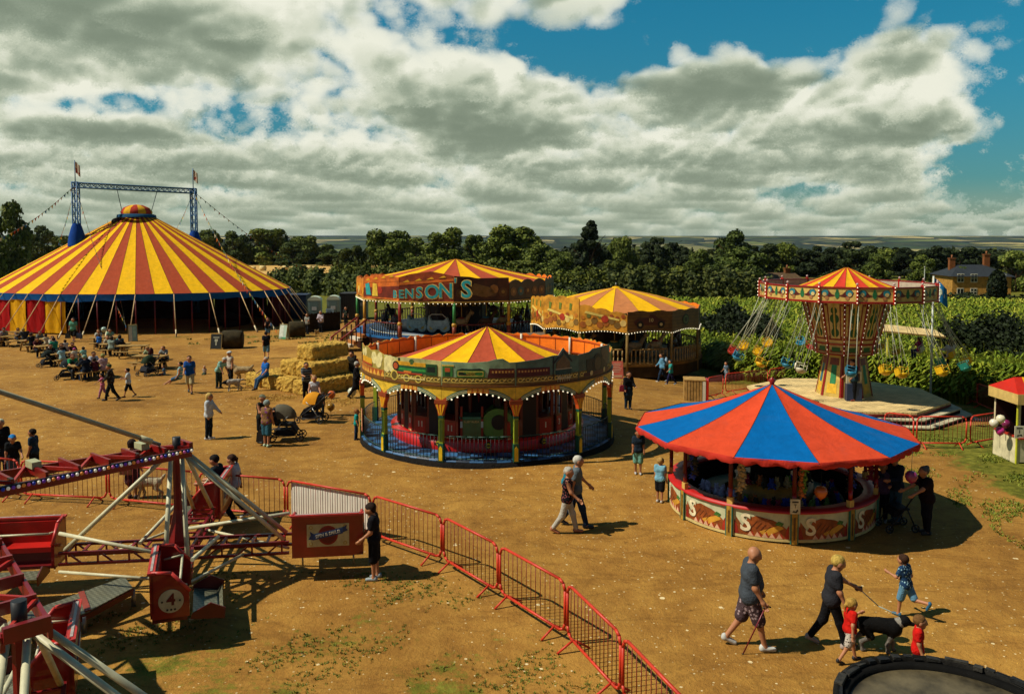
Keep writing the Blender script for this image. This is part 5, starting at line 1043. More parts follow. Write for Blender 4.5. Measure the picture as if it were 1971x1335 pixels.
# ================================================================ RED CROWD BARRIERS
BR_ = M('#c2341a', .5, .15, 6); BR2 = M('#7a1c12', .55, .15, 6)
def barrier(a, b, label, sheet=False, h=1.08, mat=BR_, grp='red crowd barriers', side=1):
    a = Vector((a.x, a.y, gz(a.x, a.y))); b = Vector((b.x, b.y, gz(b.x, b.y))); d = (b-a); L = d.length-.05; t = thing('crowd_barrier', label, 'barrier', a, math.atan2(d.y, d.x), grp); sl_ = (b.z-a.z)/max(L, .1); q = .16; m = MB()
    pts = [(x, 0, z+x*sl_) for x, z in ((.03+q, h), (L-q, h), (L-q*.3, h-q*.3), (L, h-q), (L, .18+q), (L-q*.3, .18+q*.3), (L-q, .18), (q+.03, .18), (.03+q*.3, .18+q*.3), (.03, .18+q), (.03, h-q), (.03+q*.3, h-q*.3), (.03+q, h))]
    m.path(pts, .027, mat, 7); n = max(6, int(L/.14))
    for k in range(1, n): x = .03+(L-.03)*k/n; m.tube((x, 0, .18+x*sl_), (x, 0, h+x*sl_), .0085, BR2, n=4)
    m.build('frame', t)
    for x in (.28*L/2, L-.28*L/2):
        m = MB(); m.path([(x, -.30, .015+x*sl_), (x, 0, .2+x*sl_), (x, .30, .015+x*sl_)], .02, mat, 6); m.build('foot', t)
    if sheet:
        m = MB(); vs = []
        for i in range(13): xx = .12+(L-.2)*i/12; vs += [(xx, side*(.032+.004*sin(i*1.9)), .22+xx*sl_+.02*sin(i*.7)), (xx, side*(.032+.004*sin(i*2.3)), h-.05+xx*sl_)]
        m.add(vs, [(2*i, 2*i+2, 2*i+3, 2*i+1) for i in range(12)], M('#e2ddcc', .8, .06, 3)); m.build('cloth_sheet', t)
    return t
CHN = [(-170, 930), (-68, 938), (40, 948), (209, 958), (383, 972), (552, 991), (717, 1022), (853, 1072), (961, 1136), (1091, 1217), (1197, 1333), (1330, 1490)]
CL = ['red barrier just beyond the left picture edge', 'red barrier cut by the left edge, in front of the boy in the blue cap', 'red barrier behind the lit boom arm, left of the woman with the white dog', 'red barrier in front of the white poodle', 'red barrier beside the walking couple', 'red barrier hung with a white sheet', 'red barrier just right of the long haired woman at the ride', 'red barrier second from the one hung with a sheet, going forward', 'red barrier in the middle of the run down the foreground', 'red barrier last but one before the bottom edge', 'red barrier cut off by the bottom edge']
W = [atz(px, py, .2) for px, py in CHN]
for i in range(len(W)-1): barrier(W[i], W[i+1], CL[i], sheet=(i == 5), side=1)
for (a, b, lab) in (((1762, 862), (1862, 863), 'red barrier in front of the swing ride steps, left'), ((1866, 862), (1945, 848), 'red barrier between the swing ride steps and the kiosk balloons'), ((1935, 806), (1880, 782), 'red barrier at the right behind the balloon bunch'), ((1880, 782), (1835, 762), 'dark red barrier in the shade right of the swing deck'), ((1835, 762), (1770, 742), 'dark red barrier behind the right swings'),
                    ((1362, 770), (1392, 762), 'short red barrier joined to the slatted crate'), ((1396, 760), (1478, 748), 'red barrier left of the swing deck, nearest the crate'), ((1480, 748), (1552, 738), 'red barrier behind the stall finial'), ((1700, 852), (1760, 861), 'red barrier running behind the right edge of the stall canopy')):
    A_, B_ = at(*a), at(*b); barrier(A_, B_, lab)
# ================================================================ ROUND BLACK TANK, bottom right
tk = thing('round_tank', 'big round black tank with chunky rim and muddy wet floor in the bottom right corner', 'tank', (5.80, 10.45, gz(5.6, 10.5)-.06)); TR = 1.52
m = MB(); m.lathe([(TR, 0), (TR, .88), (TR-.05, .90), (TR-.1, .88), (TR-.1, .72)], M('#15130f', .7, .3, 4, .3), 64); m.build('shell', tk)
m = MB(); m.lathe([(TR-.09, .76), (.02, .74)], M('#544a34', .45, .6, 1.6, .3, pat=('flower', '#221c12', .55)), 64); m.build('wet_floor', tk)
m = MB(); m.lathe([(TR-.10, .78), (TR-.12, .84), (TR-.19, .82), (TR-.20, .76)], M('#100f0d', .9, .3, 4), 64); m.build('inner_ledge', tk)
k = 0.
while k < 2*PI-.1:
    w = random.choice([.06, .09, .16, .22]); t = k+w/TR; k += 2*w/TR+random.choice([.01, .02, .05]); m = MB(); hh = random.uniform(.02, .06); y0 = random.uniform(-.01, .03); m.T = seg(t, TR-.02, .86) @ Matrix.Rotation(random.uniform(-.04, .04), 4, 'Z')
    m.prism([(-w, 0), (w, 0), (w*.96, hh), (-w*.95, hh*random.uniform(.7, 1.1))], y0, y0+random.uniform(.07, .11), M(random.choice(['#1a1815', '#24211b', '#12110f', '#302c24']), .65, .5, 9, .4)); m.T = None; m.build('rim_block', tk)
# ================================================================ STRAW, TABLES, PRAMS AND SMALL THINGS
STRAW = M('#c09a44', .95, .34, 5, .9); 
def bale_mesh(L, Wd, H, seed, mat=STRAW):
    r_ = np.random.default_rng(seed); n = (16, 9, 6); V = []; Fq = []; idx = {}
    def vid(p):
        k = tuple(np.round(p, 5))
        if k not in idx: idx[k] = len(V); V.append(p)
        return idx[k]
    for ax in range(3):
        for s in (0, 1):
            a, b = [i for i in range(3) if i != ax]
            for i in range(n[a]):
                for j in range(n[b]):
                    q = []
                    for di, dj in ((0, 0), (1, 0), (1, 1), (0, 1)):
                        p = [0, 0, 0]; p[ax] = s; p[a] = (i+di)/n[a]; p[b] = (j+dj)/n[b]; q.append(vid(np.array(p, float)))
                    Fq.append(q if (s == 1) == (ax != 1) else q[::-1])
    V = np.array(V); P = (V-.5)*2; rd = .12                    # soften edges
    S_ = np.array([L, Wd, H])/2; X = P*S_; core = np.clip(X, -(S_-rd), S_-rd); dlt = X-core; nn = np.linalg.norm(dlt, axis=1, keepdims=True); X = core+dlt/np.maximum(nn, 1e-6)*np.minimum(nn, rd)
    groove = sum(np.exp(-((X[:, 0]/L-g_)/.012)**2) for g_ in (-.34, -.17, 0, .17, .34)); X *= (1-.035*groove)[:, None]; X += r_.normal(0, .018, X.shape); X[:, 2] += H/2
    return X, np.array(Fq)
_bl = {}
def bale(p, rz, label, seed, dims=(2.3, 1.2, .7)):
    X, Fq = bale_mesh(*dims, seed); o = np_mesh('straw_bale', X, Fq, [STRAW], smooth=False); o.location = p; o.rotation_euler = (0, 0, rz); tag(o, label, 'straw bale', 'stacked straw bales')
    r_ = np.random.default_rng(seed); k = 700; f = Fq[r_.integers(0, len(Fq), k)]; w_ = r_.dirichlet((1, 1, 1, 1), k); P = (X[f]*w_[:, :, None]).sum(1); N = np.cross(X[f[:, 1]]-X[f[:, 0]], X[f[:, 3]]-X[f[:, 0]]); N /= np.linalg.norm(N, axis=1, keepdims=True)+1e-9
    d = r_.normal(0, 1, (k, 3))*.5+N*.5; d /= np.linalg.norm(d, axis=1, keepdims=True); s = np.cross(d, N+r_.normal(0, .2, (k, 3))); s /= np.linalg.norm(s, axis=1, keepdims=True); L_ = r_.uniform(.06, .2, (k, 1)); b = P-d*L_*.3
    h_ = np_mesh('loose_straw', np.stack([b-s*.008, b+s*.008, b+d*L_+s*.004, b+d*L_-s*.004], 1).reshape(-1, 3), np.arange(4*k).reshape(-1, 4), [M('#d4ac58', .9, .3, 9)], parent=o); h_['kind'] = 'stuff'; return o
BA = rad(52); C0 = Vector((-9.2, 37.2, 0)); e1 = Vector((cos(BA), sin(BA), 0)); e2 = Vector((-sin(BA), cos(BA), 0))
def bpos(a, b, z): p = C0+e1*a+e2*b; p.z = gz(p.x, p.y)-.02+z; return p
for a, b, tz, lab in ((1.15, .6, 0, 'bottom straw bale at the front corner of the stack'), (1.15, 1.82, 0, 'bottom straw bale in the middle of the left face of the stack'), (1.2, 3.04, 0, 'bottom straw bale the man in blue sits on'), (1.1, 4.2, 0, 'lowest straw bale at the far left of the stack'), (3.5, .6, 0, 'bottom straw bale at the right end of the stack'),
                      (1.85, 1.25, .69, 'middle tier straw bale whose dark end faces the boy in black'), (1.9, 2.5, .69, 'middle tier straw bale on the left, behind the man in blue'), (3.3, 3.2, 0, 'bottom straw bale at the back of the stack'), (4.15, 1.3, .0, 'bottom straw bale at the back right beside the train ride'), (2.5, 2.0, 1.38, 'topmost straw bale of the stack')):
    bale(bpos(a, b, tz), BA, lab, int(a*97+b*13+tz*7), (2.3, 1.2, .7))
ST_M = M('#c29a4a', .95, .3, 9)
tufts('straw_litter', 9000, (-15, -5, 34, 40), .05, ST_M, lambda x, y: np.hypot((x+9.6), (y-38.2)*1.0) < 3.6+.8*np.sin(np.arctan2(y-38, x+9.6)*5), 4, .012)
tufts('scattered_straw', 26000, (-22, 12, 12, 48), .022, ST_M, lambda x, y: (rng.uniform(0, 1, len(x)) < .35), 2, .010)
# far field bales
for px, py, w_ in ((506, 514, 10), (549, 516, 10), (567, 514, 10), (577, 515, 9), (596, 514, 10), (604, 515, 9), (650, 517, 8), (27, 494, 14), (488, 516, 8)):
    c = atd(px, py, 185); m = MB(); r_ = w_/2/F*185; m.tube((-r_, 0, r_), (r_, 0, r_), r_*1.0, M('#c8b27a', .9, .2, 3), n=14); o = m.build('straw_round_bale', None, (c.x, 185, gz(c.x, 185)))
    o.rotation_euler = (0, 0, random.uniform(-.5, .5)); tag(o, 'pale round straw bale in the distant stubble field' if px != 27 else 'pale straw bale at the far left under the tall tree', 'straw bale', 'straw bales in the stubble field' if px != 27 else None)
# round bale, boards
def aframe(px, py, h, w_, face, label, art=None, rz=0.):
    p = at(px, py); t = thing('a_board', label, 'sign', p, rz); 
    for s, nm in ((-1, 'front_board'), (1, 'back_board')):
        m = MB(); m.T = Matrix.Rotation(s*rad(14), 4, 'X') @ Matrix.Translation((0, -.0, 0)); T1 = Matrix.Translation((0, s*.27, 0)) @ m.T; m.T = T1
        m.rect(-w_/2, w_/2, .06, h, -.02, .02, M(face, .6, .1, 4)); m.rect(-w_/2-.03, -w_/2, 0, h+.02, -.03, .03, M('#8a7444', .7)); m.rect(w_/2, w_/2+.03, 0, h+.02, -.03, .03, M('#8a7444', .7)); m.rect(-w_/2, w_/2, h, h+.03, -.03, .03, M('#8a7444', .7))
        if s == -1 and art:
            for x0, x1, z0, z1, c in art: m.rect(x0, x1, z0, z1, -.028, -.02, M(c, .6))
        m.T = None; m.build(nm, t)
    return t
aframe(418, 672, 1.05, .7, '#14160f', 'black chalkboard a-board beside the dark round bale', [(-.1, .1, .55, .72, '#a8a890'), (-.04, .04, .3, .55, '#a8a890'), (-.2, .2, .8, .86, '#a8a890')])
aframe(256, 657, 1.25, .55, '#7aa09a', 'pale teal and white banner board by the tent front', [(-.27, -.05, .06, 1.25, '#c8c8b0'), (.0, .2, .3, 1.1, '#9cc0ac')], .5)
aframe(547, 653, 1.15, .6, '#a8c0ac', 'white and teal a-board on the grass by the tent right side', [(-.28, .05, .1, 1.1, '#c8d0c0'), (-.28, .28, .06, .2, '#3a8a5a')], -.3)
def roundbale(px, py, r, L, label, c, rz=0.):
    p = at(px, py); m = MB(); m.lathe([(0, -L/2), (r*.9, -L/2), (r, -L/2+.1), (r*1.02, 0), (r, L/2-.1), (r*.9, L/2), (0, L/2)], M(c, .9, .35, 3, .6), 24); o = m.build('round_bale', None, (p.x, p.y, p.z+r*.97)); o.rotation_euler = (0, PI/2, rz); return tag(o, label, 'round bale')
roundbale(448, 670, .62, 1.35, 'dark weathered round bale behind the chalkboard', '#3a3220', .15); roundbale(572, 648, .6, 1.2, 'dark round bale on the grass right of the teal a-board', '#3c3420', .3)
# picnic tables
PW = M('#9a7c48', .85, .3, 3, .3)
def picnic_proto():
    t = thing('picnic_table', 'x', 'picnic table', (0, 0, 0), 0, 'wooden picnic tables'); m = MB()
    for k in range(5): m.box((0, -.30+.15*k, .74), (1.8, .14, .045), PW)
    m.build('tabletop', t)
    for s in (-1, 1):
        m = MB()
        for k in range(2): m.box((0, s*(.62+.14*k), .44), (1.8, .13, .045), PW)
        m.build('bench', t)
    for x in (-.62, .62):
        m = MB(); m.box((x, 0, .68), (.05, .7, .09), PW); m.box((x+.03, 0, .38), (.045, 1.5, .09), PW); m.beam((x, -.25, .7), (x, -.6, 0), .08, .05, PW); m.beam((x, .25, .7), (x, .6, 0), .08, .05, PW); m.build('leg_frame', t)
    return t
PT = picnic_proto(); TABLES = []
for i, (px, py, rz, lab) in enumerate(((30, 672, .9, 'picnic table at the far left end of the row, before the red tent wall'), (66, 681, .9, 'second picnic table of the front row, with a yellow shirt at it'), (100, 693, .9, 'picnic table the person in teal sits at'), (128, 709, .9, 'picnic table with the child in the pink hat'), (172, 734, .9, 'nearest picnic table, where the man in navy sits'), (202, 676, .4, 'picnic table behind the rucksack, next to the tent poles'), (222, 690, .3, 'picnic table in front of the woman with her back turned'), (256, 694, .1, 'empty picnic table in the middle of the second row'), (290, 716, -.1, 'picnic table where the long haired woman leans'), (-10, 672, .2, 'picnic table cut by the left picture edge'))):
    p = at(px, py-6); o = PT if i == 0 else copy_tree(PT); o.location = p; o.rotation_euler = (0, 0, rz); o['label'] = lab; TABLES.append((p, rz))
# pushchairs
def wheel(parent, p, r, ax=(0, 1, 0), w=.04):
    a = Vector(ax).normalized(); m = MB(); q = a.to_track_quat('Z', 'Y').to_matrix().to_4x4(); m.T = Matrix.Translation(p) @ q; n = 18
    m.lathe([(r*.78, -w/2), (r*.96, -w/2), (r, 0), (r*.96, w/2), (r*.78, w/2), (r*.78, -w/2)], BLK, n)
    for k in range(5): m.tube((0, 0, 0), (r*.8*cos(k*1.2566), r*.8*sin(k*1.2566), 0), .012, STEEL, n=5)
    m.lathe([(0, -w*.7), (.035, -w*.7), (.035, w*.7), (0, w*.7)], DKSTEEL, 8); m.T = None; return m.build('wheel', parent)
def pushchair(px, py, rz, label, hood, seatc, s=1.):
    p = at(px, py); t = thing('pushchair', label, 'pushchair', p, rz); t.scale = (s, s, s)
    m = MB()
    for y in (-.25, .25): m.path([(-.62, y, 1.0), (-.35, y, .72), (.42, y, .18)], .02, DKSTEEL, 6); m.path([(-.38, y, .15), (-.12, y, .55), (.1, y, .75)], .018, STEEL, 6); m.tube((-.38, y, .15), (.42, y, .18), .016, DKSTEEL, n=5)
    m.tube((-.62, -.25, 1.0), (-.62, .25, 1.0), .025, BLK); m.build('frame', t)
    for x, r_ in ((-.38, .15), (.42, .12)):
        for y in (-.27, .27): wheel(t, Vector((x, y, r_)), r_)
    m = MB(); m.add([(x, y, z) for y in (-.22, .22) for x, z in ((-.32, .95), (-.2, .52), (.2, .50), (.34, .28), (.28, .24), (.16, .44), (-.28, .46), (-.42, .92))], [tuple(range(8)), tuple(range(15, 7, -1))]+[(i, i+8, (i+1) % 8+8, (i+1) % 8) for i in range(8)], M(seatc, .8, .2, 5)); m.build('seat', t)
    m = MB(); vs = []; n = 7
    for i in range(n+1):
        a = rad(-25+115*i/n); 
        for j in range(7): b = rad(-90+30*j); rr = .42; vs.append((-.12+rr*sin(a)*cos(b*.6), .26*sin(b), .72+rr*cos(a)*cos(b)*.95-.05))
    m.add(vs, [(i*7+j, i*7+j+1, (i+1)*7+j+1, (i+1)*7+j) for i in range(n) for j in range(6)], M(hood, .8, .15, 3, .2), True); m.build('hood', t)
    m = MB(); m.box((-.02, 0, .25), (.6, .42, .16), M('#20222a', .8)); m.build('basket', t); return t
pushchair(552, 846, rad(5), 'grey hooded pushchair in front of the couple on the dirt', '#5a5444', '#2a2a2a', 1.18); pushchair(600, 812, rad(172), 'pushchair with a mustard yellow hood pushed by the woman in the white vest', '#c8861a', '#1c1c20', 1.1)
pushchair(128, 730, rad(200), 'dark pushchair with pale frame by the man in navy', '#20262a', '#1a1c20'); pushchair(284, 722, rad(250), 'pushchair with an orange toy beside the second picnic row', '#22301c', '#24262c'); pushchair(90, 706, rad(230), 'small dark pushchair between the front row picnic tables', '#1c2420', '#1c1c20', .9)
p = at(1724, 1018); t = thing('rollator', 'black wheeled walking frame in the shade right of the round stall', 'walking frame', p, rad(185)); m = MB()
for y in (-.26, .26): m.path([(-.32, y, .95), (-.1, y, .62), (.3, y, .1)], .018, BLK, 6); m.path([(-.34, y, .1), (-.1, y, .62)], .018, BLK, 6)
m.box((-.05, 0, .56), (.28, .5, .04), M('#24242a', .7)); m.tube((.1, -.26, .4), (.1, .26, .4), .014, BLK, n=5); m.box((.06, 0, .45), (.2, .4, .16), M('#1a1a20', .8)); m.build('frame', t)
for x in (-.34, .3):
    for y in (-.26, .26): wheel(t, Vector((x, y, .1)), .1)
# toilets, screens, containers behind the tent
def toilet(px, py, label, rz=0.):
    p = at(px, py); t = thing('portable_toilet', label, 'toilet', p, rz, 'portable toilets'); m = MB(); G_ = M('#7c9690', .5, .12, 3); m.box((0, 0, 1.02), (1.1, 1.1, 2.04), G_); m.build('cabin', t)
    m = MB(); m.prism([(.58*cos(a), 2.04+.36*sin(a)) for a in np.linspace(0, PI, 11)], -.58, .58, M('#b8c4ac', .5, .08, 3)); m.build('roof', t)
    m = MB(); m.rect(-.36, .36, .1, 1.9, -.58, -.55, M('#5f7a78', .5)); m.rect(-.2, .2, 1.2, 1.5, -.59, -.575, M('#b0b8b8', .5)); m.box((.28, -.59, 1.0), (.05, .03, .16), BLK); m.build('door', t)
toilet(607, 622, 'portable toilet with domed white roof, left one beside the tent ropes', .1); toilet(643, 620, 'portable toilet with domed white roof, middle one of the row', .1); toilet(697, 612, 'portable toilet seen behind the left posts of the showman ride', .1)
def fence_panel(p, q, h, label, c, slat=.14, cat='fence', gap=.01, name='board_fence'):
    p, q = Vector((p.x, p.y, gz(p.x, p.y))), Vector((q.x, q.y, gz(q.x, q.y))); d = q-p; L = Vector((d.x, d.y)).length; t = thing(name, label, cat, p, math.atan2(d.y, d.x)); m = MB(); n = int(L/slat)
    for k in range(n): m.box(((k+.5)*L/n, 0, h/2+.03*sin(k*2.7)), (L/n-gap, .03, h), M(c, .85, .3, 3, .2))
    for z in (.25*h, .8*h): m.box((L/2, .04, z), (L, .04, .08), M(c, .85, .3, 3))
    m.build('boards', t); return t
fence_panel(at(583, 641), at(655, 634), 1.5, 'dark board screen in front of the portable toilets', '#2c2114'); 
p = at(637, 634); t = thing('notice_sign', 'pale poster on the dark board screen behind the man in white', 'sign', p+Vector((0, -.35, .5))); m = MB(); m.rect(-.32, .32, .35, 1.25, -.02, 0, M('#7a9098', .6, .1, 5)); m.build('panel', t); m = MB()
for k in range(6): m.rect(-.22, .22-.05*(k % 2), 1.1-.12*k, 1.13-.12*k, -.028, -.018, M('#34444a', .6))
m.build('printed_lines', t)
def container(px, py, dims, label, c, rz=0., name='storage_container'):
    p = at(px, py); t = thing(name, label, 'container', p, rz); m = MB(); m.box((0, 0, dims[2]/2), dims, M(c, .6, .2, 2)); n = int(dims[0]/.2)
    for k in range(n): m.box((-dims[0]/2+(k+.5)*dims[0]/n, -dims[1]/2-.012, dims[2]/2), (.08, .03, dims[2]-.15), M(c, .6, .2, 2))
    m.build('body', t); m = MB(); m.box((0, 0, dims[2]+.03), (dims[0]+.1, dims[1]+.1, .06), M(c, .6, .2, 2)); m.build('roof', t); return t
container(676, 614, (1.6, 2.2, 2.4), 'dark shed between the toilets and the showman ride', '#1c1710'); container(568, 612, (2.6, 2, 2.2), 'blue roofed dark store behind the tent ropes', '#1a2a44')
def crate(px, py, dims, label, rz, red=False):
    p = at(px, py); t = thing('slatted_crate', label, 'crate', p, rz); m = MB(); L, Wd, H = dims; m.box((0, 0, H/2), (L-.06, Wd-.06, H-.05), M('#1c140c', .9)); n = int(L/.13)
    for s in (-1, 1):
        for k in range(n): m.box((-L/2+(k+.5)*L/n, s*Wd/2, H/2), (L/n-.025, .03, H), WOOD)
        k2 = int(Wd/.13)
        for k in range(k2): m.box((s*L/2, -Wd/2+(k+.5)*Wd/k2, H/2), (.03, Wd/k2-.025, H), WOOD)
    m.build('slats', t); m = MB(); m.box((0, 0, H+.03), (L+.06, Wd+.06, .05), WOOD); m.build('lid', t)
    if red: m = MB(); m.box((L/2+.1, -.1, H*.52), (.10, Wd*.9, H*1.04), CRED); m.box((L/2-.05, -Wd/2-.03, H*.5), (.14, .03, H*.95), WHT); m.build('red_side', t)
crate(677, 664, (1.35, 1.2, 1.0), 'slatted wooden crate at the foot of the showman ride stairs', .1); crate(1336, 770, (.95, .9, 1.0), 'slatted wooden crate with a red side at the swing ride fence', -.15, True)
p = at(1189, 728); t = thing('notice_sign', 'pink notice board leaning at the toy ride front', 'sign', p, .1); m = MB(); m.T = Matrix.Rotation(rad(-12), 4, 'X'); m.rect(-.32, .32, 0, .95, -.02, .02, M('#c8604c', .6, .08, 4)); m.T = None; m.build('panel', t); m = MB(); m.T = Matrix.Rotation(rad(-12), 4, 'X')
for k in range(6): m.rect(-.24, .24-.06*(k % 3), .8-.09*k, .825-.09*k, -.028, -.018, M('#d8c0a0', .6))
m.rect(-.25, .25, .06, .18, -.028, -.018, M('#c8a07a', .6)); m.T = None; m.build('printed_lines', t)
p = at(1015, 668); t = thing('pay_booth', 'small yellow pay booth with a grey roof between the two rear rides', 'booth', (p.x, 47.2, gz(p.x, 47.2))); m = MB(); m.box((0, 0, .85), (1.1, 1.0, 1.7), M('#b8963a', .6, .15, 3)); m.build('body', t); m = MB(); m.prism([(-.8, 1.72), (.8, 1.78), (.8, 1.86), (-.8, 1.80)], -.7, .7, M('#6a5a4a', .7)); m.build('roof', t); m = MB(); m.rect(-.35, .4, 1.25, 1.6, -.53, -.505, BLK); m.build('window', t)
p = at(8, 668); t = thing('wooden_bench', 'long wooden rail bench at the far left by the red tent wall', 'bench', (p.x-.6, p.y+.8, p.z)); m = MB(); m.box((0, 0, .95), (2.6, .3, .07), WOOD); m.build('seat', t)
for x in (-1.2, 1.2): m = MB(); m.box((x, 0, .46), (.1, .1, .92), WOOD); m.build('leg', t)
# pavilion, flag and houses
p = atd(1752, 640, 43); px_ = thing('timber_pavilion', 'open timber shelter with flat board roof in the maize behind the swings', 'shelter', (p.x, 43, gz(p.x, 43))); zr = p.z-px_.location.z
m = MB(); m.add([(-1.6, -.4, zr+.15), (1.5, -.7, zr-.12), (1.55, .5, zr+.1), (-1.5, .8, zr+.42)], [(0, 1, 2, 3)], PALEWOOD); m.add([(-1.6, -.4, zr+.07), (1.5, -.7, zr-.20), (1.55, .5, zr+.02), (-1.5, .8, zr+.34)], [(3, 2, 1, 0)], WOOD); m.add([(-1.6, -.4, zr+.15), (1.5, -.7, zr-.12), (1.5, -.7, zr-.20), (-1.6, -.4, zr+.07)], [(3, 2, 1, 0)], WOOD); m.build('roof', px_)
for x, y, h_ in ((-1.3, -.3, zr), (1.35, -.5, zr-.2), (-1.3, .7, zr+.25), (1.35, .4, zr-.05)): m = MB(); m.tube((x, y, 0), (x, y, h_), .06, M('#a8a03a', .7)); m.build('post', px_)
b0 = at(1793, 722); b0 = atd(1793, 700, 38.5); bz = gz(b0.x, 38.5); top = atd(1797, 531, 38.5); t = thing('flagpole', 'white flagpole with a blue flag right of the swing ride', 'flagpole', (b0.x, 38.5, bz)); hh = top.z-bz
m = MB(); m.tube((0, 0, 0), (top.x-b0.x, 0, hh), .055, M('#c8ccc0', .4), .04); m.build('pole', t)
m = MB(); vs = []
for i in range(9):
    for j in range(5): u, v = i/8, j/4; vs.append((top.x-b0.x+.04+.62*u+.08*v*u, .07*sin(u*7+v), hh-.08-.52*u-1.0*v*(1-.15*u)+.05*sin(u*6)))
m.add(vs, [(i*5+j, i*5+j+1, (i+1)*5+j+1, (i+1)*5+j) for i in range(8) for j in range(4)], M('#1a6aa0', .75, .15, 2), True); fl_ = m.build('flag', t)
m = MB(); m.add([(top.x-b0.x+.04+.62*u+.08*v*u, .07*sin(u*7+v)+d_, hh-.08-.52*u-1.0*v*(1-.15*u)+.05*sin(u*6)) for d_ in (-.012, .012) for u, v in ((.25, .35), (.5, .3), (.75, .42), (.7, .62), (.5, .52), (.42, .7), (.3, .72))], [tuple(range(7)), tuple(range(13, 6, -1))], M('#b8c0a8', .7)); m.build('emblem', fl_)
q_ = atd(1780, 514, 60); t = thing('thin_pole', 'thin pale pole just left of the blue flag', 'pole', (q_.x, 60, gz(q_.x, 60))); m = MB(); m.tube((0, 0, 0), (0, 0, q_.z-gz(q_.x, 60)), .05, M('#8a9084', .5), .03); m.ball((0, 0, q_.z-gz(q_.x, 60)), .07, STEEL, 6); m.build('pole', t)
p = at(1404, 690); 
def house(px, D, w_, dp, ztop_px, eave_px, label, brick, roofc, wins, hip=True, rz=0., chim=()):
    c = atd(px, eave_px, D); zb = gz(c.x, D)-1; ez = c.z-zb; rz_ = atd(px, ztop_px, D).z-zb; t = thing('house', label, 'house', (c.x, D, zb), rz); m = MB(); m.box((0, dp/2, ez/2), (w_, dp, ez), M(brick, .85, .25, 2.5, .2)); m.build('wall', t)
    m = MB(); o = .45; e = w_*.28 if hip else 0; a = [(-w_/2-o, -o, ez), (w_/2+o, -o, ez), (w_/2+o, dp+o, ez), (-w_/2-o, dp+o, ez), (-w_/2+e, dp/2, rz_), (w_/2-e, dp/2, rz_)]; m.add(a, [(0, 1, 5, 4), (1, 2, 5), (2, 3, 4, 5), (3, 0, 4), (3, 2, 1, 0)], M(roofc, .7, .2, 2.5, .3)); rf = m.build('roof', t)
    for x, h_ in chim: m = MB(); m.box((x, dp*.5, rz_-.3+h_/2), (.8, .7, h_+1.2), M('#7a4a28', .85, .2, 3)); m.box((x, dp*.5, rz_+.35+h_), (.95, .85, .15), M('#7a4a28', .85)); m.tube((x, dp*.5, rz_+.3+h_), (x, dp*.5, rz_+.9+h_), .13, M('#8a5a3a', .8), n=8); m.build('chimney', rf)
    for x, z, ww, wh in wins:
        m = MB(); m.rect(x-ww/2-.08, x+ww/2+.08, z-.1, z+wh+.1, -.05, .02, M('#c8c4ac', .6)); f = m.build('window', t); m = MB(); m.rect(x-ww/2, x+ww/2, z, z+wh, -.065, -.045, M('#161c20', .15)); m.rect(x-ww/2, x+ww/2, z+wh/2-.03, z+wh/2+.03, -.075, -.06, WHT); m.rect(x-.03, x+.03, z, z+wh, -.075, -.06, WHT); m.build('pane', f)
    return t
house(1890, 124, 8.3, 8, 511, 532, 'two storey yellow brick house with grey hipped roof', '#a87c3a', '#2e3236', ((-3.0, 3.55, .8, 1.1), (-1.1, 3.55, .8, 1.1), (-3.0, 1.0, .8, 1.5), (-1.1, 1.7, .8, .8), (2.9, 3.4, .9, 1.2), (2.9, 1.4, .9, 1.2)), True, -.12, ((-2.8, .6), (2.2, 1.2)))
house(1504, 128, 6.8, 6, 526, 541, 'old cottage with a brown tiled roof, half hidden behind the swing ride', '#7a5a34', '#5a4630', ((1.2, 2.2, .8, .8),), False, .1, ((2.2, .3),))
c = atd(1916, 520, 110); P = rng.normal(0, 1, (1600, 3)); P /= np.linalg.norm(P, axis=1, keepdims=True); b_ = gz(c.x, 109); hh = c.z-b_; P2 = P*np.array([1.15, .8, hh/2])+np.array([c.x, 109.5, b_+hh/2]); V, Q = quads(P2, P, .35, .9); o = np_mesh('ivy_column', V, Q, [IVY]); tag(o, 'dark clipped yew standing against the right part of the brick house', 'shrub')
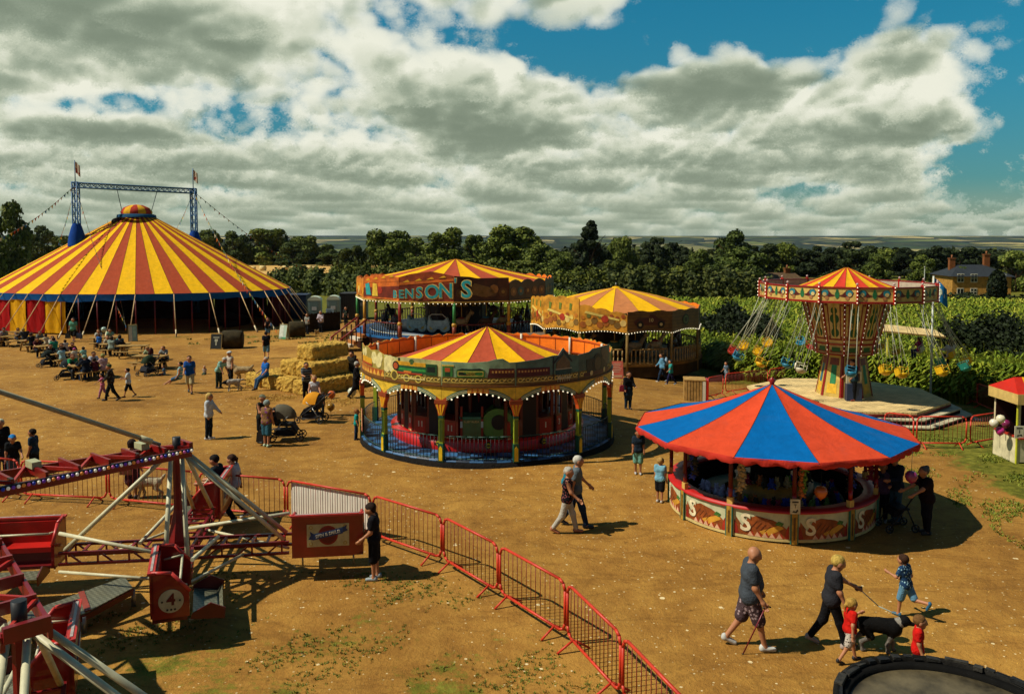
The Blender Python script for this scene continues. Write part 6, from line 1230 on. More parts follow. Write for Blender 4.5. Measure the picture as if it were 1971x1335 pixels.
# ================================================================ PEOPLE AND DOGS (one continuous skinned surface each, grown from limb bones)
def surface(caps, h, k=.025, cut=None):
    """caps: (a, b, ra, rb). Smooth union of tapered limbs on a grid, meshed with surface nets."""
    A = np.array([c[0] for c in caps], float); B = np.array([c[1] for c in caps], float); RA = np.array([c[2] for c in caps]); RB = np.array([c[3] for c in caps])
    R = np.maximum(RA, RB)[:, None]; lo = np.minimum(A, B)-R; hi = np.maximum(A, B)+R; o = lo.min(0)-2.5*h; n = np.ceil((hi.max(0)+2.5*h-o)/h).astype(int)+1
    Sx = np.zeros(n); ax = [o[i]+np.arange(n[i])*h for i in range(3)]; mg = 5*k
    for j in range(len(caps)):
        i0 = np.clip(np.floor((lo[j]-mg-o)/h).astype(int), 0, n-1); i1 = np.clip(np.ceil((hi[j]+mg-o)/h).astype(int)+1, 1, n)
        X, Y, Z = np.meshgrid(*[ax[i][i0[i]:i1[i]] for i in range(3)], indexing='ij'); d = B[j]-A[j]; L = max(d @ d, 1e-9)
        t = np.clip(((X-A[j, 0])*d[0]+(Y-A[j, 1])*d[1]+(Z-A[j, 2])*d[2])/L, 0, 1)
        ds = np.sqrt((X-A[j, 0]-t*d[0])**2+(Y-A[j, 1]-t*d[1])**2+(Z-A[j, 2]-t*d[2])**2)-(RA[j]+(RB[j]-RA[j])*t)
        Sx[i0[0]:i1[0], i0[1]:i1[1], i0[2]:i1[2]] += np.exp(np.clip(-ds/k, -60, 60))
    Fd = -k*np.log(Sx+1e-12)
    if cut is not None: X, Y, Z = np.meshgrid(*ax, indexing='ij'); Fd = np.maximum(Fd, cut(X, Y, Z))
    s = Fd < 0; cnt = np.zeros(n-1, int); pos = np.zeros((*(n-1), 3)); num = np.zeros(n-1)
    for a in (0, 1):
        for b in (0, 1):
            for c in (0, 1): cnt += s[a:n[0]-1+a, b:n[1]-1+b, c:n[2]-1+c]
    act = (cnt > 0) & (cnt < 8)
    for axis in range(3):
        for u in (0, 1):
            for v in (0, 1):
                off = [0, 0, 0]; oth = [i for i in range(3) if i != axis]; off[oth[0]] = u; off[oth[1]] = v; o2 = list(off); o2[axis] = 1
                f0 = Fd[tuple(slice(off[i], n[i]-1+off[i]) for i in range(3))]; f1 = Fd[tuple(slice(o2[i], n[i]-1+o2[i]) for i in range(3))]
                cr = (f0 < 0) != (f1 < 0); t = np.where(cr, f0/np.where(cr, f0-f1, 1), 0); num += cr
                for i in range(3): pos[..., i] += np.where(cr, off[i]+(t if i == axis else 0), 0)
    idx = -np.ones(n-1, int); idx[act] = np.arange(act.sum()); base = np.stack(np.nonzero(act), 1); V = (base+pos[act]/num[act][:, None])*h+o; Q = []
    for axis in range(3):
        b_, c_ = [(1, 2), (2, 0), (0, 1)][axis]; sl0 = [slice(1, n[i]-1) for i in range(3)]; sl1 = list(sl0); sl0[axis] = slice(0, n[axis]-1); sl1[axis] = slice(1, n[axis])
        a0, a1 = s[tuple(sl0)], s[tuple(sl1)]; e = np.stack(np.nonzero(a0 != a1), 1)
        if not len(e): continue
        fl = a0[tuple(e.T)]; e = e+np.array([0 if i == axis else 1 for i in range(3)]); q = []
        for db, dc in ((-1, -1), (0, -1), (0, 0), (-1, 0)): p = e.copy(); p[:, b_] += db; p[:, c_] += dc; q.append(idx[tuple(p.T)])
        q = np.stack(q, 1); q[~fl] = q[~fl][:, ::-1]; Q.append(q)
    return V, np.concatenate(Q)
SK = {'l': '#a8714e', 't': '#96603e', 'd': '#6a3e26'}
def skinm(k): return M(SK[k], .55, .06, 6)
def person(pos, H, head, label, top='#333333', bot='#22242a', shoe='#222222', hair=('short', '#2a1c12'), sk='l', sleeve='tee', leg=1., legs=(.28, .10, -.25, .25), arms=(.2, .10, .35, -.2, .10, .35), lean=.03, sit=None, bw=1., belly=0., hp=0., hy=0., skirt=0., tpat=None, bpat=None, tuck=0., dz=0., group=None, fingers=None, beard=False):
    if not isinstance(pos, Vector): pos = at(*pos)
    D = pos.y; s = H/1.75; hs = (1.75/H)**.52; h = min(.034, max(.012, D*.00088)); near = D < 24; f = np.array([1., 0, 0]); y = np.array([0, 1., 0]); up = np.array([0, 0, 1.])
    P = np.zeros(3); u = np.array([math.sin(lean), 0, math.cos(lean)]); fu = np.array([math.cos(lean), 0, -math.sin(lean)]); LG = {}; zmin = 1
    for sd, a, kb in ((1, legs[0], legs[1]), (-1, legs[2], legs[3])):
        hp_ = P+y*sd*.09*bw**.5-up*.03; sp_ = .05*sd if sit is not None else .0
        kn = hp_+.43*np.array([math.sin(a), sp_*1.2, -math.cos(a)]); an = kn+.40*np.array([math.sin(a-kb), 0, -math.cos(a-kb)]); fp = 0. if (a-kb) > -.35 else (a-kb)*.7
        fd = np.array([math.cos(fp), 0, math.sin(fp)]); heel = an-fd*.035-up*.035; toe = an+fd*.15-up*.045; LG[sd] = (hp_, kn, an, heel, toe); zmin = min(zmin, heel[2]-.042, toe[2]-.032)
    z0 = -zmin if sit is None else sit/s+.085
    off = np.array([0, 0, z0]); Nk = P+u*.50; HD = Nk+u*.155+fu*.03*(1+lean)+np.array([math.sin(hp), 0, 0])*.05-up*.03*hp; SH = {sd: Nk-u*.045+y*sd*.165*bw**.35 for sd in (1, -1)}; AR = {}
    ch, shh = math.cos(hy), math.sin(hy); hf = np.array([ch*math.cos(hp), shh, -math.sin(hp)]); hf /= np.linalg.norm(hf); hu = up-hf*hf[2]; hu /= np.linalg.norm(hu); hl = np.cross(hu, hf)
    for sd, (pt, ab, el) in ((1, arms[:3]), (-1, arms[3:])):
        d1 = np.array([math.sin(pt), sd*math.sin(ab), -math.cos(pt)*math.cos(ab)]); d1 /= np.linalg.norm(d1); e_ = SH[sd]+d1*.285; pf = pt+el; d2 = np.array([math.sin(pf), sd*math.sin(ab)*(.5 if el < 1.2 else -.7), -math.cos(pf)*math.cos(ab)]); d2 /= np.linalg.norm(d2); w_ = e_+d2*.255; AR[sd] = (SH[sd], e_, w_, d2)
    def cap(a, b, ra, rb, o=0.): return (a+off, b+off, ra+o, rb+o)
    tb = bw
    def torso(o=0.):
        c = [cap(P+y*.07*tb+u*.02, P-y*.07*tb+u*.02, .112*tb**.6, .112*tb**.6, o), cap(P+u*.17+y*.055*tb, P+u*.17-y*.055*tb, .102*tb**.7, .102*tb**.7, o), cap(P+u*.33+y*.08*tb**.5, P+u*.33-y*.08*tb**.5, .112*tb**.5, .112*tb**.5, o), cap(SH[1]-y*.02-u*.01, SH[-1]+y*.02-u*.01, .062, .062, o)]
        if belly: c.append(cap(P+u*.16+fu*.07*belly, P+u*.24+fu*.06*belly, .125*belly, .11*belly, o))
        return c
    hr = .098*hs
    hd = [cap(HD+hu*.02*hs, HD+hu*.025*hs-hf*.015*hs, hr, hr), cap(HD+hf*.03*hs-hu*.02*hs, HD+hf*.045*hs-hu*.085*hs, .070*hs, .045*hs), cap(HD+hf*.095*hs+hu*.01*hs, HD+hf*.112*hs-hu*.025*hs, .012*hs, .018*hs)]+[cap(HD+hl*sd*.092*hs, HD+hl*sd*.094*hs-hu*.03*hs, .020*hs, .016*hs) for sd in (1, -1)]
    body = torso()+[cap(Nk-u*.03, HD-hu*.05, .056, .052)]+hd
    for sd in (1, -1):
        a, b, c, he, to = LG[sd]; body += [cap(a, b, .088*tb**.5, .058*tb**.4), cap(b, c, .056*tb**.3, .038), cap(he, to, .036, .026)]; S0, e_, w_, d2 = AR[sd]; body += [cap(S0, e_, .050*tb**.4, .040*tb**.3), cap(e_, w_, .040*tb**.3, .027), cap(w_+d2*.02, w_+d2*.075, .030, .027)]
    sc_ = lambda cs: [(a*s, b*s, ra*s, rb*s) for a, b, ra, rb in cs]
    t = thing('person', label, 'person', pos+Vector((0, 0, dz)), rad(head), group); V, Q = surface(sc_(body), h, .020*s); sets = [(V, Q)]
    if near and fingers is not False:
        for sd in (1, -1):
            S0, e_, w_, d2 = AR[sd]; sid = np.cross(d2, y*sd); sid /= np.linalg.norm(sid)+1e-9; nb = np.cross(sid, d2); hc = [(w_, w_+d2*.07, .026, .030)]
            for i, (L_, sp_) in enumerate(((.062, -.026), (.070, -.009), (.066, .008), (.052, .024))):
                a = w_+d2*.078+sid*sp_; b = a+d2*L_*.55-nb*.010*sd; c = b+d2*L_*.35-nb*.028*sd; hc += [(a, b, .0105, .0095), (b, c, .0095, .0075)]
            a = w_+d2*.02-sid*.026; b = a+d2*.035-sid*.025-nb*.012*sd; hc += [(a, b, .012, .010), (b, b+d2*.03, .010, .008)]
            sets.append(surface([((a+off)*s, (b+off)*s, ra*s, rb*s) for a, b, ra, rb in hc], .0065, .006))
    vs = np.concatenate([a for a, _ in sets]); o_ = 0; qs = []
    for a, b in sets: qs.append(b+o_); o_ += len(a)
    np_mesh('body', vs, np.concatenate(qs), [skinm(sk)], smooth=True, parent=t)
    def part(nm, cs, mat, k=.022, cut=None):
        V, Q = surface(sc_(cs), h, k*s, cut)
        if len(Q): np_mesh(nm, V, Q, [mat], smooth=True, parent=t)
    tm = M(top, .85, .14, 5, .5, pat=tpat); bm = M(bot, .85, .16, 5, .5, pat=bpat); g_ = max(.012, .4*h/s)
    # trousers first, then the top over them
    lg = [cap(P+y*.07*tb+u*.02, P-y*.07*tb+u*.02, .114*tb**.6, .114*tb**.6, g_)]
    for sd in (1, -1):
        a, b, c, he, to = LG[sd]; lo_ = .016 if leg < .8 else .004
        if leg <= .5: q = a+(b-a)*min(1, leg*2); lg.append(cap(a, q, .090*tb**.5, .078*tb**.5, g_+lo_))
        else: q = b+(c-b)*((leg-.5)*2*.93); lg += [cap(a, b, .089*tb**.5, .060*tb**.4, g_+.003), cap(b, q, .059*tb**.4, .046, g_+.003)]
    if skirt: kn = (LG[1][1]+LG[-1][1])/2; q = P+(kn-P)*skirt; lg += [cap(P, q+y*.05, .12, .15, g_), cap(P, q-y*.05, .12, .15, g_)]
    part('skirt' if skirt else ('shorts' if leg < .75 else 'trousers'), lg, bm)
    tp = torso(g_+.006)
    if tuck: tp = tp[1:]
    elif tuck == 0: tp.append(cap(P+y*.07*tb-u*.03, P-y*.07*tb-u*.03, .112*tb**.6, .112*tb**.6, g_+.012))
    fr = {'tee': .62, 'long': 1., 'vest': 0.}[sleeve]
    for sd in (1, -1):
        S0, e_, w_, d2 = AR[sd]
        if fr > 0: tp.append(cap(S0, S0+(e_-S0)*min(1, fr), .054*tb**.4, .050*tb**.3, g_+.006))
        if fr >= 1: tp.append(cap(e_, e_+(w_-e_)*.9, .044*tb**.3, .036, g_+.003))
    part('top', tp, tm)
    for sd in (1, -1): a, b, c, he, to = LG[sd]; part('shoe', [cap(he, to, .038, .030, .010), cap(he, he+up*.03, .036, .034, .006)], M(shoe, .6, .1, 8), .012)
    kind, hc = hair; hm = M(hc or '#222222', .75, .3, 18, .4)
    if kind != 'bald':
        hcn = (HD+hu*.028*hs-hf*.012*hs+off)*s; rr = (hr+.012*hs)*s
        cs = [(hcn, hcn-hf*.02*hs*s, rr, rr)]; fl = .040*hs*s; cutf = lambda X, Y, Z: ((X-hcn[0])*hf[0]+(Y-hcn[1])*hf[1]+(Z-hcn[2])*hf[2])*.80-((X-hcn[0])*hu[0]+(Y-hcn[1])*hu[1]+(Z-hcn[2])*hu[2])*.62-fl
        if kind in ('long', 'bob'):
            dn = (.22 if kind == 'long' else .10)
            for q in (-.05, 0, .05): a = hcn-hf*.055*hs*s+hl*q*hs*s; cs.append((a, a-(up*.85+u*.15)*dn*s-f*.03*s, .055*hs*s, .042*hs*s))
        if kind == 'pony': a = hcn-hf*.10*hs*s; cs += [(a, a-hf*.05*s-up*.05*s, .03*s, .034*s), (a-hf*.05*s-up*.05*s, a-hf*.05*s-up*.22*s, .034*s, .014*s)]
        if kind == 'bun': a = hcn-hf*.08*hs*s+hu*.06*s; cs.append((a, a+hu*.02*s, .05*s, .05*s))
        if kind in ('cap', 'hat'):
            b = hcn+hf*.06*hs*s+hu*.035*hs*s
            for q in (-.04, 0, .04): cs.append((b+hl*q*hs*s, b+hf*.095*hs*s+hl*q*.8*hs*s-hu*.012*s, .016*s, .012*s))
            cutf = lambda X, Y, Z: -((X-hcn[0])*hu[0]+(Y-hcn[1])*hu[1]+(Z-hcn[2])*hu[2])+.012*s
        if kind == 'hat': 
            for q in range(8): a = hcn+hu*.02*s+(hf*cos(q*PI/4)+hl*sin(q*PI/4))*.10*hs*s; cs.append((a, a+(hf*cos(q*PI/4)+hl*sin(q*PI/4))*.05*s, .02*s, .014*s))
        V, Q = surface(cs, h*.9, .012*s, cutf)
        if len(Q): np_mesh({'cap': 'cap', 'hat': 'hat'}.get(kind, 'hair'), V, Q, [hm], smooth=True, parent=t)
    if beard: part('beard', [cap(HD+hf*.045*hs-hu*.075*hs, HD+hf*.055*hs-hu*.10*hs, .058*hs, .040*hs)], M('#2a1a10', .9, .3, 20), .01)
    if near:
        for sd in (1, -1):
            m = MB(); c = (HD+hf*.082*hs+hu*.022*hs+hl*sd*.036*hs+off)*s; m.ball(c, .015*hs*s, M('#1a120e', .3), 8); m.build('eye', t)
        m = MB(); c = (HD+hf*.093*hs-hu*.055*hs+off)*s; m.T = Matrix.Translation(c); m.ball((0, 0, 0), .02*hs*s, M('#7a3a30', .5), 8, (.5, 1.2, .35)); m.T = None; m.build('mouth', t)
    t['wr'] = [*((AR[1][2]+AR[1][3]*.08+off)*s), *((AR[-1][2]+AR[-1][3]*.08+off)*s)]
    return t
def hand(t, sd):
    w_ = list(t['wr']); v = Vector(w_[:3] if sd > 0 else w_[3:]); return t.matrix_basis @ v if False else Matrix.Translation(t.location) @ t.rotation_euler.to_matrix().to_4x4() @ v
def clean(t):
    if 'wr' in t: del t['wr']
STAND = dict(legs=(.03, .05, -.05, .05), arms=(.05, .12, .25, .05, .12, .25)); WALK = dict(legs=(.33, .10, -.26, .36), arms=(-.35, .12, .3, .38, .12, .45)); WALK2 = dict(legs=(-.26, .36, .33, .10), arms=(.38, .12, .45, -.35, .12, .3))
HOLD = dict(arms=(.35, .12, 1.25, .35, .12, 1.25)); SITL = dict(legs=(1.45, 1.5, 1.4, 1.45), arms=(.75, .2, .75, .75, .2, .75))
def pp(*a, **k):
    b = {}
    for x in a[4:]: b.update(x)
    b.update(k); return person(a[0], a[1], a[2], a[3], **b)
# --- foreground family
man = pp((1441, 1246), 1.83, -4, 'bald bearded man in grey polo shirt walking with a dark red cane', WALK2, top='#3c4248', bot='#4a3a3c', bpat=('flower', '#a08c8c', 16.), leg=.46, shoe='#b8b8b0', hair=('bald', ''), bw=1.22, belly=1.05, beard=True, arms=(.25, .18, .3, .12, .12, .35), hp=.25, hy=-.3)
wom = pp((1598, 1243), 1.66, -6, 'woman with short blonde hair in a dark grey t-shirt walking the collie', WALK2, top='#26262a', bot='#101013', shoe='#9a8a80', hair=('short', '#b89a4a'), bw=1.08, arms=(.75, .12, .35, .15, .18, .25), hp=.3, lean=.10)
girl = pp((1634, 1274), 1.10, 10, 'small girl in red t-shirt and white shorts with a blonde ponytail', WALK, top='#b8180e', bot='#b4aa9c', bpat=('flower', '#2a2020', 30.), leg=.42, shoe='#201c1c', hair=('pony', '#a8843c'), arms=(.5, .2, 1.5, -.3, .3, .2))
boy = pp((1764, 1318), 1.13, -25, 'boy in a red t-shirt standing behind the black tank', STAND, top='#c01810', bot='#1c2434', hair=('short', '#6a4a28'))
run = pp((1742, 1186), 1.17, 128, 'boy in blue patterned t-shirt and shorts running away', top='#1c3858', tpat=('flower', '#8ab0b8', 22.), bot='#5a86a0', leg=.44, shoe='#1c5a7a', hair=('short', '#3c2618'), legs=(.25, .15, -.5, 1.15), arms=(.4, .2, 1.4, -.3, .2, 1.4), lean=.12)
# --- middle ground
pp((1091, 1025), 1.63, -8, 'woman in a black flowered top and pale trousers walking beside a man with backpack', WALK, top='#141418', tpat=('flower', '#8a4a4a', 20.), bot='#a8a294', shoe='#a86a4a', sleeve='vest', hair=('short', '#b0a898'), hy=-.4)
bp = pp((1109, 1013), 1.80, -4, 'white haired man with a teal backpack walking behind the woman in black', WALK2, top='#5a6468', bot='#1c2c44', hair=('short', '#c0bcae'), shoe='#2a3038')
pp((1270, 966), 1.20, 62, 'small boy in light blue t-shirt and black shorts at the round stall', STAND, top='#6fa2b4', bot='#141416', leg=.46, shoe='#b0aca4', hair=('short', '#a88448'))
pp((1228, 912), 1.36, 265, 'boy in dark printed t-shirt and aqua shorts left of the round stall', STAND, top='#1c2834', tpat=None, bot='#6aa090', leg=.48, shoe='#a8a8a4', hair=('short', '#2c2018'), sk='t')
pp((1697, 1002), 1.50, 248, 'person in grey and purple sweatshirt with arms folded right of the stall', STAND, HOLD, top='#4a3a58', bot='#15151c', sleeve='long', shoe='#8a8a90', hair=('bob', '#2c1c14'))
pp((1722, 1006), 1.76, 200, 'man in jeans whose head is hidden by the canopy edge', STAND, HOLD, top='#1c2434', bot='#2c4a5c', hair=('short', '#2c2018'), sleeve='long')
pp((1782, 1026), 1.64, 185, 'woman in dark vest and white sleeves pushing the walking frame', STAND, top='#1c1216', bot='#17171d', sleeve='tee', arms=(.75, .1, .35, .75, .1, .35), hair=('bun', '#5a5450'), bw=1.15, lean=.12)
pp((721, 1114), 1.62, 182, 'young woman with long dark hair leaning at the red passenger car', STAND, top='#17161a', bot='#101014', leg=.5, shoe='#8f9a9c', hair=('long', '#2a1c14'), arms=(.15, .1, .75, .15, .1, .75), hp=.45, lean=.04)
pp((420, 1010), 1.80, 176, 'dark haired bearded man in a black and grey t-shirt walking left', WALK, top='#1c2226', bot='#14171a', hair=('short', '#17120e'), hp=.35, beard=True, arms=(.3, .1, 1.1, .3, .1, 1.0), shoe='#1c1c1c')
pp((452, 994), 1.64, 178, 'woman in white top with a dark ponytail walking beside the bearded man', WALK2, top='#a8adb4', bot='#1c1c20', hair=('pony', '#3a2418'), shoe='#b4b4b0', hp=.3)
pp((256, 958), 1.62, 100, 'woman with brown shoulder bag standing behind the lit boom arm', STAND, top='#a87858', bot='#4a2a30', sleeve='vest', hair=('bob', '#2c1c14'), skirt=.9, leg=.4)
pp((67, 916), 1.42, 182, 'dark haired boy in navy t-shirt and shorts at the left barriers', STAND, top='#1c3040', bot='#17171a', leg=.47, hair=('short', '#1c140f'), sk='t')
pp((27, 928), 1.40, 300, 'boy in a bright blue cap and black t-shirt at the left barriers', STAND, top='#14171a', bot='#3c4a58', hair=('cap', '#1f78b8'), leg=.5, arms=(.4, .3, .5, .05, .15, .2))
pp((4, 912), 1.68, 300, 'woman with white blonde hair and black top at the left edge', STAND, top='#121217', bot='#1c2434', hair=('bob', '#c4c0a0'), sleeve='long')
pp((403, 845), 1.66, -3, 'woman with long blonde hair in a white shirt standing on the open dirt', STAND, top='#b8c0c4', bot='#14222c', shoe='#c0c0bc', hair=('long', '#c0a058'), sleeve='long', arms=(.55, .1, .25, .0, .1, .2))
lady = pp((514, 859), 1.60, 75, 'woman in a purple and gold sleeveless top and denim shorts holding a black bag', STAND, top='#7a5a38', tpat=('flower', '#6a3a6a', 9.), bot='#2c5868', leg=.48, shoe='#a8c0a0', sleeve='vest', hair=('short', '#8a9a94'))
pp((505, 852), 1.70, 330, 'woman in a dark green vest top and black shorts beside the grey pushchair', STAND, HOLD, top='#22261f', bot='#141416', leg=.45, sleeve='vest', hair=('cap', '#6a6a54'))
pp((606, 800), 1.66, 285, 'woman in a white sleeveless top behind the yellow hooded pushchair', STAND, top='#c0bec0', bot='#2a2a30', sleeve='vest', hair=('short', '#b08a5a'), arms=(.5, .15, .5, .4, .2, .4))
pp((622, 804), 1.02, 20, 'toddler in dark teal top holding the orange balloons', STAND, top='#14404a', bot='#1c2430', hair=('short', '#3a2a1a'))
pp((590, 768), 1.68, 300, 'person in a grey striped top standing against the straw stack', STAND, HOLD, top='#30383e', tpat=('stripe', '#6a6e70', 9.), bot='#141416', hair=('short', '#2c2018'), sleeve='tee')
p = at(634, 730); p.z += .68; pp(p, 1.30, 110, 'boy in black standing up on a straw bale', STAND, top='#0f0f12', bot='#131316', leg=.52, hair=('cap', '#3a3020'), arms=(.5, .7, .2, .2, .2, .3))
p = bpos(-.15, 3.0, 0); pp(p, 1.78, 228, 'man in a bright blue t-shirt sitting on the left straw bales', top='#1a58a0', bot='#2c4a68', sit=.68, legs=(1.15, .75, 1.05, .8), arms=(.35, .2, .6, .3, .2, .7), lean=-.1, hair=('short', '#b0a898'))
pp((686, 766), 1.70, 10, 'person in a long black coat beside the left posts of the train ride', WALK, top='#0f0f12', bot='#0f0f12', sleeve='long', hair=('short', '#a8a498'), skirt=.8)
pp((678, 742), 1.72, 250, 'person with dark curly hair seen above the black coat by the train ride', STAND, top='#2c2a24', bot='#1c1c20', hair=('bob', '#1c1410'), sleeve='long')
p = bpos(4.25, 1.7, .66); pp(p, 1.25, 95, 'girl in red top sitting on the back right straw bale', SITL, top='#a0242c', bot='#3a2a30', sit=.05, hair=('long', '#3a2014'))
p = bpos(4.6, 1.15, .66); pp(p, 1.22, 80, 'girl in salmon pink dress sitting beside the girl in red', SITL, top='#c0685c', bot='#c0685c', sit=.05, hair=('long', '#4a2c1c'))
pp((634, 712), 1.62, 270, 'person in a pale cap mostly hidden behind the topmost straw bale', STAND, top='#3a3a34', bot='#20242c', hair=('cap', '#b0a894'))
pp((686, 846), 1.08, 10, 'small boy in a teal t-shirt and jeans at the left railing of the train ride', STAND, top='#178a84', bot='#1c3450', hair=('short', '#8a5a34'), shoe='#2a3a4a')
pp((513, 690), 1.72, 110, 'man in black t-shirt and pale blue shorts, back turned, left of the straw stack', WALK, top='#12151c', bot='#5a8090', leg=.47, hair=('short', '#1c140f'))
pp((516, 652), 1.62, 275, 'woman in a black vest top under the striped tent rope', STAND, HOLD, top='#101012', bot='#4a6a80', leg=.4, sleeve='vest', hair=('bun', '#6a3a1c'))
pp((592, 643), 1.64, 250, 'woman in a pale top with bags by the right tent ropes', STAND, top='#8a8a80', bot='#1c1e24', hair=('bob', '#7a5a34'), sleeve='tee', arms=(.5, .3, .9, .1, .2, .3))
pp((618, 640), 1.76, 262, 'man in a white shirt and black trousers with folded arms before the poster', STAND, HOLD, top='#b8aab0', bot='#121318', sleeve='long', hair=('short', '#8a7a68'), bw=1.1)
pp((666, 629), 1.74, 268, 'man in a dark printed t-shirt before the dark shed', STAND, top='#1a1f1c', tpat=('flower', '#6a7a6a', 5.), bot='#171a20', hair=('short', '#5a4430'))
pp((366, 756), 1.80, 285, 'man in a bright blue t-shirt and cream shorts walking toward the camera', WALK, top='#164a90', bot='#a89c74', leg=.5, hair=('short', '#1c140f'), shoe='#1c2c34')
pp((346, 738), 1.62, 188, 'woman in a white and turquoise striped top sitting with legs stretched out', top='#b0b8b0', tpat=('stripe', '#3a98a0', 7.), bot='#3c5c74', leg=.4, sit=.28, legs=(1.25, .25, 1.15, .35), arms=(.1, .2, .5, .1, .2, .5), sleeve='vest', hair=('short', '#1c140f'), lean=-.12)
pp((316, 722), .95, 200, 'small child in pale blue sitting by the rucksack on the ground', top='#4a6a80', bot='#2a3444', sit=.05, legs=(1.4, .3, 1.4, .3), hair=('short', '#3a2a1c'))
pp((422, 747), 1.66, -25, 'stooping older person in a teal striped shirt reaching toward the small dog', STAND, top='#5a9a8c', tpat=('stripe', '#9ab8ac', 10.), bot='#20302a', lean=.55, arms=(.2, .1, .2, .3, .1, .3), hair=('short', '#b8b4a8'), hp=.5)
pp((444, 739), 1.68, 240, 'woman in a white vest and black trousers wearing a pale sun visor', STAND, top='#b4a898', bot='#101214', sleeve='vest', hair=('hat', '#c4c8c4'))
pp((394, 720), .78, 270, 'baby in white with a hat sitting on the dirt', top='#a89a8c', bot='#3c4430', sit=.04, legs=(1.4, .4, 1.4, .4), hair=('hat', '#a8846a'))
pp((198, 766), 1.14, 205, 'girl in a pink outfit swinging a toy, in the trio walking past the tables', WALK, top='#b8627a', bot='#a86a84', hair=('bob', '#1c1210'), arms=(.9, .3, .1, -.2, .2, .3))
pp((214, 771), 1.68, 200, 'woman in a dark patterned cardigan in the trio walking past the tables', WALK2, top='#241c1c', tpat=('flower', '#4a4a3a', 9.), bot='#12181a', sleeve='long', hair=('short', '#3c4a2c'), hp=.3)
pp((248, 764), 1.34, 200, 'boy in white t-shirt and dark track pants in the trio walking past the tables', WALK, top='#b8c0c0', bot='#10161a', leg=.58, hair=('short', '#1a1210'), arms=(.4, .1, 1.2, .4, .1, 1.2))
pp((142, 657), 1.78, 285, 'man in a teal t-shirt carrying bags in front of the yellow tent wall', WALK, top='#5a9c80', bot='#1a1c1a', leg=.5, hair=('short', '#3a2a1c'), bw=1.15, arms=(.1, .2, .2, .1, .2, .2))
pp((1209, 787), 1.64, 285, 'woman in black with a red bag on the grass right of the train ride', STAND, top='#121214', bot='#1c3040', hair=('bob', '#3a2418'), sleeve='long', skirt=.5, arms=(.4, .1, .9, .1, .15, .5))
pp((1274, 735), 1.68, 180, 'person in pale blue shirt with a backpack before the toy ride', WALK, top='#5a8ca8', bot='#1c2c40', hair=('short', '#3a2a1c'), sleeve='long', shoe='#a8b0b0')
pp((1291, 740), 1.42, 185, 'child in turquoise top walking beside the backpack wearer', WALK2, top='#2a8a84', bot='#1c1c3a', hair=('short', '#1c2c34'), shoe='#7a8a9a')
pp((1398, 738), 1.30, 200, 'boy in a grey blue shirt and shorts outside the swing ride barrier', WALK, top='#4a5a68', tpat=('flower', '#8a98a0', 8.), bot='#56606a', leg=.45, hair=('short', '#3a2a1c'))
p = atz(1641, 771, DZ); pp(p, 1.76, 200, 'swing ride attendant in a dark blue top standing on the deck', STAND, top='#1c3440', bot='#101114', sleeve='tee', hair=('bob', '#3a2414'), arms=(.3, .15, .7, .3, .15, .7), shoe='#7a2c20', bw=1.15)
def rider(k, H, label, **kw):
    sp_, R = SEATS[k]; q = WC+sp_; fw = R.to_3x3() @ Vector((1, 0, 0)); pp(q-Vector((0, 0, .0)), H, math.degrees(math.atan2(fw.y, fw.x)), label, SITL, sit=.0, **kw)
rk = sorted(range(16), key=lambda k: -(SEATS[k][0].x)); rider(rk[0], 1.5, 'girl in a white printed top riding the rightmost swing', top='#a8aeb8', bot='#1a1c24', sleeve='long', hair=('long', '#2a1812')); rider(rk[2], 1.3, 'girl in a pink top riding a swing near the right barrier', top='#a8285a', bot='#1c2c5a', hair=('long', '#6a4424'))
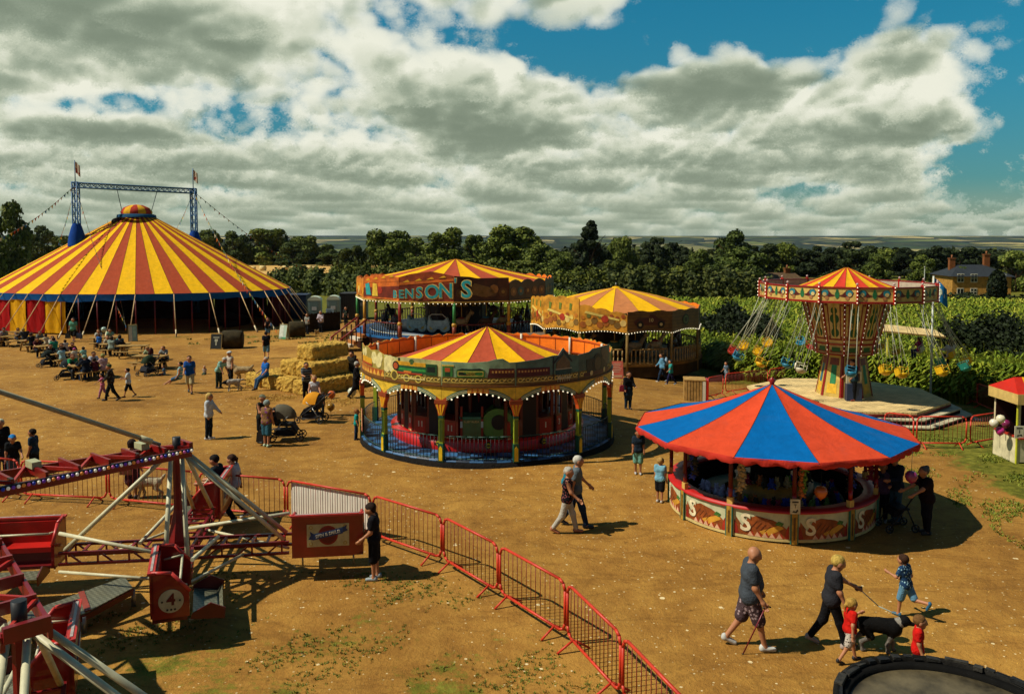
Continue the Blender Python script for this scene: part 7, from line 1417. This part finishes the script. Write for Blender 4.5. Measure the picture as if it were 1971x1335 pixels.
# --- picnic crowd: (table, x along bench, side, height, colours, label)
def sitter(tb, x, sd, H, label, **kw):
    p, rz = TABLES[tb]; v = Vector((x, sd*.70, 0)); v.rotate(Matrix.Rotation(rz, 3, 'Z')); q = p+v; q.z = gz(q.x, q.y); a = math.degrees(rz)+(-90 if sd > 0 else 90)
    b = dict(SITL); b['lean'] = .22; b.update(kw); pp(q, H, a, label, b, sit=.46)
for a in ((0, -.5, 1, 1.66, 'person in a pale grey top at the far left picnic table', dict(top='#8a948a', bot='#2a2c30', hair=('short', '#2c2018'))), (0, .4, 1, 1.6, 'person in lilac grey at the back of the far left picnic table', dict(top='#6a6474', bot='#22242a', hair=('bob', '#2c2018'))),
          (0, .3, -1, 1.64, 'blonde person in dark clothes at the front of the far left picnic table', dict(top='#2c3034', bot='#15161c', hair=('bob', '#a08a4a'), sleeve='long')), (1, .1, 1, 1.5, 'person in a yellow shirt at the second picnic table', dict(top='#c0901a', bot='#2c2c30', hair=('short', '#1c140f'))),
          (1, -.4, -1, 1.66, 'person in black at the front of the second picnic table', dict(top='#16161c', bot='#14141a', hair=('short', '#3a2a1c'))), (2, -.1, -1, 1.68, 'person in a teal green t-shirt with back to the camera', dict(top='#1f7a60', bot='#141418', hair=('short', '#2a1a14'))),
          (2, .3, 1, 1.62, 'person in a white shirt facing the camera behind the teal shirt', dict(top='#b8b4a8', bot='#2c2c30', hair=('short', '#1c140f'))), (2, -.6, 1, 1.6, 'person in dark red at the third picnic table', dict(top='#4a1c20', bot='#1c1c20', hair=('long', '#2c1a12'))),
          (3, -.5, -1, 1.4, 'child in a light blue t-shirt at the pink hat table', dict(top='#8ab0b4', bot='#5a5a50', hair=('short', '#3a2a1c'))), (3, .2, -1, 1.15, 'child wearing a pink hat at a picnic table', dict(top='#b0a898', bot='#3a3a40', hair=('hat', '#b04a80'))),
          (3, .0, 1, 1.68, 'woman with long dark hair behind the pink hat', dict(top='#17181a', bot='#15151a', sleeve='long', hair=('long', '#2a1a12'))), (3, .6, 1, 1.66, 'person in dark maroon at the right of the pink hat table', dict(top='#3a1c1c', bot='#1c1c20', hair=('short', '#3a2214'))),
          (4, -.55, 1, 1.72, 'large person in a bright green top at the nearest picnic table', dict(top='#1f8a54', bot='#2c3034', hair=('bob', '#6a3a20'), bw=1.2)), (4, -.45, -1, 1.78, 'man in a navy sweater and jeans at the nearest picnic table', dict(top='#131c28', bot='#1c3050', sleeve='long', hair=('short', '#7a9a84'))),
          (4, .45, -1, 1.66, 'woman in a pale pink blouse with her back to the camera', dict(top='#a88a8a', bot='#26262c', hair=('short', '#8a8a50'))), (4, .5, 1, 1.74, 'man in a white shirt at the nearest picnic table', dict(top='#b0b8c4', bot='#2c3444', hair=('short', '#1a120e'))),
          (5, -.3, -1, 1.2, 'child in a royal blue vest at the table before the tent poles', dict(top='#2a62a8', bot='#17181c', hair=('short', '#5a4030'))), (5, .3, 1, 1.66, 'person in a sage green shirt at the table before the tent poles', dict(top='#7a9a80', bot='#2c2c30', hair=('short', '#3a2a1c'))),
          (6, .2, 1, 1.66, 'person in a teal top behind the woman with her back turned', dict(top='#1f7474', bot='#1c1c20', hair=('short', '#17120e'))), (6, -.1, -1, 1.68, 'woman in a pale green grey top with back to the camera, second row', dict(top='#8a9a8c', bot='#1c2838', hair=('bob', '#3a2a1a'))), (6, .35, -1, 1.7, 'person in a dark jacket beside the pale green top', dict(top='#12161c', bot='#14161c', sleeve='long', hair=('short', '#17120e'))),
          (8, -.4, 1, 1.66, 'person in a sage shirt bent over the table with a dark bag', dict(top='#8a9a78', bot='#3a4434', lean=.4, hair=('cap', '#a8804a'))), (8, .5, 1, 1.68, 'woman with long golden brown hair and a grey patterned top leaning on a table', dict(top='#7a8080', tpat=('flower', '#aab0ac', 7.), bot='#141418', hair=('long', '#8a5a24'), lean=.35))): sitter(*a[:5], **a[5])
for a in ((0, .6, -1, 1.2, 'child in navy at the end of the far left picnic table', dict(top='#1c2438', bot='#22242a')), (1, .6, 1, 1.62, 'person in grey beside the yellow shirt', dict(top='#6a6e6a', bot='#22242a', hair=('bob', '#5a3a1c'))), (1, .5, -1, 1.3, 'child in cream beside the person in black at the second table', dict(top='#b0a484', bot='#3a3a44')),
          (2, .55, -1, 1.25, 'child in white and red next to the teal shirt', dict(top='#b0a8a0', bot='#8a1c24')), (3, .7, -1, 1.2, 'child in mint green at the right end of the pink hat table', dict(top='#7ab0a0', bot='#2c3034')), (3, -.6, 1, 1.68, 'man in dark brown at the left back of the pink hat table', dict(top='#2c2018', bot='#1c1c20', hair=('short', '#1c140f'))),
          (4, .0, 1, 1.66, 'person in a dark cap between the green top and the white shirt', dict(top='#1c1c20', bot='#22242a', hair=('cap', '#23262a'))), (4, .0, -1, 1.3, 'child in maroon between the navy sweater and the pink blouse', dict(top='#4a1c24', bot='#22242a')), (5, -.4, 1, 1.62, 'person in white across from the royal blue vest', dict(top='#b0ac9c', bot='#22242a', hair=('short', '#8a6a3a'))),
          (6, -.5, 1, 1.6, 'person in cream across from the pale green top, second row', dict(top='#a89c80', bot='#2a2a30', hair=('bob', '#6a4a24'))), (9, .4, 1, 1.66, 'person in dark blue at the table cut by the left edge', dict(top='#1c2c4a', bot='#22242a')), (9, .5, -1, 1.6, 'person in pale pink at the table cut by the left edge', dict(top='#a88a88', bot='#22242a', hair=('bob', '#3a2414')))): sitter(*a[:5], **a[5])
# --- carried things
def bag(p, col, label, s=1., strap=True, name='shoulder_bag'):
    t = thing(name, label, 'bag', p); m = MB(); m.prism([(-.2*s, -.28*s), (.2*s, -.28*s), (.17*s, .0), (.1*s, .06*s), (-.1*s, .06*s), (-.17*s, 0)], -.08*s, .08*s, M(col, .55, .25, 6)); m.build('pouch', t)
    m = MB(); m.path([(-.11*s, 0, .04*s), (-.07*s, 0, .22*s), (0, 0, .28*s), (.07*s, 0, .22*s), (.11*s, 0, .04*s)], .014*s, M(col, .55), 5); m.build('handle', t); return t
bag(hand(lady, 1)+Vector((0, 0, -.26)), '#1a1a1c', 'big black leather bag held by the woman in purple and gold', 1.15)
q_ = at(142, 657); bag(q_+Vector((.42, -.05, .55)), '#1c2c48', 'dark blue bag carried by the man in the teal t-shirt', 1.1); bag(q_+Vector((-.36, -.1, .5)), '#141417', 'black bag in the other hand of the man in the teal t-shirt', .9)
q_ = at(1209, 787); bag(q_+Vector((-.24, -.1, 1.0)), '#8a1c30', 'red bag on the shoulder of the woman in black', .8); q_ = at(250, 955); bag(q_+Vector((.05, -.25, .92)), '#6a3a1c', 'brown shoulder bag behind the lit boom arm', .85)
def rucksack(p, rz, col, label, s=1.):
    t = thing('backpack', label, 'backpack', p, rz); m = MB(); m.ball((0, 0, .0), .2*s, M(col, .7, .2, 6), 12, (.62, .85, 1.25)); m.build('sack', t); m = MB(); m.ball((-.1*s, 0, -.08*s), .12*s, M(col, .7, .2, 6), 10, (.6, 1, .9)); m.build('pocket', t); return t
rucksack(bp.location+Vector((-.20, .0, 1.18)), 0, '#1c7484', 'teal backpack on the white haired man'); q_ = at(1274, 735); rucksack(q_+Vector((.22, 0, 1.2)), PI, '#8aa0b0', 'pale backpack on the person before the toy ride', .9); rucksack(TABLES[8][0]+Vector((.05, .0, .96)), 0, '#3a1414', 'dark red rucksack standing on a picnic table', 1.0)
hp_ = hand(man, -1); t = thing('walking_cane', 'dark red walking cane in the hand of the bald man', 'cane', hp_); b_ = at(1430, 1258)-hp_; m = MB(); m.path([(-.05, -.02, .0), (.05, -.01, .02), (.09, 0, 0)], .014, M('#14100e', .5), 6); m.build('handle', t); m = MB(); m.tube((.0, 0, .0), b_, .0115, M('#6a1420', .35), n=7); m.ball(b_, .02, BLK, 6); m.build('shaft', t)
balloon(at(633, 800)+Vector((.12, 0, .85)), '#c8622a', 'orange balloon over the toddler beside the yellow pushchair', .16, .3); balloon(at(633, 806)+Vector((.1, -.1, .5)), '#8a6418', 'dark gold balloon below the orange one beside the yellow pushchair', .16, .3); balloon(at(678, 765)+Vector((0, 0, .26)), '#c8c8b0', 'white balloon near the ground by the black coat', .2, .1, up=True); balloon(atd(200, 634, 61.), '#9ab0a4', 'pale balloon over the child in royal blue', .2, .4)
# --- dogs
def dog(pos, L, head, label, cols, fluffy=0., tail='up', hd=.0, legs_=1.):
    """cols: body, chest, head, legs, tail"""
    if not isinstance(pos, Vector): pos = at(*pos)
    s = L; f = np.array([1., 0, 0]); y = np.array([0, 1., 0]); up = np.array([0, 0, 1.]); fl = fluffy; hz = .62*legs_; C = []
    sh, hp_ = np.array([.30, 0, hz]), np.array([-.32, 0, hz-.01]); C += [(sh-up*.02, np.array([.02, 0, hz-.01]), .165+fl, .135+fl, 0), (np.array([.02, 0, hz]), hp_, .135+fl, .135+fl, 0), (sh+f*.04-up*.06, sh+f*.06-up*.10, .125+fl, .10+fl, 1)]
    nk = sh+f*.20+up*(.20-hd); C += [(sh+f*.05+up*.04, nk, .105+fl, .085+fl*.6, 1), (nk+f*.02, nk+f*.05+up*.02, .10+fl*.5, .09+fl*.5, 2), (nk+f*.10-up*.01, nk+f*.22-up*.05, .062, .042, 2), (nk+f*.06-up*.04, nk+f*.09+up*.06, .05, .03, 2)]
    for sd in (1, -1):
        C += [(nk+y*sd*.07+up*.06, nk+y*sd*.10-f*.02+up*(.0 if fl else .09), .035, .022, 2)]
        sg = .07*sd; a = sh+y*sd*.085-up*.08; el = a+np.array([-.05, 0, -.15]); wr = np.array([.25+sg, sd*.085, .20*legs_]); pw = np.array([.26+sg, sd*.085, .035]); C += [(a, el, .075+fl*.5, .052, 0), (el, wr, .046+fl*.4, .034+fl*.3, 3), (wr, pw, .033+fl*.3, .030+fl*.2, 3), (pw, pw+f*.05, .032, .026, 3)]
        a = hp_+y*sd*.08-up*.03; kn = np.array([-.24-sg, sd*.09, .36*legs_]); hk = np.array([-.45-sg, sd*.085, .22*legs_]); pw = np.array([-.42-sg, sd*.085, .035]); C += [(a, kn, .10+fl*.5, .062+fl*.3, 0), (kn, hk, .055+fl*.3, .036+fl*.2, 3), (hk, pw, .034+fl*.2, .029+fl*.2, 3), (pw, pw+f*.055, .031, .026, 3)]
    tb = hp_-f*.12+up*.06; tp = {'up': np.array([-.16, 0, .22]), 'down': np.array([-.14, 0, -.26]), 'out': np.array([-.30, 0, .02])}[tail]; C += [(tb, tb+tp*.6, .04+fl*.5, .045+fl*.4, 4), (tb+tp*.6, tb+tp, .045+fl*.4, .02+fl*.3, 4)]
    h = min(.03, max(.011, pos.y*.0008)); V, Q = surface([(a*s, b*s, ra*s, rb*s) for a, b, ra, rb, _ in C], h, .018*s); cen = V[Q].mean(1); best = np.full(len(Q), 1e9); mi = np.zeros(len(Q), int)
    for a, b, ra, rb, z in C:
        a, b = a*s, b*s; d = b-a; t_ = np.clip(((cen-a) @ d)/max(d @ d, 1e-9), 0, 1); ds = np.linalg.norm(cen-a-t_[:, None]*d, axis=1)-(ra+(rb-ra)*t_)*s; k = ds < best; best[k] = ds[k]; mi[k] = z
    t = thing('dog', label, 'dog', pos, rad(head)); np_mesh('body', V, Q, [M(c, .9, .3, 14, .5) for c in cols], mi, True, t)
    m = MB(); m.ball((nk+f*.262-up*.045)*s, .022*s, BLK, 7); m.build('nose', t); t['nk'] = list((sh+f*.13+up*.13)*s); return t
col = dog((1690, 1252), .74, -14, 'black and white collie on a pale lead', ('#0f0e0d', '#8a8478', '#151312', '#6a645c', '#141210'), .030, 'down', .06)
nkp = Matrix.Translation(col.location) @ col.rotation_euler.to_matrix().to_4x4() @ Vector(col['nk']); t = thing('dog_lead', 'pale dog lead from the woman in dark grey to the collie', 'lead', hand(wom, 1)); b_ = nkp-t.location; m = MB(); m.path([Vector((0, 0, 0)), b_*.5-Vector((0, 0, .03)), b_+Vector((0, 0, .1))], .009, M('#8a9a90', .6), 5); m.build('line', t); m = MB(); m.box((0, 0, 0), (.12, .04, .06), M('#20242a', .5)); m.build('grip', t)
dog((287, 958), .72, 185, 'white poodle behind the lit boom arm', ('#b8aa8a', '#b8aa8a', '#b8aa8a', '#b0a284', '#b8aa8a'), .03, 'up'); dog((468, 731), .85, 190, 'fluffy cream dog beside the lowest straw bale', ('#a8926a', '#a8926a', '#9a8258', '#a08a64', '#a8926a'), .07, 'up'); dog((449, 752), .72, 215, 'small black and white dog sniffing the dirt', ('#b0a898', '#1c1a18', '#17161a', '#a8a090', '#b0a898'), .02, 'out', .22); dog((610, 646), .55, 260, 'little tan dog at the feet of the man in white', ('#a88a5a', '#b09468', '#a88a5a', '#a08456', '#a88a5a'), .02, 'up'); dog((486, 728), .62, 120, 'brown dog against the lowest straw bale', ('#4a3018', '#3c2814', '#3a2412', '#4a3018', '#3c2612'), .02, 'up')
for o in list(sc.objects):
    for k in ('wr', 'nk'):
        if k in o: del o[k]
# ================================================================ AIR
HD_ = 3e-5
m = MB(); m.box((0, 3200, -35), (15000, 6900, 110), M('#ffffff')); hz_ = m.build('haze'); hm = bpy.data.materials.new('air'); hm.use_nodes = True; t = NT(hm.node_tree); t.n.clear()
v = t.node('ShaderNodeVolumePrincipled', {'Color': (.62, .80, 1., 1), 'Density': HD_, 'Anisotropy': .2}); t.l.new(v.outputs[0], t.node('ShaderNodeOutputMaterial').inputs['Volume']); hm.cycles.homogeneous_volume = True
hz_.data.materials.clear(); hz_.data.materials.append(hm); tag(hz_, kind='stuff'); sc.cycles.volume_bounces = 0
